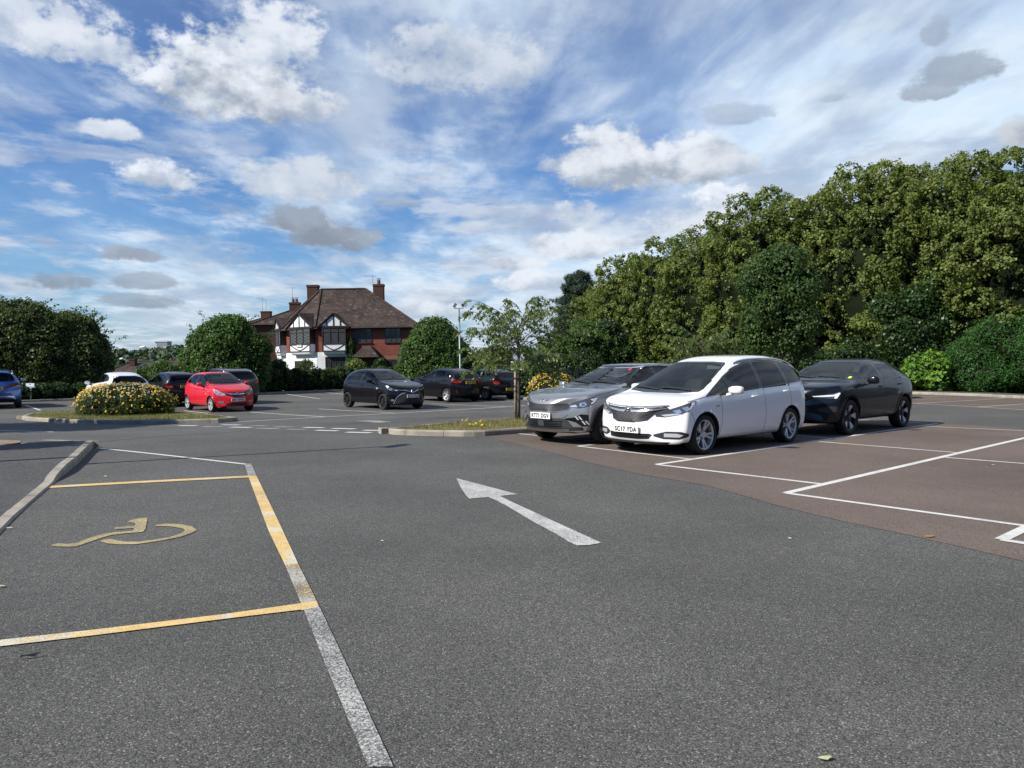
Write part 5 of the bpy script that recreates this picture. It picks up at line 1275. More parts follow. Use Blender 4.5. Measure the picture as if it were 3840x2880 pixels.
p = at_depth(630, 1389, 33.5); rear_car('dark hatchback with red and white lamps, parked between the white car and the red one', SP_S, None, Vector((p.x, p.y + .3, 0)), PAINT_BLACK, 'NX18 RBK', dlo=DLO_S, plate_z=.86, back=(1.03, 1.37, .64, .54),
         tail=[(M_RED, [(-1.74, .86, .93), (-1.84, .78, .94), (-1.90, .60, .92), (-1.90, .58, .80), (-1.84, .76, .78), (-1.74, .87, .84)], 140), (M_CLEAR, [(-1.88, .68, .89), (-1.90, .60, .88), (-1.90, .60, .83), (-1.88, .68, .84)], 160)])
p = at_depth(425, 1397, 32.0); rear_car('white hatchback half hidden behind the round shrub of yellow flowers', SP_F, None, Vector((p.x, p.y + .3, 0)), PAINT_WHITE, None, dlo=DLO_F, glassm=M_GLASS_DK, back=(1.03, 1.33, .64, .53),
         tail=[(M_RED, [(-1.74, .86, .93), (-1.84, .78, .94), (-1.90, .60, .92), (-1.90, .58, .80), (-1.84, .76, .78), (-1.74, .87, .84)], 140)])
# taller cars
SP_K = dict(SP_F); SP_K.update(base_spec(2.20, -2.18, .92, 1.60, 1.32, -1.32, .345, .40, (2.0, .98), (1.05, 1.13), (.15, 1.53),
               [(-.05, 1.575), (-.5, 1.60), (-1.1, 1.59), (-1.6, 1.54)], [(-1.88, 1.48), (-1.99, 1.30), (-2.08, 1.08)],
               belt=[(1.1, 1.05), (0, 1.08), (-1.0, 1.10), (-2.0, 1.10)], wroof=[(1.9, .70), (1.2, .77), (1.0, .78), (.6, .71), (.15, .63), (-.3, .62), (-1.1, .60), (-1.7, .57), (-2.05, .70)],
               zn=.60, zb=.22, zsill=.26, fw=.76, bow=.28, tbow=.22, tw=.78, tail_top=(-2.10, 1.04), zrb=.36, ztail=.66, cab=(.92, -1.7), cabz=1.10, seatx=.0, tyrew=.22, scr=(1.14, 1.53, .73, .55), mx=.60, mz=1.13))
DLO_K = ([(1.0, 1.075), (.60, 1.29), (.28, 1.44), (-.1, 1.50), (-.5, 1.515), (-1.0, 1.50), (-1.5, 1.45), (-1.75, 1.27), (-1.65, 1.16), (-.5, 1.12), (.3, 1.09)],
         [[(.62, 1.12), (.56, 1.275), (.26, 1.41), (-.1, 1.47), (-.18, 1.475), (-.22, 1.135)], [(-.34, 1.14), (-.30, 1.48), (-.6, 1.485), (-1.0, 1.465), (-1.1, 1.16)], [(-1.18, 1.17), (-1.12, 1.455), (-1.46, 1.41), (-1.64, 1.24)]])
p = at_depth(822, 1384, 34.5); cb = rear_car('taupe SUV with silver roof rails, mostly hidden behind the red hatchback', SP_K, None, Vector((p.x, p.y + .5, 0)), PAINT_BROWN, None, dlo=DLO_K, glassm=M_GLASS_DK, back=(1.12, 1.47, .68, .56), rails_=(-.0, -1.7, .60, M_SILVER, .05, .022),
         tail=[(M_RED, [(-1.95, .90, 1.06), (-2.06, .82, 1.06), (-2.12, .66, 1.0), (-2.06, .82, .84), (-1.96, .92, .88)], 140), (M_CLEAR, [(-2.08, .78, .99), (-2.1, .70, .97), (-2.1, .70, .93), (-2.07, .78, .92)], 160)])
pr = at(85, 1531); ca, sa = math.cos(R(124)), math.sin(R(124))
lk = Vector((pr.x + 2.0 * ca + .92 * -sa * 1.0, pr.y + 2.0 * sa + .92 * ca * 1.0, 0))
cb = rear_car('bright blue SUV with yellow plate, cut by the left edge of the view', SP_K, None, lk, PAINT_BLUE, 'KU25 WDR', ang=R(124), dlo=DLO_K, glassm=M_GLASS_DK, back=(1.12, 1.47, .68, .56), rails_=(-.0, -1.7, .60, M_SILVER, .04, .018), plate_z=.83,
         tail=[(M_REDDK, [(-1.97, .90, 1.03), (-2.06, .82, 1.04), (-2.12, .66, 1.02), (-2.14, .40, .98), (-2.14, .40, .93), (-2.12, .66, .90), (-1.97, .92, .90)], 150)])
cb.panel('skid_plate', M_SILVER, symf([(-2.2, .3, .52), (-2.2, .62, .50), (-2.2, .70, .38), (-2.2, .66, .37), (-2.2, .58, .47), (-2.2, .3, .485)]), 180, .016, both=False)
# maker's lettering across the tailgate
def tail_word(c, word, z, wd):
    h = c.cast((0, 0, z), (1, 0, 0))[0]
    cu = bpy.data.curves.new('t', 'FONT'); cu.body = word; cu.size = .06; cu.align_x = 'CENTER'; cu.align_y = 'CENTER'; cu.space_character = 1.7; cu.extrude = .002
    t = bpy.data.objects.new('t', cu); COL.objects.link(t); dg = bpy.context.evaluated_depsgraph_get(); dg.update()
    me = bpy.data.meshes.new_from_object(t.evaluated_get(dg)); bpy.data.objects.remove(t)
    xs_ = [v.co.x for v in me.vertices]; k = wd / (max(xs_) - min(xs_)); mx_ = (max(xs_) + min(xs_)) / 2
    for v in me.vertices: v.co = Vector((-.012 - v.co.z, -(v.co.x - mx_) * k, v.co.y))
    me.materials.append(M_CHROME); o = bpy.data.objects.new('tailgate_lettering', me); COL.objects.link(o); o.parent = c.root; o.location = (h.x, 0, z)
tail_word(cb, 'SKODA', 1.005, .48)
# ================================================================== PLANTS
rng = np.random.default_rng(7)
def leaf_mat(name, c1, c2, c3=None, trans=0.35, rough=.55, spec=.35):
    m = bpy.data.materials.new(name); m.use_nodes = True; nt = m.node_tree; X.nt = nt
    b = nt.nodes['Principled BSDF']; out = nt.nodes['Material Output']
    g_ = nt.nodes.new('ShaderNodeNewGeometry'); r = X(g_.outputs['Random Per Island'])
    c = mixc(r, c1, c2)
    if c3: c = mixc(r.ss(.92, .96), c, c3)
    o = coord('Object'); n = noise(o, 1.3, 4, .6); k = n.ss(.3, .7, .62, 1.32)
    c = mixc(1.0, c, vec(k, k, k), 'MULTIPLY')
    nt.links.new(c.s, b.inputs['Base Color']); b.inputs['Roughness'].default_value = rough; b.inputs['Specular IOR Level'].default_value = spec
    t = nt.nodes.new('ShaderNodeBsdfTranslucent'); c2_ = mixc(1.0, c, (1.25, 1.35, .6), 'MULTIPLY'); nt.links.new(c2_.s, t.inputs[0])
    mx = nt.nodes.new('ShaderNodeMixShader'); mx.inputs[0].default_value = trans
    nt.links.new(b.outputs[0], mx.inputs[1]); nt.links.new(t.outputs[0], mx.inputs[2]); nt.links.new(mx.outputs[0], out.inputs[0])
    return m
L_LIME = leaf_mat('lime_leaves', (.096, .140, .028), (.172, .205, .050), (.24, .25, .09), rough=.55, spec=.3)
L_DARK = leaf_mat('maple_leaves', (.038, .078, .018), (.068, .118, .028))
L_BUSH = leaf_mat('bush_leaves', (.050, .105, .020), (.085, .150, .030))
L_HEDGE = leaf_mat('hedge_leaves', (.035, .070, .016), (.075, .110, .028))
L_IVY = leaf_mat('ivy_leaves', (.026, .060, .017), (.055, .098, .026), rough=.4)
L_PINE = leaf_mat('pine_needles', (.022, .048, .024), (.040, .072, .034), trans=.1)
L_CHERRY = leaf_mat('cherry_leaves', (.085, .145, .032), (.145, .205, .055), (.24, .20, .08), rough=.4, trans=.45)
L_BRIGHT = leaf_mat('broad_bright_leaves', (.085, .19, .022), (.17, .30, .04))
L_FERN = leaf_mat('feathery_leaves', (.035, .105, .020), (.055, .150, .030))
L_LEFT = leaf_mat('thorn_leaves', (.045, .080, .018), (.085, .115, .030), (.17, .17, .08))
L_HYP = leaf_mat('shrub_leaves', (.050, .085, .020), (.095, .130, .035), (.17, .15, .07))
L_WOOD = leaf_mat('woodland_leaves', (.030, .055, .022), (.055, .085, .034), trans=.15)
M_PETAL = leaf_mat('yellow_petals', (.80, .53, .03), (.86, .62, .07), (.66, .34, .08), trans=.2)
M_PETALW = leaf_mat('faded_flower_heads', (.50, .42, .30), (.62, .58, .50), trans=.1)
def bark_b():
    o = coord('Object'); n = noise(o, 18, 6, .7); c = mixc(n.ss(.3, .7), (.055, .045, .035), (.16, .14, .115)); return {'Base Color': c, 'Normal': bump(n, .6, .01)}
M_BARK = mat('bark', rough=.9, spec=.2, build=bark_b)
M_CORE = mat('shade_core', (.010, .014, .006), .95, spec=.05)  # near-black filler blobs put the shade between leaf clumps into colour
def stake_b():
    o = coord('Object'); n = noise(o, 30, 6, .7); c = mixc(n.ss(.3, .7), (.20, .16, .12), (.34, .29, .23)); return {'Base Color': c, 'Normal': bump(n, .5, .01)}
M_STAKE = mat('weathered_timber', rough=.85, spec=.2, build=stake_b)

def leaf_cloud(name, C_, N_, size, aspect, m, parent=None, jitter=.9, droop=.0, fold=.25):
    """one mesh of leaf quads: centres C_, preferred normals N_"""
    n = len(C_); N_ = N_ + rng.normal(0, jitter, (n, 3)); N_ /= np.linalg.norm(N_, axis=1, keepdims=True) + 1e-9
    a_ = rng.normal(0, 1, (n, 3)); a_[:, 2] -= droop; a_ -= (a_ * N_).sum(1, keepdims=True) * N_; a_ /= np.linalg.norm(a_, axis=1, keepdims=True) + 1e-9
    b_ = np.cross(N_, a_); s_ = size * rng.uniform(.55, 1.4, (n, 1)); ln = s_ / 2; wd = s_ * aspect / 2
    v = np.empty((n, 4, 3)); v[:, 0] = C_ - a_ * ln; v[:, 1] = C_ + b_ * wd - N_ * ln * fold; v[:, 2] = C_ + a_ * ln; v[:, 3] = C_ - b_ * wd - N_ * ln * fold
    me = bpy.data.meshes.new(name); me.vertices.add(n * 4); me.vertices.foreach_set('co', v.reshape(-1).astype(np.float32))
    me.loops.add(n * 4); me.loops.foreach_set('vertex_index', np.arange(n * 4, dtype=np.int32)); me.polygons.add(n)
    me.polygons.foreach_set('loop_start', np.arange(0, n * 4, 4, dtype=np.int32)); me.polygons.foreach_set('loop_total', np.full(n, 4, dtype=np.int32))
    me.materials.append(m); me.update(calc_edges=True)
    o = bpy.data.objects.new(name, me); COL.objects.link(o)
    if parent is not None: o.parent = parent
    return o
def unit(n):
    d = rng.normal(0, 1, (n, 3)); return d / np.linalg.norm(d, axis=1, keepdims=True)
def crown_points(lobes, nclump, per, cr, flat=.55, deep=.18, zmin=None, gaps=None):
    """clumps of leaves gathered near the surface of a union of ellipsoid lobes"""
    L = np.array(lobes, float); area = (L[:, 3] * L[:, 4] + L[:, 3] * L[:, 5] + L[:, 4] * L[:, 5]); pr = area / area.sum()
    cs = []; ns = []
    need = nclump
    while need > 0:
        k = rng.choice(len(L), need * 2, p=pr); d = unit(need * 2); rad = 1 - np.abs(rng.normal(0, deep, (need * 2, 1)))
        p = L[k, :3] + d * L[k, 3:6] * rad; nn = d / L[k, 3:6]; nn /= np.linalg.norm(nn, axis=1, keepdims=True)
        ok = np.ones(len(p), bool)
        for l in L:
            q = ((p - l[:3]) / l[3:6]); ok &= ((q ** 2).sum(1) > .60)
        if zmin is not None: ok &= p[:, 2] > zmin
        if gaps: f_ = gaps; q = np.sin(p[:, 0] * f_ + p[:, 2] * .5 + f_) + np.sin(p[:, 1] * f_ * 1.1 + p[:, 2] * .7 + 2) + np.sin(p[:, 2] * f_ * 1.35 + p[:, 0] * .8); ok &= (q < 1.25) & (q > -1.95)
        p = p[ok][:need]; cs.append(p); ns.append(nn[ok][:need]); need -= len(p)
    C_ = np.concatenate(cs); N_ = np.concatenate(ns)
    crr = cr * rng.uniform(.6, 1.35, len(C_))
    off = unit(len(C_) * per).reshape(len(C_), per, 3) * (rng.uniform(0, 1, (len(C_), per, 1)) ** .5) * crr[:, None, None]
    dn = (off * N_[:, None]).sum(2, keepdims=True); off -= N_[:, None] * dn * (1 - flat)
    P_ = C_[:, None] + off
    NN = N_[:, None] * .9 + off / (crr[:, None, None] + 1e-6) * .7 + np.array([0, 0, .35])
    return P_.reshape(-1, 3), NN.reshape(-1, 3)
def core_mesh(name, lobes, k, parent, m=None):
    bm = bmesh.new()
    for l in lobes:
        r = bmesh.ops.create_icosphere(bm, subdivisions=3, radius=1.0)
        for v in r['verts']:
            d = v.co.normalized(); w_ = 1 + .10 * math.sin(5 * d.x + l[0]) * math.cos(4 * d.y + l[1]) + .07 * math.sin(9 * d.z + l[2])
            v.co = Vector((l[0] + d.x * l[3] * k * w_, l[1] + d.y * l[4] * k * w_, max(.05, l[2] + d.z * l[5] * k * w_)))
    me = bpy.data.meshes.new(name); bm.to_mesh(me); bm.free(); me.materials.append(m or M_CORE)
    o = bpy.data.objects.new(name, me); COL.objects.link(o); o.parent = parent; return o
def trunk_mesh(h, r, lobes, parent, nb=5):
    mb = MB(); mb.tube([(0, 0, -.1), (.03, 0, h * .3), (-.05, .04, h * .62), (0, 0, h)], [r * 1.25, r, r * .8, r * .35], 9)
    for i, l in enumerate(lobes[:nb * 2]):
        z0 = h * (.32 + .5 * (i / max(1, len(lobes)))); e = Vector((l[0] * .85, l[1] * .85, l[2] + l[5] * .2)); s_ = Vector((0, 0, min(z0, e.z * .8)))
        mid = s_.lerp(e, .5) + Vector((0, 0, -.15)); mb.tube([s_, mid, e], [r * .45, r * .28, r * .08], 6)
    return mb.build('trunk', M_BARK, parent, smooth=True)
def tree(name, label, cat, X_, Y_, H, rad, m, nl=9, z0=1.4, nclump=900, per=22, cr=.42, leaf=.13, asp=.8, group=None, seed=0, core=.74, trunk_r=.18, lobes=None, droop=.4, jitter=.8, shape=1.0, part='crown', shoots=0, gaps=None):
    rs = random.Random(seed); base = Vector((X_, Y_, far_h(X_, Y_) + .02 if Y_ > 44 else G(X_, Y_)))
    root = empty(name, base, 0, label, cat, group)
    H = H - base.z
    if lobes is None:
        lobes = []
        hc = (H - z0)
        for i in range(nl):
            t = (i + .5) / nl; a_ = i * 2.4 + rs.uniform(-.6, .6); zz = z0 + hc * (.12 + .74 * t) + rs.uniform(-.4, .4) * hc * .08; prof = math.sin(math.pi * min(1, .20 + .70 * t)) ** .6 * shape
            rr = rad * .52 * prof * rs.uniform(.62, 1.2); dd = rad * .68 * prof * rs.uniform(.75, 1.12)
            lobes.append((dd * math.cos(a_), dd * math.sin(a_), zz, rr, rr, min(hc * .26, rr * rs.uniform(.75, 1.05))))
        lobes.append((rad * .1, 0, H - rad * .42, rad * .52, rad * .5, rad * .40)); lobes.append((-rad * .42, rad * .1, H - rad * .62, rad * .36, rad * .36, rad * .32)); lobes.append((rad * .5, -rad * .1, H - rad * .72, rad * .34, rad * .34, rad * .3)); lobes.append((0, 0, z0 + hc * .45, rad * .66, rad * .66, hc * .40))
    C_, N_ = crown_points(lobes, nclump, per, cr, gaps=gaps)
    leaf_cloud(part, C_, N_, leaf, asp, m, root, droop=droop, jitter=jitter)
    if core: core_mesh('shade_core', lobes, core, root)
    if shoots:
        mb = MB(); C2, N2 = [], []
        for i in range(shoots):
            l = lobes[rs.randrange(len(lobes))]; a_ = rs.uniform(0, 6.28); u_ = rs.uniform(.2, .9); p = Vector((l[0] + l[3] * math.cos(a_) * (1 - u_ * .6), l[1] + l[4] * math.sin(a_) * (1 - u_ * .6), l[2] + l[5] * .85 * u_ ** .5)); d = Vector((math.cos(a_) * .7, math.sin(a_) * .7, rs.uniform(.5, 1.2))).normalized(); ln = rs.uniform(.45, 1.3); pts = [p + d * ln * t / 5 + Vector((rs.uniform(-.05, .05), 0, -.22 * ln * (t / 5) ** 2)) for t in range(6)]
            mb.tube(pts, .014, 4, r2=.004)
            for q in pts[1:]:
                for _ in range(7): C2.append(q + Vector((rs.gauss(0, .07), rs.gauss(0, .07), rs.gauss(0, .06)))); N2.append((0, -.4, .8))
        mb.build('shoots', M_BARK, root)['kind'] = 'stuff'; leaf_cloud('shoot_leaves', np.array(C2), np.array(N2, float), leaf * .75, asp, m, root)['kind'] = 'stuff'
    if trunk_r: trunk_mesh(H * .8, trunk_r, lobes, root)
    return root
def XY(px, Y): return (px - 1920) / 2885 * Y
def ZT(py, Y): return EYE + (1352 - py) / 2885 * Y

# --- the tall row on the right
row = [(3905, 42, 640, 4.7), (3740, 44, 572, 4.6), (3505, 47, 605, 4.5), (3275, 49, 610, 4.5), (3040, 52, 742, 4.0), (2850, 53, 716, 4.0), (2680, 58, 846, 4.3), (2525, 62, 880, 4.3), (2390, 66, 946, 4.2), (2300, 71, 1062, 3.6)]
row_lab = ['tall lime tree cut by the right edge of the view, above the feathery shrub', 'highest lime tree of the row, second from the right edge', 'tall lime tree rising behind the bright broad-leaved shrub', 'tall lime tree with a domed top behind the dark navy SUV',
           'lime tree standing just right of the dark green maple', 'lime tree peaking above and behind the dark green maple', 'lime tree over the bonnet side of the white people carrier', 'lime tree over the windscreen of the white people carrier', 'lime tree above the grey crossover, second from the left end', 'lowest lime tree at the left end of the row, beside the pine']
def bough_tree(name, label, cat, X_, Y_, H, rad, m, group, seed, z0=1.0, nb=64, leaf=.15, leaves=62000):
    """broad crown made of many drooping boughs with shaded gaps between them"""
    rs = random.Random(seed); base = Vector((X_, Y_, far_h(X_, Y_) if Y_ > 44 else G(X_, Y_))); root = empty(name, base, 0, label, cat, group); H = H - base.z
    hc = (H - z0) / 2; zc = z0 + hc; lob = []
    for i in range(nb):
        u = 1 - 2 * (i + .5) / nb; a_ = i * 2.39996 + rs.uniform(-.35, .35); r_ = math.sqrt(max(0, 1 - abs(u) ** 2.6)); sz = rs.uniform(.75, 1.35) * rad * .215
        k_ = rs.uniform(.76, .96); x, y, z = rad * r_ * math.cos(a_) * k_, rad * r_ * math.sin(a_) * k_, zc + hc * u * (.93 if u > 0 else 1.0) * rs.uniform(.92, 1.0)
        if u > .8: z = min(z, H - sz * .7)
        lob.append((x, y, max(z0 + .4, z), sz * 1.12, sz * 1.12, sz * rs.uniform(.62, .9)))
    nc = leaves // 30; C_, N_ = crown_points(lob, nc, 30, .30, flat=.8, deep=.22)
    # leaves thin out on the shaded underside of each bough
    L = np.array(lob); d2 = ((C_[:, None, :2] - L[None, :, :2]) ** 2).sum(2) + 1.5 * (C_[:, None, 2] - L[None, :, 2]) ** 2; kk = d2.argmin(1); under = (C_[:, 2] - L[kk, 2]) / L[kk, 5]
    keep = rng.random(len(C_)) < np.clip(1.05 + under * .75, .22, 1); C_, N_ = C_[keep], N_[keep]
    Ci, Ni = crown_points([(0, 0, zc, rad * .74, rad * .74, hc * .80)], 420, 16, .35, deep=.08); C_ = np.concatenate([C_, Ci]); N_ = np.concatenate([N_, Ni])
    leaf_cloud('crown', C_, N_, leaf, .85, m, root, droop=.5, jitter=.75)
    core_mesh('shade_core', [(0, 0, zc, rad * .70, rad * .70, hc * .76)], .95, root); trunk_mesh(H * .85, .24, lob[5:nb:6], root, nb=8); return root
for i, (px, Y_, top, rad) in enumerate(row):
    bough_tree('lime_tree', row_lab[i], 'tree', XY(px, Y_), Y_, ZT(top, Y_), rad * 1.02, L_LIME, 'lime trees in the row beyond the bays', 20 + i, z0=1.1, nb=int(70 + 10 * (i % 3)), leaves=66000 if i < 6 else 48000)
tree('maple_tree', 'dark green maple standing before the lime row, behind the white car', 'tree', XY(2925, 33), 33, ZT(915, 33), 1.75, L_DARK, nl=18, z0=1.75, nclump=900, per=22, cr=.34, leaf=.11, seed=41, core=.5, trunk_r=.10, shape=.95)
tree('ivy_clad_tree', 'dark ivy-clad trunk and crown low in front of the right-hand lime trees', 'tree', XY(3470, 43), 43, 7.2, 2.4, L_IVY, nclump=1000, per=22, cr=.5, leaf=.15, seed=42, core=.45, trunk_r=.2, shoots=10, lobes=[(-1.4, 0, 3.2, 1.1, 1.0, 1.0), (.9, .3, 4.0, 1.3, 1.0, 1.1), (-.3, 0, 5.2, .9, .9, .8), (1.9, .2, 2.6, 1.0, 1.0, .9), (-.6, .2, 2.3, 1.3, 1.0, .8), (2.3, .4, 4.8, .8, .8, .7), (-2.0, .5, 4.7, .8, .8, .7), (.8, .5, 6.2, .6, .6, .5)])
tree('bright_shrub', 'bright green broad-leaved shrub right of the dark navy SUV, by the far kerb', 'shrub', XY(3480, 42), 42, ZT(1322, 42), 1.35, L_BRIGHT, nl=10, z0=.0, nclump=360, per=11, cr=.36, leaf=.19, seed=43, core=.78, trunk_r=0, asp=.95, part='foliage')
tree('feathery_shrub', 'tall feathery-leaved shrub at the right edge of the view behind the kerb', 'shrub', XY(3800, 40.5), 40.5, ZT(1175, 40.5), 2.7, L_FERN, nl=20, z0=-.2, nclump=1500, per=26, cr=.50, leaf=.14, asp=.28, seed=44, core=.82, trunk_r=0, part='foliage')
tree('feathery_shrub', 'low feathery shrub filling the gap left of the tall feathery one', 'shrub', XY(3650, 41.3), 41.3, ZT(1385, 41.3), 1.2, L_FERN, nl=6, z0=-.2, nclump=380, per=22, cr=.25, leaf=.12, asp=.3, seed=45, core=.8, trunk_r=0, part='foliage')
tree('ivy_hedge', 'dark bank of ivy leaves added as a backdrop for the shade under the lime trees', 'hedge', 19.5, 58, 4, 3.2, L_IVY, nclump=2200, per=16, cr=.45, leaf=.18, seed=46, core=.92, trunk_r=0, part='foliage', lobes=[(12.5 - t * 1.55, -15 + t * 3.0, 1.3, 2.2, 1.9, 2.4 + .4 * math.sin(t * 2)) for t in range(14)])  # dark foliage added as backdrop, its colour stands in for shade below the crowns
# --- pine and the shrubs by the gate
def pine(px, Y_, top, rad, lab):
    rad *= 1.75
    Xc = XY(px, Y_); b_ = far_h(Xc, Y_); root = empty('pine_tree', (Xc, Y_, b_), 0, lab, 'tree'); H = ZT(top, Y_) - b_
    lobes = []; rs = random.Random(5)
    for i in range(46):
        t = (i + .5) / 46; z = H * (.30 + .66 * t); r_ = rad * (1.02 - t ** 1.6 * .86) * rs.uniform(.55, 1.0); a_ = i * 2.4
        lobes.append((r_ * .72 * math.cos(a_), r_ * .72 * math.sin(a_), z + rs.uniform(-.2, .3), 1.0, 1.0, .5))
    lobes.append((0, 0, H - .5, .4, .4, .6))
    C_, N_ = crown_points(lobes, 3200, 26, .36, flat=.9, deep=.25)
    N_ += np.array([0, 0, 1.0]); leaf_cloud('crown', C_, N_, .30, .18, L_PINE, root, jitter=.9)
    core_mesh('shade_core', [(0, 0, H * .5, rad * .36, rad * .36, H * .24), (0, 0, H * .74, rad * .2, rad * .2, H * .14)], 1.0, root)
    trunk_mesh(H * .95, .22, lobes[::6], root)
pine(2172, 85, 1020, 2.65, 'dark pine rising between the young cherry and the lime row')
tree('bush', 'dark rounded bush right of the young cherry, below the pine', 'bush', XY(2180, 50), 50, ZT(1205, 50), 2.2, L_BUSH, nl=9, z0=.0, nclump=900, per=20, cr=.35, leaf=.13, seed=51, core=.82, trunk_r=0, part='foliage')
tree('bush', 'dark bush in the gap at the left foot of the lime row', 'bush', XY(2270, 56), 56, ZT(1195, 56), 2.0, L_IVY, nl=9, z0=.0, nclump=700, per=18, cr=.35, leaf=.14, seed=52, core=.85, trunk_r=0, part='foliage')
tree('bush', 'brownish loose bush beyond the black railings', 'bush', XY(1850, 58), 58, ZT(1290, 58), 2.6, L_LEFT, nl=8, z0=.0, nclump=650, per=18, cr=.35, leaf=.15, seed=53, core=.8, trunk_r=0, part='foliage')
tree('ivy_hedge', 'dark low bank of ivy leaves added for the shade before the lime trunks behind the navy SUV', 'hedge', XY(3160, 43.5), 43.5, 3, 3.2, L_IVY, nclump=1500, per=20, cr=.42, leaf=.15, seed=47, core=.8, trunk_r=0, part='foliage', shoots=20, lobes=[(x, .12 * abs(x), .9, 1.3, 1.0, 1.7 + .5 * math.sin(x * 1.7)) for x in (-5.5, -4.2, -3, -1.8, -.6, .6, 1.8, 3, 4.2, 5.2)])  # ivy leaves added along the low band, dark in place of canopy shade
tree('ivy_hedge', 'dark ivy-covered mound just right of the young cherry trunk', 'hedge', XY(1985, 40), 40, ZT(1350, 40), 1.4, L_IVY, nclump=600, per=20, cr=.3, leaf=.11, seed=54, core=.86, trunk_r=0, part='foliage', lobes=[(-.8, 0, .6, .7, .7, .9), (0, 0, .8, .8, .8, .9), (.9, .1, .6, .8, .8, .75)])
tree('ivy_hedge', 'ivy growing over the gate behind the second flowering shrub', 'hedge', XY(2105, 44), 44, ZT(1300, 44), 1.6, L_IVY, nclump=700, per=20, cr=.3, leaf=.11, seed=55, core=.8, trunk_r=0, part='foliage', lobes=[(-1.5, .8, 1.0, 1.0, .6, .9), (0, .8, 1.1, 1.1, .6, 1.1), (1.5, .8, 1.2, 1.1, .6, 1.3)])
# --- rounded bushes of the far hedge line
tree('round_bush', 'big rounded green bush left of the half-timbered house', 'bush', XY(850, 44.5), 44.5, ZT(1168, 44.5), 2.45, L_BUSH, nclump=2100, per=20, cr=.30, leaf=.12, seed=61, core=.78, trunk_r=0, part='foliage', shoots=30,
     lobes=[(0, 0, 2.3, 2.0, 1.9, 2.3), (-1.0, .1, 1.7, 1.5, 1.5, 1.9), (1.0, 0, 1.6, 1.5, 1.5, 1.9), (0, 0, 1.0, 2.4, 2.0, 1.6), (.5, -.2, 3.6, 1.0, 1.0, 1.0), (-1.3, 0, 3.0, .9, .9, .8), (1.7, 0, 2.7, .9, .9, .8), (-1.9, .2, 1.9, .9, .9, .9)])
tree('round_bush', 'domed bright green bush right of the house, beside the lamp post', 'bush', XY(1632, 43), 43, ZT(1186, 43), 2.1, L_BUSH, nclump=2000, per=20, cr=.26, leaf=.11, seed=62, shoots=8, core=.84, trunk_r=0, part='foliage',
     lobes=[(0, 0, 2.3, 1.55, 1.6, 2.0), (-.5, 0, 1.5, 1.7, 1.7, 1.9), (.5, 0, 1.6, 1.7, 1.7, 1.9), (0, 0, .9, 2.1, 1.9, 1.4)])
tree('thorn_tree', 'dark bushy tree at the left edge above the blue SUV', 'tree', XY(60, 40.3), 40.3, ZT(1130, 40.3), 2.7, L_LEFT, nclump=2200, per=20, cr=.34, leaf=.12, seed=63, core=.84, trunk_r=0, part='crown', group='thorn trees on the left boundary', shoots=70,
     lobes=[(.2, 0, 3.1, 2.0, 1.8, 2.1), (-1.9, 0, 2.6, 1.9, 1.8, 2.1), (1.6, .1, 2.3, 1.6, 1.6, 2.0), (0, .2, 1.3, 3.1, 1.5, 1.6), (-2.4, .3, 3.7, 1.2, 1.2, 1.2), (.9, 0, 4.1, 1.0, 1.0, .9), (2.2, 0, 3.4, .8, .8, .7)])
tree('thorn_tree', 'dark bushy tree with straggling top shoots behind the small white sign', 'tree', XY(275, 41), 41, ZT(1185, 41), 2.0, L_LEFT, nclump=1700, per=20, cr=.32, leaf=.12, seed=64, core=.84, trunk_r=0, part='crown', group='thorn trees on the left boundary', shoots=70,
     lobes=[(-.3, 0, 3.0, 1.2, 1.3, 1.6), (.6, 0, 2.0, 1.4, 1.3, 1.8), (-1.0, 0, 2.1, 1.5, 1.3, 1.9), (0, 0, 1.1, 2.1, 1.4, 1.3), (.5, 0, 3.5, .8, .8, .8)])
def hedge(label, pts, th, h, m, per=20, dens=95, leaf=.09, seed=0):
    """clipped hedge along ground points"""
    root = empty('hedge', (0, 0, 0), 0, label, 'hedge', None); lob = []
    P2 = densify([tuple(p.xy) for p in pts], .7, False); root.location = (P2[0][0], P2[0][1], G(*P2[0]))
    o = root.location; rs = random.Random(seed)
    for p in P2: lob.append((p[0] - o.x, p[1] - o.y, G(*p) - o.z + h * .5, .62, th / 2, h * .56 * rs.uniform(.93, 1.06)))
    C_, N_ = crown_points(lob, int(len(P2) * dens), per, .16, deep=.10); leaf_cloud('foliage', C_, N_, leaf, .7, m, root)
    core_mesh('shade_core', lob, .86, root)
hn = Vector((.15, 1.0, 0))
hp = lambda L, d: [at(p, q) + hn * d for p, q in L]
hedge('long clipped hedge between the car park and the half-timbered house', hp([(940, 1479), (1277, 1466), (1540, 1457)], 1.5), 1.3, 1.42, L_HEDGE, seed=3)
hedge('dark hedge in shade behind the white and dark parked cars', hp([(330, 1500), (640, 1490), (900, 1481)], 1.7), 1.3, 1.15, L_HEDGE, seed=4)
hedge('low dark undergrowth beneath the thorn trees at the left', hp([(-60, 1513), (150, 1506), (330, 1500)], 1.3), 1.1, .8, L_IVY, seed=5)
hedge('short hedge running right from the domed bush behind the two dark hatchbacks', hp([(1560, 1456), (1700, 1455), (1790, 1455)], 1.4), 1.2, 1.35, L_HEDGE, seed=6)
tree('leafy_shrub', 'loose dark shrub in front of the white house wall', 'shrub', XY(1045, 47), 47, ZT(1345, 47), .6, L_IVY, nclump=200, per=16, cr=.26, leaf=.11, seed=66, core=.3, trunk_r=.05, nl=6, z0=.4, part='foliage')
tree('leafy_shrub', 'thin pale shrub against the white wall, centre of the hedge', 'shrub', XY(1145, 48), 48, ZT(1345, 48), .8, L_LEFT, nclump=170, per=12, cr=.25, leaf=.10, seed=67, core=0, trunk_r=.04, nl=5, z0=.4, part='foliage')
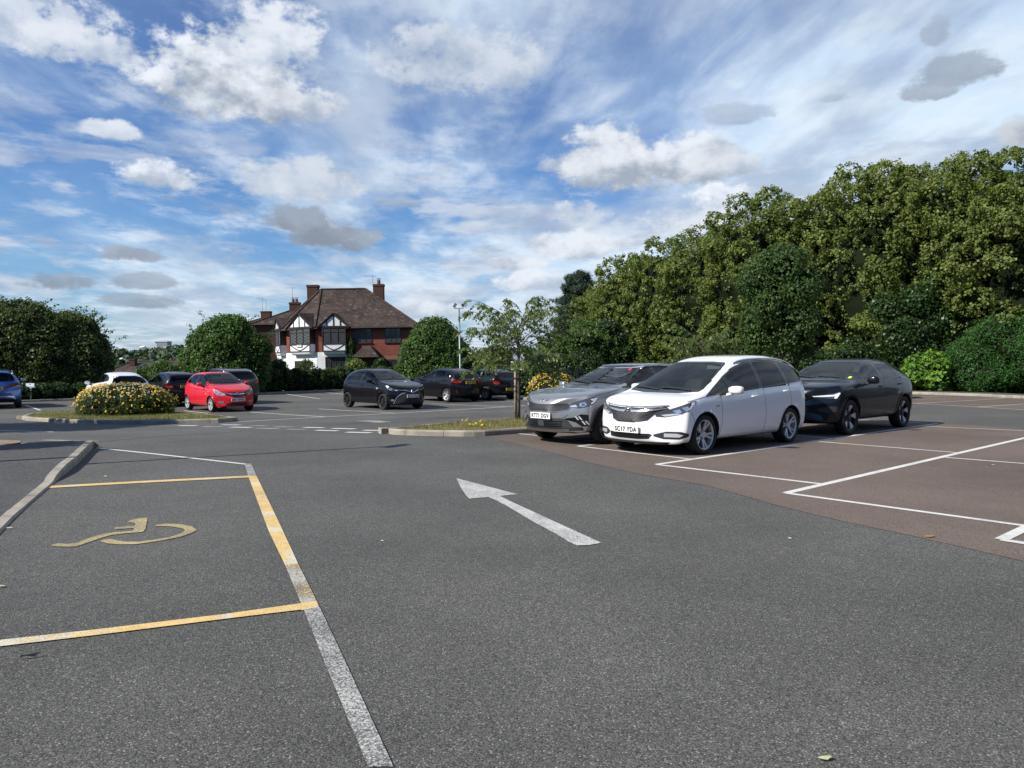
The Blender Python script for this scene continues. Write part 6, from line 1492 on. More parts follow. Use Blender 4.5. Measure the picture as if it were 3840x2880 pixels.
tree('leafy_shrub', 'bush with yellow-green tips below the porch of the house', 'shrub', XY(1335, 52), 52, ZT(1345, 52), .9, L_LIME, nclump=420, per=16, cr=.25, leaf=.11, seed=68, core=.7, trunk_r=0, nl=6, z0=.0, part='foliage')
tree('leafy_shrub', 'bushy green shrub with white gables behind, between the white and dark cars', 'shrub', XY(600, 46), 46, ZT(1352, 46), 1.3, L_BUSH, nclump=600, per=16, cr=.28, leaf=.11, seed=69, core=.7, trunk_r=0, nl=7, z0=.0, part='foliage')

# --- young cherries
def cherry(label, base, H, reach, seed, nb=30, leaf=.105, stake=True, ztr=1.25, dens=1.0):
    rs = random.Random(seed); root = empty('cherry_tree', base, 0, label, 'tree', 'young cherry trees'); br = MB(); C_ = []; N_ = []
    tr = MB().tube([(0, 0, -.05), (.015, 0, .5), (.0, .01, 1.0), (.01, 0, ztr + .3), (0, 0, H * .72)], [.058, .048, .042, .036, .012], 10).build('trunk', M_BARK, root, smooth=True)
    for i in range(nb):
        a_ = i * 2.399 + rs.uniform(-.3, .3); z = ztr - .05 + (H * .74 - ztr) * (i / nb) ** 1.1; ln = reach * rs.uniform(.75, 1.1) * (1.0 - .30 * (i / nb)); up = rs.uniform(.1, .55) + .75 * (i / nb)
        d = Vector((math.cos(a_), math.sin(a_), 0)); pts = []
        for k in range(9):
            t = k / 8; pts.append(Vector((0, 0, z)) + d * ln * t + Vector((0, 0, ln * (up * 1.15 * t - (.26 + .28 * up) * t * t))) + Vector((rs.uniform(-.03, .03), rs.uniform(-.03, .03), 0)))
        br.tube(pts, .014, 5, r2=.003)
        for k in range(2, 9):
            for q in range(4 if k < 8 else 2):
                if rs.random() > .9 * dens: continue
                a2 = a_ + rs.uniform(-1.5, 1.5); l2 = rs.uniform(.22, .5) * (1.15 - k / 12); u2 = rs.uniform(-.1, .5); p0 = pts[k]; d2 = Vector((math.cos(a2), math.sin(a2), 0)); tw = []
                for j in range(6):
                    t = j / 5; tw.append(p0 + d2 * l2 * t + Vector((0, 0, l2 * (u2 * t - .75 * t * t))))
                br.tube(tw, .005, 4, r2=.002)
                for j in range(1, 6):
                    for side in (-1, 1):
                        if rs.random() < .22: continue
                        sd_ = Vector((-d2.y, d2.x, 0)) * side; c_ = tw[j] + sd_ * .03 + Vector((0, 0, -.030)); C_.append(c_); N_.append(sd_ * .6 + Vector((0, 0, .55)) + d2 * .2)
    br.build('branches', M_BARK, root, smooth=True)
    leaf_cloud('foliage', np.array(C_), np.array(N_), leaf, .42, L_CHERRY, root, jitter=.35, droop=2.2, fold=.35)
    if stake:
        sk = MB().tube([(-.075, -.02, -.05), (-.073, -.02, .7), (-.07, -.02, 1.30)], [.036, .034, .032], 9).build('stake', M_STAKE, root, smooth=True)
        MB().tube([(-.11, -.05, 1.06), (-.03, -.065, 1.06), (.06, -.05, 1.06), (.06, .05, 1.06), (-.03, .06, 1.06), (-.11, .03, 1.06), (-.11, -.05, 1.06)], .018, 6).build('tree_tie', M_TRIM, root)
    return root
cb0 = at(1943, 1572, .11); cb0.z = G(cb0.x, cb0.y) + .11
cherry('young staked cherry on the grass island left of the grey crossover', cb0, 3.3, 2.05, 71, nb=32, dens=.85)
c2 = Vector((XY(2640, 25), 25, G(XY(2640, 25), 25))); cherry('young cherry whose drooping crown shows above the white people carrier', c2, 2.95, 1.75, 72, nb=26, leaf=.11, stake=False)

# --- flowering shrubs
def flower_bush(label, c, r, h, seed, nfl=420, faded=.0, name='flowering_shrub'):
    root = empty(name, c, 0, label, 'shrub', 'flowering shrubs on the islands'); lob = [(0, 0, h * .30, r, r * .85, h * .66), (-r * .35, 0, h * .35, r * .6, r * .6, h * .6), (r * .4, -.05, h * .3, r * .55, r * .55, h * .58), (0, 0, h * .12, r * .98, r * .85, h * .45)]
    C_, N_ = crown_points(lob, 1500, 16, .12, deep=.10, zmin=.02); leaf_cloud('foliage', C_, N_, .052, .38, L_HYP, root, jitter=.8)
    core_mesh('shade_core', lob, .88, root)
    def heads(n, zlo, up, m, nm, size):
        Ls = np.array(lob); P_ = []; Q_ = []
        while len(P_) < n:
            k = rng.integers(0, len(Ls)); d = unit(1)[0]; l = Ls[k]; p = l[:3] + d * l[3:6] * rng.uniform(.98, 1.08)
            if p[2] < zlo or rng.random() > (p[2] / h) ** up: continue
            if any((((p - q[:3]) / q[3:6]) ** 2).sum() < .93 for q in Ls): continue
            nn = d + np.array([0, -.2, .5])
            for j in range(5): P_.append(p + rng.normal(0, size * .36, 3)); Q_.append(nn)
        o_ = leaf_cloud(nm, np.array(P_), np.array(Q_), size, .8, m, root, jitter=.45); o_['kind'] = 'stuff'
    heads(nfl * 5, .10, 1.4, M_PETAL, 'flowers', .038)
    if faded: heads(int(nfl * faded) * 5, h * .55, 2.0, M_PETALW, 'faded_flowers', .045)
f1 = at(462, 1556, .11); f1 += Vector((-.22, .65, .11))
flower_bush('wide rounded shrub of small yellow flowers on the left grass island', f1, 1.60, 1.06, 1, 620, .28)
f2 = at(2072, 1506, .1); f2 += Vector((.1, .9, .1)); flower_bush('smaller golden flowering shrub left of the grey crossover bonnet', f2, 1.12, 1.18, 2, 620, .10)

# --- grass on the islands and tufts
def blades(name, poly, n, hfun, hgt, m, label=None):
    P2 = np.array(poly); lo, hi = P2.min(0), P2.max(0); C_ = []
    _, _, ins = cdt([[tuple(p) for p in poly]], None)
    while len(C_) < n:
        p = rng.uniform(lo, hi)
        if ins(p, poly) : C_.append((p[0], p[1], G(*p) + hfun))
    C_ = np.array(C_); N_ = rng.normal(0, 1, (n, 3)); N_[:, 2] *= .2; hh = hgt * rng.uniform(.5, 1.4, n); C_[:, 2] += hh * .45
    o = leaf_cloud(name, C_, N_, 1.0, .12, m, None, jitter=.1, droop=6, fold=0)
    # scale each blade about its centre
    me = o.data; v = np.empty(len(me.vertices) * 3, np.float32); me.vertices.foreach_get('co', v); v = v.reshape(-1, 4, 3); c_ = v.mean(1, keepdims=True); v = c_ + (v - c_) * hh[:, None, None]; me.vertices.foreach_set('co', v.reshape(-1)); me.update()
    return tag(o, label, 'grass', None, 'stuff')
L_GRASS = leaf_mat('grass_blades', (.10, .13, .035), (.30, .25, .11), (.36, .29, .15), trans=.3)
L_GRASSG = leaf_mat('green_grass_blades', (.09, .13, .03), (.19, .20, .06), (.32, .27, .12), trans=.3)
blades('grass', inset_poly(ISL1, .16), 16000, .11, .05, L_GRASSG, 'short dry grass on the left island round the yellow shrub')
blades('grass', inset_poly(ISL2, .16), 15000, .11, .06, L_GRASS, 'straw-coloured dry grass on the island of the young cherry')
bp = [at(p, q) for p, q in ((3560, 1474), (3660, 1478), (3665, 1468), (3560, 1464))]
gx = [tuple((p + Vector((0, 2.0, 0))).xy) for p in bp]
blades('dry_grass', gx, 420, .1, .55, leaf_mat('straw', (.42, .32, .16), (.55, .44, .24), trans=.2), 'tall straw-coloured grass tuft at the foot of the feathery shrubs')
# weeds with yellow flowers near the kerb of the cherry island
for (px, py, wl) in ((1755, 1586, 'yellow-flowered weed in the dry grass, farthest from the kerb'), (1772, 1603, 'yellow-flowered weed close to the front kerb of the cherry island'), (1806, 1602, 'yellow-flowered weed nearest the grey crossover')):
    p = at(px, py, .12); rt = empty('dandelion', (p.x, p.y, G(p.x, p.y) + .11), 0, wl, 'weed', 'yellow weeds in the cherry island')
    for _ in range(4): C_ = np.tile(rng.normal(0, .05, (1, 3)), (6, 1)); C_[:, 2] = np.abs(C_[:, 2]) + .06; leaf_cloud('flower', C_, np.tile([0, -.5, .8], (6, 1)), .045, .9, M_PETAL, rt, jitter=.3)
    C_ = rng.normal(0, .06, (24, 3)); C_[:, 2] = np.abs(C_[:, 2]) * .6 + .02; leaf_cloud('leaves', C_, np.tile([0, -.3, .8], (24, 1)), .06, .3, L_GRASSG, rt)

# --- trees beyond the left edge whose shadows fall across the picture
SD = Vector((-SUN_AZ_VEC.x, -SUN_AZ_VEC.y, 0)); TE = math.tan(SUN_EL)
for k_, (px, py, hc, rad, lab) in enumerate(((60, 1612, 4.6, 1.9, 'tree left of the view that shades the near lane'), (330, 1597, 6.0, 1.5, 'taller tree left of the view that shades the lane by the flowering island'), (-150, 1604, 4.0, 2.2, 'broad tree farther left of the view'))):
    q = at(px, py) - SD * (hc / TE)
    tree('street_tree', lab, 'tree', q.x, q.y, hc + rad * .7, rad, L_LIME, nl=9, z0=hc - rad * .8, nclump=360, per=18, cr=.35, leaf=.16, seed=81 + k_, core=.55, trunk_r=.10)
q = at(10, 1700) - SD * (3.2 / TE)
tree('street_tree', 'small tree left of the view that shades the footway corner', 'tree', q.x, q.y, 4.0, 1.0, L_LIME, nl=7, z0=2.2, nclump=150, per=16, cr=.3, leaf=.14, seed=88, core=.4, trunk_r=.06)
tree('unseen_tree_belt', 'belt of dark trees added unseen behind the viewpoint to darken car reflections', 'trees', 0, -24, 8.5, 30, L_LEFT, nclump=2600, per=8, cr=.8, leaf=.55, seed=90, core=.92, trunk_r=0, part='foliage', lobes=[(x, 2.5 * math.sin(x * .21), 3.6, 4.0, 3.0, 4.4 + 1.2 * math.sin(x * 1.3)) for x in range(-56, 60, 5)])  # unseen trees added so the car sides reflect something dark
tree('unseen_tree_belt', 'belt of dark trees added out of view beyond the right end of the car park', 'trees', 46, 2, 8.5, 30, L_LEFT, nclump=1700, per=8, cr=.8, leaf=.55, seed=91, core=.92, trunk_r=0, part='foliage', lobes=[(2.0 * math.sin(y * .3), y, 3.6, 3.0, 4.0, 4.6 + 1.2 * math.sin(y * 1.3)) for y in range(-24, 30, 5)])  # second added belt, also out of view
# --- far woodland on the hill
def woodland():
    pts = []; rs = np.random.default_rng(3); C_ = []
    for i in range(620):
        y = rs.uniform(170, 430); x = rs.uniform(-.78, .15) * y; z = far_h(x, y); r = rs.uniform(3.0, 5.5)
        d = rs.normal(0, 1, (90, 3)); d /= np.linalg.norm(d, axis=1, keepdims=True); d[:, 2] = np.abs(d[:, 2])
        C_.append(np.array([x, y, z + .5]) + d * np.array([r, r, r * .95])); pts.append(d)
    leaf_cloud('woodland', np.concatenate(C_), np.concatenate(pts), 1.7, .8, L_WOOD, None, jitter=.5)
    return bpy.data.objects['woodland']
tag(woodland(), 'distant dark green woodland covering the hill behind the far roofs', 'woodland', None, 'stuff')
# ================================================================== BUILDINGS AND STREET FURNITURE
def brick_b():
    o = coord('Object'); 
    b_ = X.nt.nodes.new('ShaderNodeTexBrick'); b_.inputs['Scale'].default_value = 1.0; b_.inputs['Mortar Size'].default_value = .008; b_.inputs['Brick Width'].default_value = .225; b_.inputs['Row Height'].default_value = .075
    b_.inputs['Color1'].default_value = (.25, .055, .032, 1); b_.inputs['Color2'].default_value = (.16, .038, .024, 1); b_.inputs['Mortar'].default_value = (.16, .115, .09, 1); b_.inputs['Bias'].default_value = -.1
    x, y, z = sep(o); X.nt.links.new(vec(x + y, z, 0.0).s, b_.inputs['Vector'])
    n = noise(o, 1.2, 5, .6); k = n.ss(.25, .75, .75, 1.15)
    return {'Base Color': mixc(1.0, X(b_.outputs[0]), vec(k, k, k), 'MULTIPLY')}
M_BRICK = mat('red_brick', rough=.9, spec=.2, build=brick_b)
def tile_b():
    o = coord('Object'); x, y, z = sep(o)
    row = (z * 9.0)._m('FRACT'); rowi = (z * 9.0)._m('FLOOR')
    v = voro(vec((x + y * .8) * 5.0, rowi * 3.7, (y - x * .5) * 1.3), 1.0, 'F1', 'Color', 1.0); vs = sep(v)
    n = noise(o, .8, 6, .6); c = mixc(vs[0], (.040, .030, .026), (.074, .055, .046)); c = mixc(vs[1].ss(.94, .98) * .4, c, (.20, .17, .15))
    k = n.ss(.3, .7, .75, 1.2); c = mixc(1.0, c, vec(k, k, k), 'MULTIPLY'); c = mixc(row.ss(.0, .22, .55, 0.0), c, (.02, .015, .012))
    return {'Base Color': c, 'Normal': bump(row, .8, .03)}
M_CBRICK = mat('sooty_brick', (.075, .040, .032), .9, spec=.15)
M_TILE = mat('clay_roof_tiles', rough=.9, spec=.15, build=tile_b)
def render_b():
    o = coord('Object'); n = noise(o, 1.5, 5, .6); return {'Base Color': mixc(n.ss(.3, .7), (.78, .78, .77), (.68, .68, .66))}
M_RENDER = mat('white_render', rough=.85, spec=.2, build=render_b)
M_TIMBER = mat('black_timber', (.018, .014, .014), .6)
M_FRAME = mat('dark_brown_window_frame', (.045, .018, .014), .5)
def lead_b():
    o = coord('Object'); x, y, z = sep(o); s_ = x + y
    a_ = ((s_ * 1.6 + z) * 4.4)._m('FRACT'); b_ = ((s_ * 1.6 - z) * 4.4)._m('FRACT')
    l = (a_ - .5)._m('ABSOLUTE').ss(.40, .47)._m('MAXIMUM', (b_ - .5)._m('ABSOLUTE').ss(.40, .47))
    return {'Base Color': mixc(l * .55, (.025, .03, .032), (.20, .21, .21)), 'Roughness': l.ss(0, 1, .06, .5)}
M_LEAD = mat('leaded_glass', rough=.08, spec=.6, build=lead_b)
M_WGLASS = mat('house_window_glass', (.03, .035, .04), .05, spec=.6)
M_POT = mat('chimney_pot_clay', (.13, .05, .04), .8)
M_MORTAR = mat('pale_mortar', (.35, .32, .28), .9)
M_GALV = mat('galvanised_steel', (.22, .25, .27), .5, .5)
M_PWHITE = mat('white_painted_metal', (.75, .77, .78), .5)
M_RAIL = mat('black_painted_iron', (.012, .012, .014), .45)
LEAN = R(-.9)

def aerial(root, x, y, z, h, arm=.9, ang=0.0, name='tv_aerial'):
    mb = MB(); mb.tube([(x, y, z), (x, y, z + h)], .022, 6); c, s = math.cos(ang), math.sin(ang)
    zt = z + h - .05; mb.tube([(x - arm * .7 * c, y - arm * .7 * s, zt), (x + arm * .3 * c, y + arm * .3 * s, zt)], .014, 5)
    for k in range(7):
        t = -.7 + k * .15; mb.tube([(x + arm * t * c - .18 * s, y + arm * t * s + .18 * c, zt), (x + arm * t * c + .18 * s, y + arm * t * s - .18 * c, zt)], .008, 4)
    return mb.build(name, M_GALV, root)
def chimney(root, x, y, z0, z1, w_=.9, d_=.6, pots=1, potw=.14):
    mb = MB().box(x - w_ / 2, x + w_ / 2, y - d_ / 2, y + d_ / 2, z0, z1 - .18); mb.box(x - w_ / 2 - .04, x + w_ / 2 + .04, y - d_ / 2 - .04, y + d_ / 2 + .04, z1 - .18, z1)
    o = mb.build('chimney', M_CBRICK, root)
    for i in range(pots):
        px_ = x + (i - (pots - 1) / 2) * .34; p = MB().tube([(px_, y, z1 - .02), (px_, y, z1 + .30), (px_, y, z1 + .34)], [potw, potw * .85, potw], 10); p.build('chimney_pot', M_POT, o)
        MB().tube([(px_, y, z1 + .42), (px_, y, z1 + .47)], potw * 1.05, 10).build('pot_cowl', M_POT, o)
    return o
def house():
    Y0 = 58.0; k = Y0 / 2885
    base = Vector((XY(1191.5, Y0), Y0, 0)); root = empty('brick_house', base, 0, 'half-timbered red brick and white house with hipped tile roof behind the hedge', 'house'); root.rotation_euler = (0, LEAN, 0)
    root.location.x += math.sin(-LEAN) * 0; base_z = -1.3
    zw = 2.22; ze = 4.12; zr = 7.35
    P1 = Vector((0, 0)); P2 = Vector((7.35, .25)); P0 = Vector((-2.75, 1.9)); PC = Vector((-4.6, 5.4)); P3 = Vector((7.0, 8.2)); P4 = Vector((-1.5, 10.4))
    foot = [P1, P2, P3, P4, PC, P0]
    # walls: white plinth storey and brick storey
    def wall(a_, b_, z0, z1, nm, m, off=0.0):
        n = (b_ - a_).normalized(); nn = Vector((n.y, -n.x)) * off; A_, B_ = a_ + nn, b_ + nn
        o = mobj(nm, [(A_.x, A_.y, z0), (B_.x, B_.y, z0), (B_.x, B_.y, z1), (A_.x, A_.y, z1)], [(0, 1, 2, 3)], m, root); return o
    mb = MB(); n_ = len(foot)
    mb.v = [(p.x, p.y, base_z) for p in foot] + [(p.x, p.y, ze) for p in foot]; mb.f = [(i, (i + 1) % n_, n_ + (i + 1) % n_, n_ + i) for i in range(n_)]
    mb.build('brick_wall', M_BRICK, root)
    Q = [P1 + (P2 - P1).normalized() * 2.36]
    mb = MB()
    def slab(a_, b_, z0, z1, th=.06, M_=None, mb=mb):
        d = (b_ - a_).normalized(); nn = Vector((d.y, -d.x)) * th
        pts = [a_, b_, b_ + nn, a_ + nn]; b0 = len(mb.v)
        mb.v += [(p.x, p.y, z0) for p in pts] + [(p.x, p.y, z1) for p in pts]
        mb.f += [tuple(b0 + i for i in f) for f in ((0, 1, 2, 3), (7, 6, 5, 4), (0, 4, 5, 1), (1, 5, 6, 2), (2, 6, 7, 3), (3, 7, 4, 0))]
    slab(P1, Q[0], base_z, zw); slab(P0, P1, base_z, zw); slab(PC, P0, base_z, zw); mb.build('rendered_wall', M_RENDER, root)
    class Face:
        def __init__(s, a_, b_): s.a = a_; s.d = (b_ - a_).normalized(); s.n = Vector((s.d.y, -s.d.x))
        def p(s, u, z, o): q = s.a + s.d * u + s.n * o; return (q.x, q.y, z)
        def box(s, mb, u0, u1, z0, z1, o0, o1):
            vs = [s.p(u, z, o) for u in (u0, u1) for z in (z0, z1) for o in (o0, o1)]
            mb.add(vs, [(0, 1, 3, 2), (4, 6, 7, 5), (0, 4, 5, 1), (2, 3, 7, 6), (0, 2, 6, 4), (1, 5, 7, 3)]); return mb
        def bar(s, mb, pts, w_, o0, o1):
            for (u0, z0), (u1, z1) in zip(pts[:-1], pts[1:]):
                d = Vector((u1 - u0, z1 - z0)).normalized(); n = Vector((-d.y, d.x)) * w_ / 2
                q = [(u0 + n.x, z0 + n.y), (u1 + n.x, z1 + n.y), (u1 - n.x, z1 - n.y), (u0 - n.x, z0 - n.y)]
                vs = [s.p(u, z, o0) for u, z in q] + [s.p(u, z, o1) for u, z in q]
                mb.add(vs, [(0, 1, 2, 3), (7, 6, 5, 4), (0, 4, 5, 1), (1, 5, 6, 2), (2, 6, 7, 3), (3, 7, 4, 0)])
            return mb
    FA, FB, FC = Face(P1, P2), Face(P0, P1), Face(PC, P0)
    def window(F_, u0, u1, z0, z1, n, off=.0, tr=.30, glass=M_LEAD, sill=True):
        mb = MB(); f = .05; F_.box(mb, u0, u1, z0, z0 + f, off, off + .05); F_.box(mb, u0, u1, z1 - f, z1, off, off + .05)
        for i in range(n + 1):
            uu = u0 + (u1 - u0 - f) * i / n; F_.box(mb, uu, uu + f, z0 + f, z1 - f, off, off + .05)
        if tr: F_.box(mb, u0 + f, u1 - f, z1 - tr - f * .7, z1 - tr, off + .004, off + .046)
        o = mb.build('window', M_FRAME, root)
        p = MB(); F_.box(p, u0 + .01, u1 - .01, z0 + .01, z1 - .01, off + .0, off + .02); p.build('pane', glass, o)
        if sill: q = MB(); F_.box(q, u0 - .06, u1 + .06, z0 - .06, z0, off, off + .09); q.build('sill', M_TIMBER, o)
    def oriel(F_, u0, u1, dep=.5, gz=5.02, nm='bay_window'):
        zb_, zwi = 2.28, 2.84
        m1 = MB(); F_.box(m1, u0, u1, zb_, zwi, 0, dep); o = m1.build(nm, M_RENDER, root)
        s1 = MB(); # curved white soffit
        for i in range(5):
            t0, t1 = i / 5, (i + 1) / 5; F_.box(s1, u0 + .1, u1 - .1, zb_ - .25 + .25 * t0, zb_ - .25 + .25 * t1 - .001, -.0, dep * (.55 + .45 * math.sin(t1 * 1.57)))
        s1.build('bay_soffit', M_RENDER, o)
        w1 = MB(); F_.box(w1, u0 + .03, u1 - .03, zwi, ze - .05, 0, dep - .06); w1.build('bay_side', M_FRAME, o)
        # front window
        mb = MB(); f = .06; n = 3
        F_.box(mb, u0, u1, zwi, zwi + .07, dep - .06, dep + .03); F_.box(mb, u0, u1, ze - .10, ze + .02, dep - .06, dep + .02)
        for i in range(n + 1): uu = u0 + (u1 - u0 - f) * i / n; F_.box(mb, uu, uu + f, zwi + .07, ze - .10, dep - .06, dep + .01)
        F_.box(mb, u0 + f, u1 - f, ze - .42, ze - .37, dep - .06, dep + .006); mb.build('bay_frame', M_FRAME, o)
        p = MB(); F_.box(p, u0 + .02, u1 - .02, zwi + .02, ze - .06, dep - .058, dep - .03); p.build('pane', M_LEAD, o)
        t = MB(); wd = u1 - u0; mid = (u0 + u1) / 2
        F_.box(t, u0 - .01, u1 + .01, zb_ - .03, zb_ + .05, dep, dep + .03); F_.box(t, u0 - .01, u1 + .01, zwi - .05, zwi + .01, dep, dep + .035); F_.box(t, u0 - .01, u0 + .06, zb_, zwi, dep, dep + .03); F_.box(t, u1 - .06, u1 + .01, zb_, zwi, dep, dep + .03)
        for sg in (-1, 1): F_.bar(t, [(mid, zb_ + .08), (mid + sg * wd * .18, zb_ + .20), (mid + sg * wd * .34, zb_ + .38), (mid + sg * (wd * .46), zwi - .04)], .07, dep, dep + .024)
        t.build('bay_timbers', M_TIMBER, o)
        # gable over
        hw = wd / 2 + .22; g = MB(); zb2 = ze - .02
        vs = [F_.p(mid - hw, zb2, dep), F_.p(mid + hw, zb2, dep), F_.p(mid, gz, dep)]; g.add(vs, [(0, 1, 2)])
        g.build('gable', M_RENDER, o)
        t = MB(); F_.bar(t, [(mid - hw - .05, zb2 - .02), (mid, gz + .03)], .16, dep, dep + .05); F_.bar(t, [(mid + hw + .05, zb2 - .02), (mid, gz + .03)], .16, dep, dep + .052); F_.box(t, mid - hw, mid + hw, zb2 - .05, zb2 + .07, dep, dep + .04)
        for q in (-.46, -.0, .46): F_.box(t, mid + q * hw - .045, mid + q * hw + .045, zb2, gz - abs(q) * (gz - zb2) - .05, dep, dep + .03)
        t.build('gable_timbers', M_TIMBER, o)
        rf = MB(); back = -2.6; ov = dep + .12
        for sg in (-1, 1):
            e0 = F_.p(mid + sg * (hw + .14), zb2 - .10, ov); e1 = F_.p(mid, gz + .08, ov); e2 = F_.p(mid, gz + .08, back * .9); e3 = F_.p(mid + sg * (hw + .14), zb2 - .10, .1)
            dz = .05; q = [e0, e1, e2, e3]; rf.add(q + [(p_[0], p_[1], p_[2] + dz) for p_ in q], [(0, 1, 2, 3), (7, 6, 5, 4), (0, 4, 5, 1), (1, 5, 6, 2), (2, 6, 7, 3), (3, 7, 4, 0)])
        rf.build('gable_roof', M_TILE, o)
        return o
    oriel(FA, .50, 2.26); L_B = (P1 - P0).length; oB = oriel(FB, .85, L_B - .18, gz=5.12); L_C = (P0 - PC).length; oriel(FC, L_C - 2.3, L_C - .35, gz=4.9)
    nb_ = MB(); FB.box(nb_, .85 + (L_B - 1.03) * .37, .85 + (L_B - 1.03) * .63, 2.62, 2.82, .52, .56); nb = nb_.build('name_board', M_TIMBER, oB)
    nb2 = MB(); FB.box(nb2, .85 + (L_B - 1.03) * .39, .85 + (L_B - 1.03) * .61, 2.64, 2.80, .562, .568); nb2.build('name_board_face', M_RENDER, oB)
    cu = bpy.data.curves.new('t', 'FONT'); cu.body = '1934'; cu.size = .16; cu.align_x = 'CENTER'; cu.align_y = 'CENTER'; t_ = bpy.data.objects.new('t', cu); COL.objects.link(t_)
    dg = bpy.context.evaluated_depsgraph_get(); dg.update(); me = bpy.data.meshes.new_from_object(t_.evaluated_get(dg)); bpy.data.objects.remove(t_)
    for v in me.vertices: v.co = Vector(FB.p(.85 + (L_B - 1.03) * .5 + v.co.x, 2.72 + v.co.y, .572))
    me.materials.append(M_TIMBER); t_ = bpy.data.objects.new('name_board_lettering', me); COL.objects.link(t_); t_.parent = oB
    window(FA, 2.78, 4.12, 2.88, 3.98, 3); window(FA, 5.12, 6.32, 2.88, 3.98, 3)
    window(FA, .62, 2.15, .35, 1.86, 4, off=.062, tr=.35, glass=M_WGLASS); window(FA, 5.15, 6.2, .3, 1.55, 3, tr=.3, glass=M_WGLASS)
    window(FB, .9, L_B - .7, .3, 1.6, 3, off=.062, glass=M_WGLASS); window(FC, L_C - 2.1, L_C - .6, .3, 1.6, 3, off=.062, glass=M_WGLASS)
    q = MB(); FA.box(q, 5.05, 6.3, 1.60, 1.86, .0, .015); q.build('window_head', mat('buff_brick_head', (.20, .10, .065), .9), root)
    # roof with overhang
    ov = [P1 + Vector((.0, -.45)), P2 + Vector((.45, -.40)), P3 + Vector((.4, .4)), P4 + Vector((-.2, .45)), PC + Vector((-.45, .1)), P0 + Vector((-.35, -.35))]
    R1, R2 = Vector((-.7, 4.6)), Vector((2.85, 4.7)); ez = ze - .06
    v = [(p.x, p.y, ez) for p in ov] + [(R1.x, R1.y, zr), (R2.x, R2.y, zr)]
    f = [(0, 1, 7, 6), (1, 2, 7), (2, 3, 6, 7), (3, 4, 6), (4, 5, 6), (5, 0, 6)]
    rf = mobj('roof', v, f, M_TILE, root)
    sld = rf.modifiers.new('s', 'SOLIDIFY'); sld.thickness = .10; sld.offset = -1
    mb = MB()
    for a_, b_ in ((0, 6), (5, 6), (4, 6), (1, 7), (6, 7)):
        A_, B_ = Vector(v[a_]), Vector(v[b_]); mb.tube([A_ + Vector((0, 0, .02)), B_ + Vector((0, 0, .02))], .10, 6)
    mb.build('hip_tiles', M_TILE, rf)
    mb = MB()
    for i in (5, 0): 
        a_, b_ = Vector(v[i]), Vector(v[(i + 1) % 6]); mb.tube([a_ + Vector((0, 0, -.08)), b_ + Vector((0, 0, -.08))], .07, 6)
    a_, b_ = Vector(v[4]), Vector(v[5]); mb.tube([a_ + Vector((0, 0, -.08)), b_ + Vector((0, 0, -.08))], .07, 6)
    mb.build('gutter', M_TIMBER, rf)
    chimney(root, -1.65, 5.8, 5.4, 7.85, .86, .7, 0); chimney(root, 3.85, 5.4, 5.0, 7.78, .80, .7, 1, .15); aerial(root, 3.4, 5.2, 6.6, 1.9, 1.0, .2)
    # porch
    pr = MB(); z0, z1 = 1.78, 2.60; u0, u1 = 2.8, 4.8
    A_ = [FA.p(u0, z0, 1.3), FA.p(u1, z0, 1.3), FA.p(u1, z0, 0), FA.p(u0, z0, 0), FA.p(u0 + .75, z1, .35), FA.p(u1 - .75, z1, .35), FA.p(u1 - .6, z1, 0), FA.p(u0 + .6, z1, 0)]
    pr.add(A_, [(0, 1, 5, 4), (1, 2, 6, 5), (3, 0, 4, 7), (4, 5, 6, 7), (0, 3, 2, 1)]); po = pr.build('porch_roof', M_TILE, root)
    pp = MB()
    for u in (u0 + .12, u1 - .12): FA.box(pp, u - .07, u + .07, base_z, z0, 1.0, 1.14)
    pp.build('porch_posts', M_TIMBER, root)
    dr = MB(); FA.box(dr, u0 + .6, u1 - .6, base_z, 1.4, .0, .05); dr.build('door', M_TIMBER, root)
    return root
house()
iv = (XY(1191.5, 58) + 3.0, 56.4)
tree('climbing_shrub', 'green climber over the left side of the house porch', 'shrub', iv[0] - .1, iv[1], 1.7, .6, L_BUSH, nclump=330, per=14, cr=.2, leaf=.12, seed=91, core=0, trunk_r=0, nl=6, z0=0, part='foliage')
tree('climbing_shrub', 'green climber on the right of the house porch', 'shrub', iv[0] + 2.0, iv[1], 1.75, .55, L_IVY, nclump=330, per=14, cr=.2, leaf=.12, seed=92, core=0, trunk_r=0, nl=6, z0=0, part='foliage')
tree('climbing_shrub', 'dark creeper running up the brick between the bay and the porch', 'shrub', XY(1191.5, 58) + 2.55, 57.9, 3.4, .35, L_IVY, nclump=260, per=14, cr=.2, leaf=.12, seed=93, core=0, trunk_r=0, part='foliage', lobes=[(0, 0, z, .3, .2, .6) for z in (1.2, 2.0, 2.8, 3.6, 4.3)])

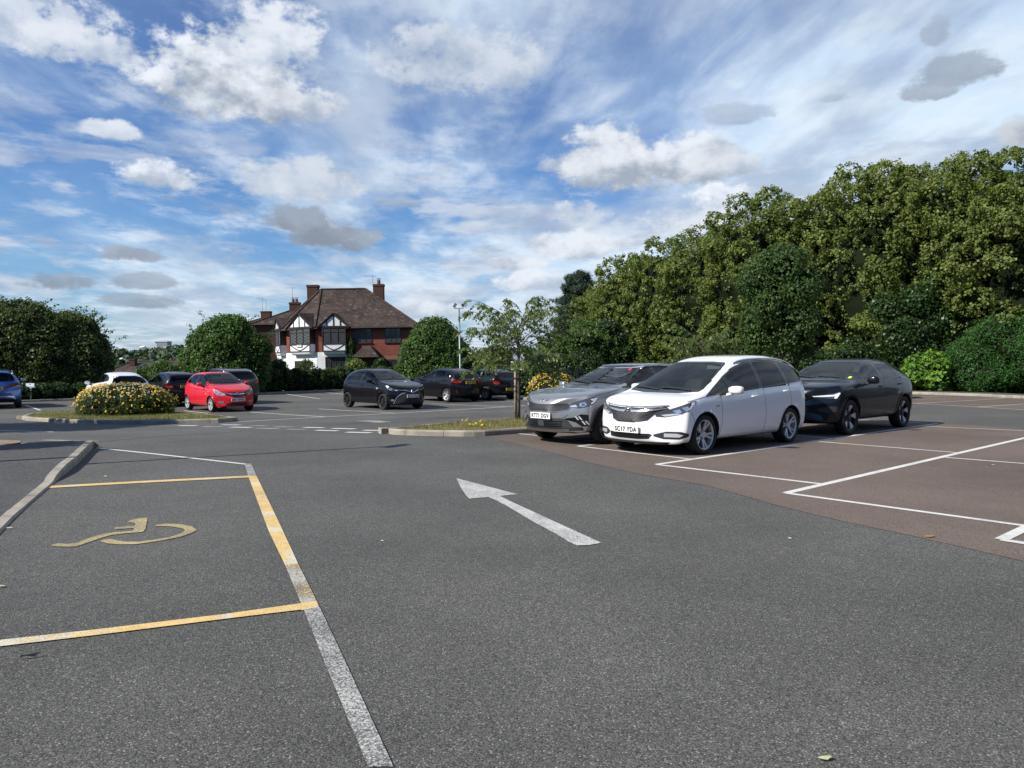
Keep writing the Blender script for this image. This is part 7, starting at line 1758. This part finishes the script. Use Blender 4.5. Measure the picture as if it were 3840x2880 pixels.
def hip_roof_house(name, label, cx, Y_, w_, d_, ze, zr, ridge, rot=0.0, wallm=None, chim=(), aer=(), extra=None, base=-3.5, skew=0):
    root = empty(name, (cx, Y_, 0), rot, label, 'house'); root.rotation_euler = (0, LEAN, rot)
    MB().box(-w_ / 2, w_ / 2, 0, d_, base, ze).build('wall', wallm or M_BRICK, root)
    o = .35; v = [(-w_ / 2 - o, -o, ze), (w_ / 2 + o, -o, ze), (w_ / 2 + o, d_ + o, ze), (-w_ / 2 - o, d_ + o, ze), (ridge[0], d_ / 2, zr), (ridge[1], d_ / 2, zr)]
    rf = mobj('roof', v, [(0, 1, 5, 4), (1, 2, 5), (2, 3, 4, 5), (3, 0, 4), (3, 2, 1, 0)], M_TILE, root)
    mb = MB()
    for a_, b_ in ((0, 4), (1, 5), (2, 5), (3, 4), (4, 5)): mb.tube([v[a_], v[b_]], .09, 6)
    mb.build('ridge_tiles', M_TILE, rf)
    for c_ in chim: chimney(root, *c_)
    for a_ in aer: aerial(root, *a_)
    return root, rf
# neighbour behind the left shoulder of the house
Yn = 72; hip_roof_house('brick_house', 'neighbouring house whose roof and two-pot chimney rise behind the half-timbered one', XY(1098, Yn), Yn, 7.0, 8, ZT(1215, Yn), ZT(1145, Yn), (-.2, 2.4), rot=.1, wallm=M_CBRICK, chim=[(-.25, 3.6, ZT(1170, Yn), ZT(1122, Yn), .98, .7, 2, .15)], aer=[(-.45, 3.4, ZT(1140, Yn), 1.9, 1.1, 0.1)])
Yn = 92; hip_roof_house('brick_house', 'farther brick house showing only its small roof and chimney with tall aerials', XY(985, Yn), Yn, 7.0, 8, ZT(1225, Yn), ZT(1182, Yn), (-1, 1), chim=[(-.5, 3.6, ZT(1200, Yn), ZT(1158, Yn), 1.15, .8, 0)], aer=[(-.9, 3.4, ZT(1160, Yn), 1.7, 1.0, .3), (-.45, 3.4, ZT(1160, Yn), 1.5, 1.0, -.2)])
Yn = 80; r_, rf = hip_roof_house('bungalow', 'brown-roofed bungalow with three skylights beyond the white car', XY(478, Yn), Yn, 5.2, 7, ZT(1402, Yn), ZT(1353, Yn), (-1.2, 2.4), chim=[(-.55, 2.4, ZT(1375, Yn), ZT(1340, Yn), .6, .6, 0)])
for x in (.1, 1.15, 2.0):
    for (dz, m_, nm, e_) in ((.0, M_GALV, 'skylight', 0), (.03, M_WGLASS, 'skylight_glass', .05)):
        z0_, z1_ = ZT(1377, Yn), ZT(1363, Yn); f = lambda z: (z - ZT(1402, Yn)) / (ZT(1353, Yn) - ZT(1402, Yn)) * (3.5 + .35) - .35
        y0_, y1_ = f(z0_), f(z1_)
        mobj(nm, [(x + e_, y0_ - .05 - dz, z0_ + .04 + dz), (x + .5 - e_, y0_ - .05 - dz, z0_ + .04 + dz), (x + .62 - e_, y1_ - .05 - dz, z1_ + .04 + dz), (x + .12 + e_, y1_ - .05 - dz, z1_ + .04 + dz)], [(0, 1, 2, 3)], m_, r_)
Yn = 95; r_, rf = hip_roof_house('terraced_house', 'brick house with dark tiled roof just left of the big rounded bush', XY(655, Yn), Yn, 2.9, 7, ZT(1368, Yn), ZT(1330, Yn), (-.6, .9), chim=[(.15, 3.4, ZT(1345, Yn), ZT(1316, Yn), .6, .6, 0)], rot=-.1)
Yn = 88; root = empty('terraced_house', (XY(590, Yn), Yn, 0), 0, 'dark-roofed house with two white pointed gables behind the leafy shrub', 'house'); MB().box(-1.1, 1.3, 0, 5, -3, ZT(1372, Yn)).build('wall', M_BRICK, root)
mobj('roof', [(-1.3, -.3, ZT(1374, Yn)), (1.5, -.3, ZT(1374, Yn)), (1.3, 2.6, ZT(1349, Yn)), (-1.1, 2.6, ZT(1349, Yn))], [(0, 1, 2, 3)], M_TILE, root)
for x in (-.5, .25): MB().prism([(x - .22, ZT(1378, Yn)), (x + .22, ZT(1378, Yn)), (x, ZT(1348, Yn))], -.35, -.25).build('gable', M_RENDER, root)
# far pale block on the skyline
Yb = 380; M_CLAD = mat('grey_cladding', (.20, .23, .25), .7); M_CLADL = mat('pale_cladding', (.48, .50, .50), .7)
zb_ = far_h(XY(609, Yb), Yb); root = empty('tower_block', (XY(609, Yb), Yb, zb_), 0, 'plain grey boxy tower on the wooded skyline', 'building')
MB().box(-2.6, 2.6, 0, 5, 0, ZT(1279, Yb) - zb_).build('wall', M_CLAD, root); MB().box(-3.6, -2.6, .4, 5, 0, ZT(1276, Yb) - zb_).build('side_wall', M_CLADL, root); MB().box(-3.8, 2.7, -.2, 5.2, ZT(1279, Yb) - zb_ + .01, ZT(1276, Yb) - zb_).build('roof', M_CLADL, root)
root = empty('factory_building', (XY(644, Yb), Yb - 5, zb_), 0, 'lower stepped grey building right of the skyline tower', 'building'); MB().box(-1.6, 1.6, 0, 5, 0, ZT(1292, Yb) - zb_).build('wall', M_CLAD, root); MB().box(-1.65, -.3, -.1, 4.9, 0, ZT(1296, Yb) - zb_).build('annexe_wall', M_CLADL, root)
root = empty('factory_building', (XY(540, Yb), Yb + 8, zb_), 0, 'long low pale-roofed building among the hilltop trees', 'building'); MB().box(-6, 6.5, 0, 5, 0, ZT(1302, Yb) - zb_).build('wall', M_CLAD, root); MB().box(-6.2, 6.7, -.2, 5.2, ZT(1302, Yb) - zb_, ZT(1298, Yb) - zb_).build('roof', M_CLADL, root)

# --- street lamps beyond the car park
def street_lamp(label, px, top, Y_, arm_px, dark=False):
    g_ = far_h(XY(px, Y_), Y_); H = ZT(top, Y_) - g_; a_ = arm_px / 2885 * Y_; root = empty('street_lamp', (XY(px, Y_), Y_, g_), 0, label, 'street lamp', 'street lamps beyond the boundary')
    MB().tube([(0, 0, 0), (0, 0, H * .93), (a_ * .15, 0, H * .985), (a_ * .45, 0, H)], [.07, .055, .045, .04], 8).build('column', M_GALV, root, smooth=True)
    MB().tube([(a_ * .42, 0, H), (a_ * .6, 0, H + .02), (a_, 0, H - .01)], [.06, .12, .05], 8).build('lantern', M_PWHITE, root, smooth=True)
street_lamp('tall street lamp with its arm to the left, against the skyline trees', 565, 1298, 75, -38)
street_lamp('street lamp in front of the skylit bungalow roof', 475, 1342, 85, -26)
street_lamp('lowest street lamp, left of the bungalow roof', 413, 1372, 95, -24)
# --- car park floodlight mast
Yl = 39; lx = XY(1728, Yl); root = empty('lamp_post', (lx, Yl, G(lx, Yl)), 0, 'slim grey floodlight mast behind the black hatchback', 'lamp post'); root.rotation_euler = (0, R(-1.0), 0)
zt_ = ZT(1156, Yl) - G(lx, Yl); MB().tube([(0, 0, 0), (0, 0, 1.2), (0, 0, 1.25), (0, 0, zt_)], [.075, .075, .05, .045], 10).build('column', M_GALV, root, smooth=True)
MB().box(-.24, .24, -.03, .03, zt_ - .02, zt_ + .02).build('crossarm', M_GALV, root)
for sg, h_ in ((-1, .11), (1, .07)):
    m_ = MB().box(-.07, .07, -.04, .04, -h_, h_, Matrix.Translation((sg * .20, 0, zt_ + .15)) @ Matrix.Rotation(sg * R(-35), 4, 'Y') @ Matrix.Rotation(R(20), 4, 'X')).build('floodlight', M_GALV, root)
# --- small white sign in the shade on the left
ps = at(103, 1507); ps = ps + Vector((0, .25, .06)); root = empty('estate_sign', ps, 0, 'small white board on a short pointed post in the shade', 'sign')
MB().prism([(-.045, .80), (.045, .80), (.045, .25), (0, -.02), (-.045, .25)], -.012, .012).build('post', M_PWHITE, root)
MB().box(-.20, .20, -.03, -.012, .62, .82).build('board', M_PWHITE, root)
ink = mat('sign_ink', (.03, .03, .06), .5); MB().box(-.028, .028, -.034, -.0301, .745, .785).build('symbol', ink, root); MB().box(-.19, .19, -.034, -.0301, .645, .655).build('rule', ink, root)
# --- signs behind the cherry trunk
Ys = 30; sx_ = XY(1945, Ys); root = empty('road_sign', (sx_, Ys, G(sx_, Ys)), 0, 'back of a round sign on a grey pole behind the cherry', 'sign')
MB().tube([(0, .05, 0), (0, .05, ZT(1325, Ys) - G(sx_, Ys))], .035, 8).build('post', M_GALV, root, smooth=True)
zc2 = ZT(1340, Ys) - G(sx_, Ys); MB().tube([(-.0, 0, zc2), (-.0, .01, zc2)], .23, 24).build('disc', mat('sign_back_grey', (.42, .45, .48), .5, .3), root)
root = empty('information_board', (XY(1941, Ys - .3), Ys - .3, G(sx_, Ys)), 0, 'pair of plain white boards on the pole just behind the cherry trunk', 'sign')
z0_, z1_ = ZT(1386, Ys) - G(sx_, Ys), ZT(1355, Ys) - G(sx_, Ys)
for x0_, x1_ in ((-.26, -.02), (.02, .24)): MB().box(x0_, x1_, 0, .04, z0_, z1_).build('board', M_PWHITE, root)
MB().box(-.24, .22, -.01, .0, z0_ + .05, z0_ + .075).build('board_rule', ink, root)
MB().tube([(0, .09, 0), (0, .09, z1_)], .03, 8).build('post', M_GALV, root)
# --- iron railings and the lettered gate
def railing(label, x0_, x1_, Y_, h_, step=.13, rot=0.0, bw=.012):
    root = empty('iron_railing', ((x0_ + x1_) / 2, Y_, far_h(x0_, Y_) if Y_ > 44 else G(x0_, Y_)), 0, label, 'railing'); root.rotation_euler = (0, 0, rot); w_ = (x1_ - x0_); n = int(w_ / step); mb = MB()
    for i in range(n + 1): mb.box(-w_ / 2 + i * step - bw, -w_ / 2 + i * step + bw, -.012, .012, .05, h_)
    mb.build('bars', M_RAIL, root); r_ = MB().box(-w_ / 2, w_ / 2, -.02, .02, .12, .17); r_.box(-w_ / 2, w_ / 2, -.02, .02, h_ - .2, h_ - .15); r_.build('rails', M_RAIL, root)
    p_ = MB()
    for x in np.arange(-w_ / 2, w_ / 2 + .1, 2.4): p_.box(x - .04, x + .04, -.04, .04, 0, h_ + .08)
    p_.build('posts', M_RAIL, root)
railing('black iron railings behind the two dark hatchbacks', XY(1760, 46), XY(1925, 46), 46, 1.9)
railing('black iron railings behind the golden flowering shrub', XY(2000, 42), XY(2190, 42), 42, 1.35)
Yg = 40; gx0, gx1 = XY(2011, Yg), XY(2121, Yg); root = empty('sign_gate', ((gx0 + gx1) / 2, Yg, G(gx0, Yg)), 0, 'black ironwork sign frame with cream letters behind the golden shrub', 'sign')
hw = (gx1 - gx0) / 2; zg = G(gx0, Yg); MB().tube([(-hw, 0, 0), (-hw, 0, ZT(1332, Yg) - zg)], .05, 8).build('post', M_RAIL, root); MB().tube([(hw, 0, 0), (hw, 0, ZT(1348, Yg) - zg)], .035, 8).build('post', M_RAIL, root)
MB().box(-hw, hw, -.02, .02, ZT(1411, Yg) - zg, ZT(1398, Yg) - zg).build('name_rail', M_RAIL, root)
M_CREAM = mat('cream_letters', (.70, .62, .48), .6)
def word(txt, wd, zc_, h_, arch, par, nm='lettering'):
    for i, ch in enumerate(txt):
        if ch == ' ': continue
        u = -wd / 2 + wd * (i + .5) / len(txt); cu = bpy.data.curves.new('t', 'FONT'); cu.body = ch; cu.size = h_ * 1.4; cu.align_x = 'CENTER'; cu.extrude = .01; cu.offset = .008; t_ = bpy.data.objects.new('t', cu); COL.objects.link(t_)
        dg = bpy.context.evaluated_depsgraph_get(); dg.update(); me = bpy.data.meshes.new_from_object(t_.evaluated_get(dg)); bpy.data.objects.remove(t_)
        for v in me.vertices: v.co = Vector((u + v.co.x, -.03 - v.co.z, zc_ + v.co.y - h_ / 2 + arch * (1 - (2 * u / wd) ** 2)))
        me.materials.append(M_CREAM); o = bpy.data.objects.new('letter', me); COL.objects.link(o); o.parent = par
word('VILLAGE', hw * 1.75, ZT(1404, Yg) - zg, .15, 0, root); word('ILAY', hw * 1.1, ZT(1354, Yg) - zg, .17, .08, root)
MB().tube([(-hw, 0, ZT(1345, Yg) - zg), (-hw * .5, 0, ZT(1336, Yg) - zg), (0, 0, ZT(1332, Yg) - zg), (hw * .5, 0, ZT(1337, Yg) - zg), (hw, 0, ZT(1348, Yg) - zg)], .02, 6).build('arch_bar', M_RAIL, root)
ns = empty('notice', (XY(2018, Yg - .1), Yg - .1, ZT(1376, Yg)), 0, 'small white and yellow warning notice on the sign frame post', 'sign')
MB().box(-.065, .065, 0, .01, 0, .22).build('plate', M_PWHITE, ns); MB().box(-.06, .06, -.006, -.001, .005, .13).build('yellow_panel', mat('notice_yellow', (.75, .60, .05), .5), ns)
# --- lamp post outside the view whose shadow crosses the tarmac
tip = at(1483, 1672); Hl = 5.0; bs = tip - Vector((-SUN_AZ_VEC.x, -SUN_AZ_VEC.y, 0)) * (Hl / math.tan(SUN_EL)); root = empty('lamp_post', (bs.x, bs.y, G(bs.x, bs.y)), 0, 'lamp post left of the view that throws the long thin shadow', 'lamp post')
MB().tube([(0, 0, 0), (0, 0, 1.2), (0, 0, 1.25), (0, 0, Hl)], [.08, .08, .055, .045], 8).build('column', M_GALV, root, smooth=True); MB().box(-.30, .30, -.10, .10, Hl - .03, Hl + .05, Matrix.Rotation(R(60), 4, 'Z')).build('lantern', M_GALV, root)
q = at(30, 1700) - SD * (1.6 / TE); railing('railings left of the view that throw comb-like shadows on the footway', q.x - 1.0, q.x + 1.0, q.y, 1.75, .20, rot=math.atan2(SD.y, SD.x) + R(62), bw=.03)
# --- litter on the tarmac
def litter(name, label, px, py, m, s_, cat='litter', asp=.4, ang=0.0):
    p = at(px, py); r_ = random.Random(px); v = []; n = 9
    for i in range(n):
        t = 2 * math.pi * i / n; q = r_.uniform(.7, 1.15); x, y = s_ * math.cos(t) * q, s_ * asp * math.sin(t) * q; v.append((x * math.cos(ang) - y * math.sin(ang), x * math.sin(ang) + y * math.cos(ang), .006 + r_.uniform(0, s_ * .28)))
    v.append((0, 0, .012 + s_ * .15)); o = mobj(name, v, [(i, (i + 1) % n, n) for i in range(n)], m); o.location = (p.x, p.y, G(p.x, p.y) + .004); tag(o, label, cat)
mleaf = mat('fallen_leaf', (.42, .42, .22), .8); mpale = mat('pale_scrap', (.62, .58, .48), .8); mdark = mat('dark_scrap', (.012, .012, .012), .8); mbrown = mat('brown_leaf', (.25, .13, .05), .8)
litter('twig', 'short black stick-like scrap on the tarmac below the near yellow line', 121, 2468, mdark, .055, asp=.12, ang=.5); litter('leaf', 'pale green fallen leaf lying near the bottom right of the tarmac', 3093, 2853, mleaf, .030, 'leaf', .6)
litter('leaf', 'small pale leaf on the tarmac beside the kerb at the left', 36, 1985, mpale, .035, 'leaf'); litter('leaf', 'pale scrap of leaf near the far yellow line', 396, 1789, mpale, .03, 'leaf')
litter('leaf', 'brown curled leaf on the red surface at the right', 3486, 2016, mbrown, .05, 'leaf', .5); litter('scrap', 'tiny white scrap on the tarmac right of the arrow shaft', 2961, 2023, mpale, .018, 'litter', .7)
litter('leaf', 'thin pale leaf blade on the red bay at the far right', 3722, 1748, mpale, .07, 'leaf', .15); litter('leaf', 'tiny yellowish leaf at the left edge of the tarmac', 6, 2204, mleaf, .03, 'leaf')
litter('scrap', 'small white scrap below the gap between arrow and side line', 1434, 2032, mpale, .014, 'litter', .7)
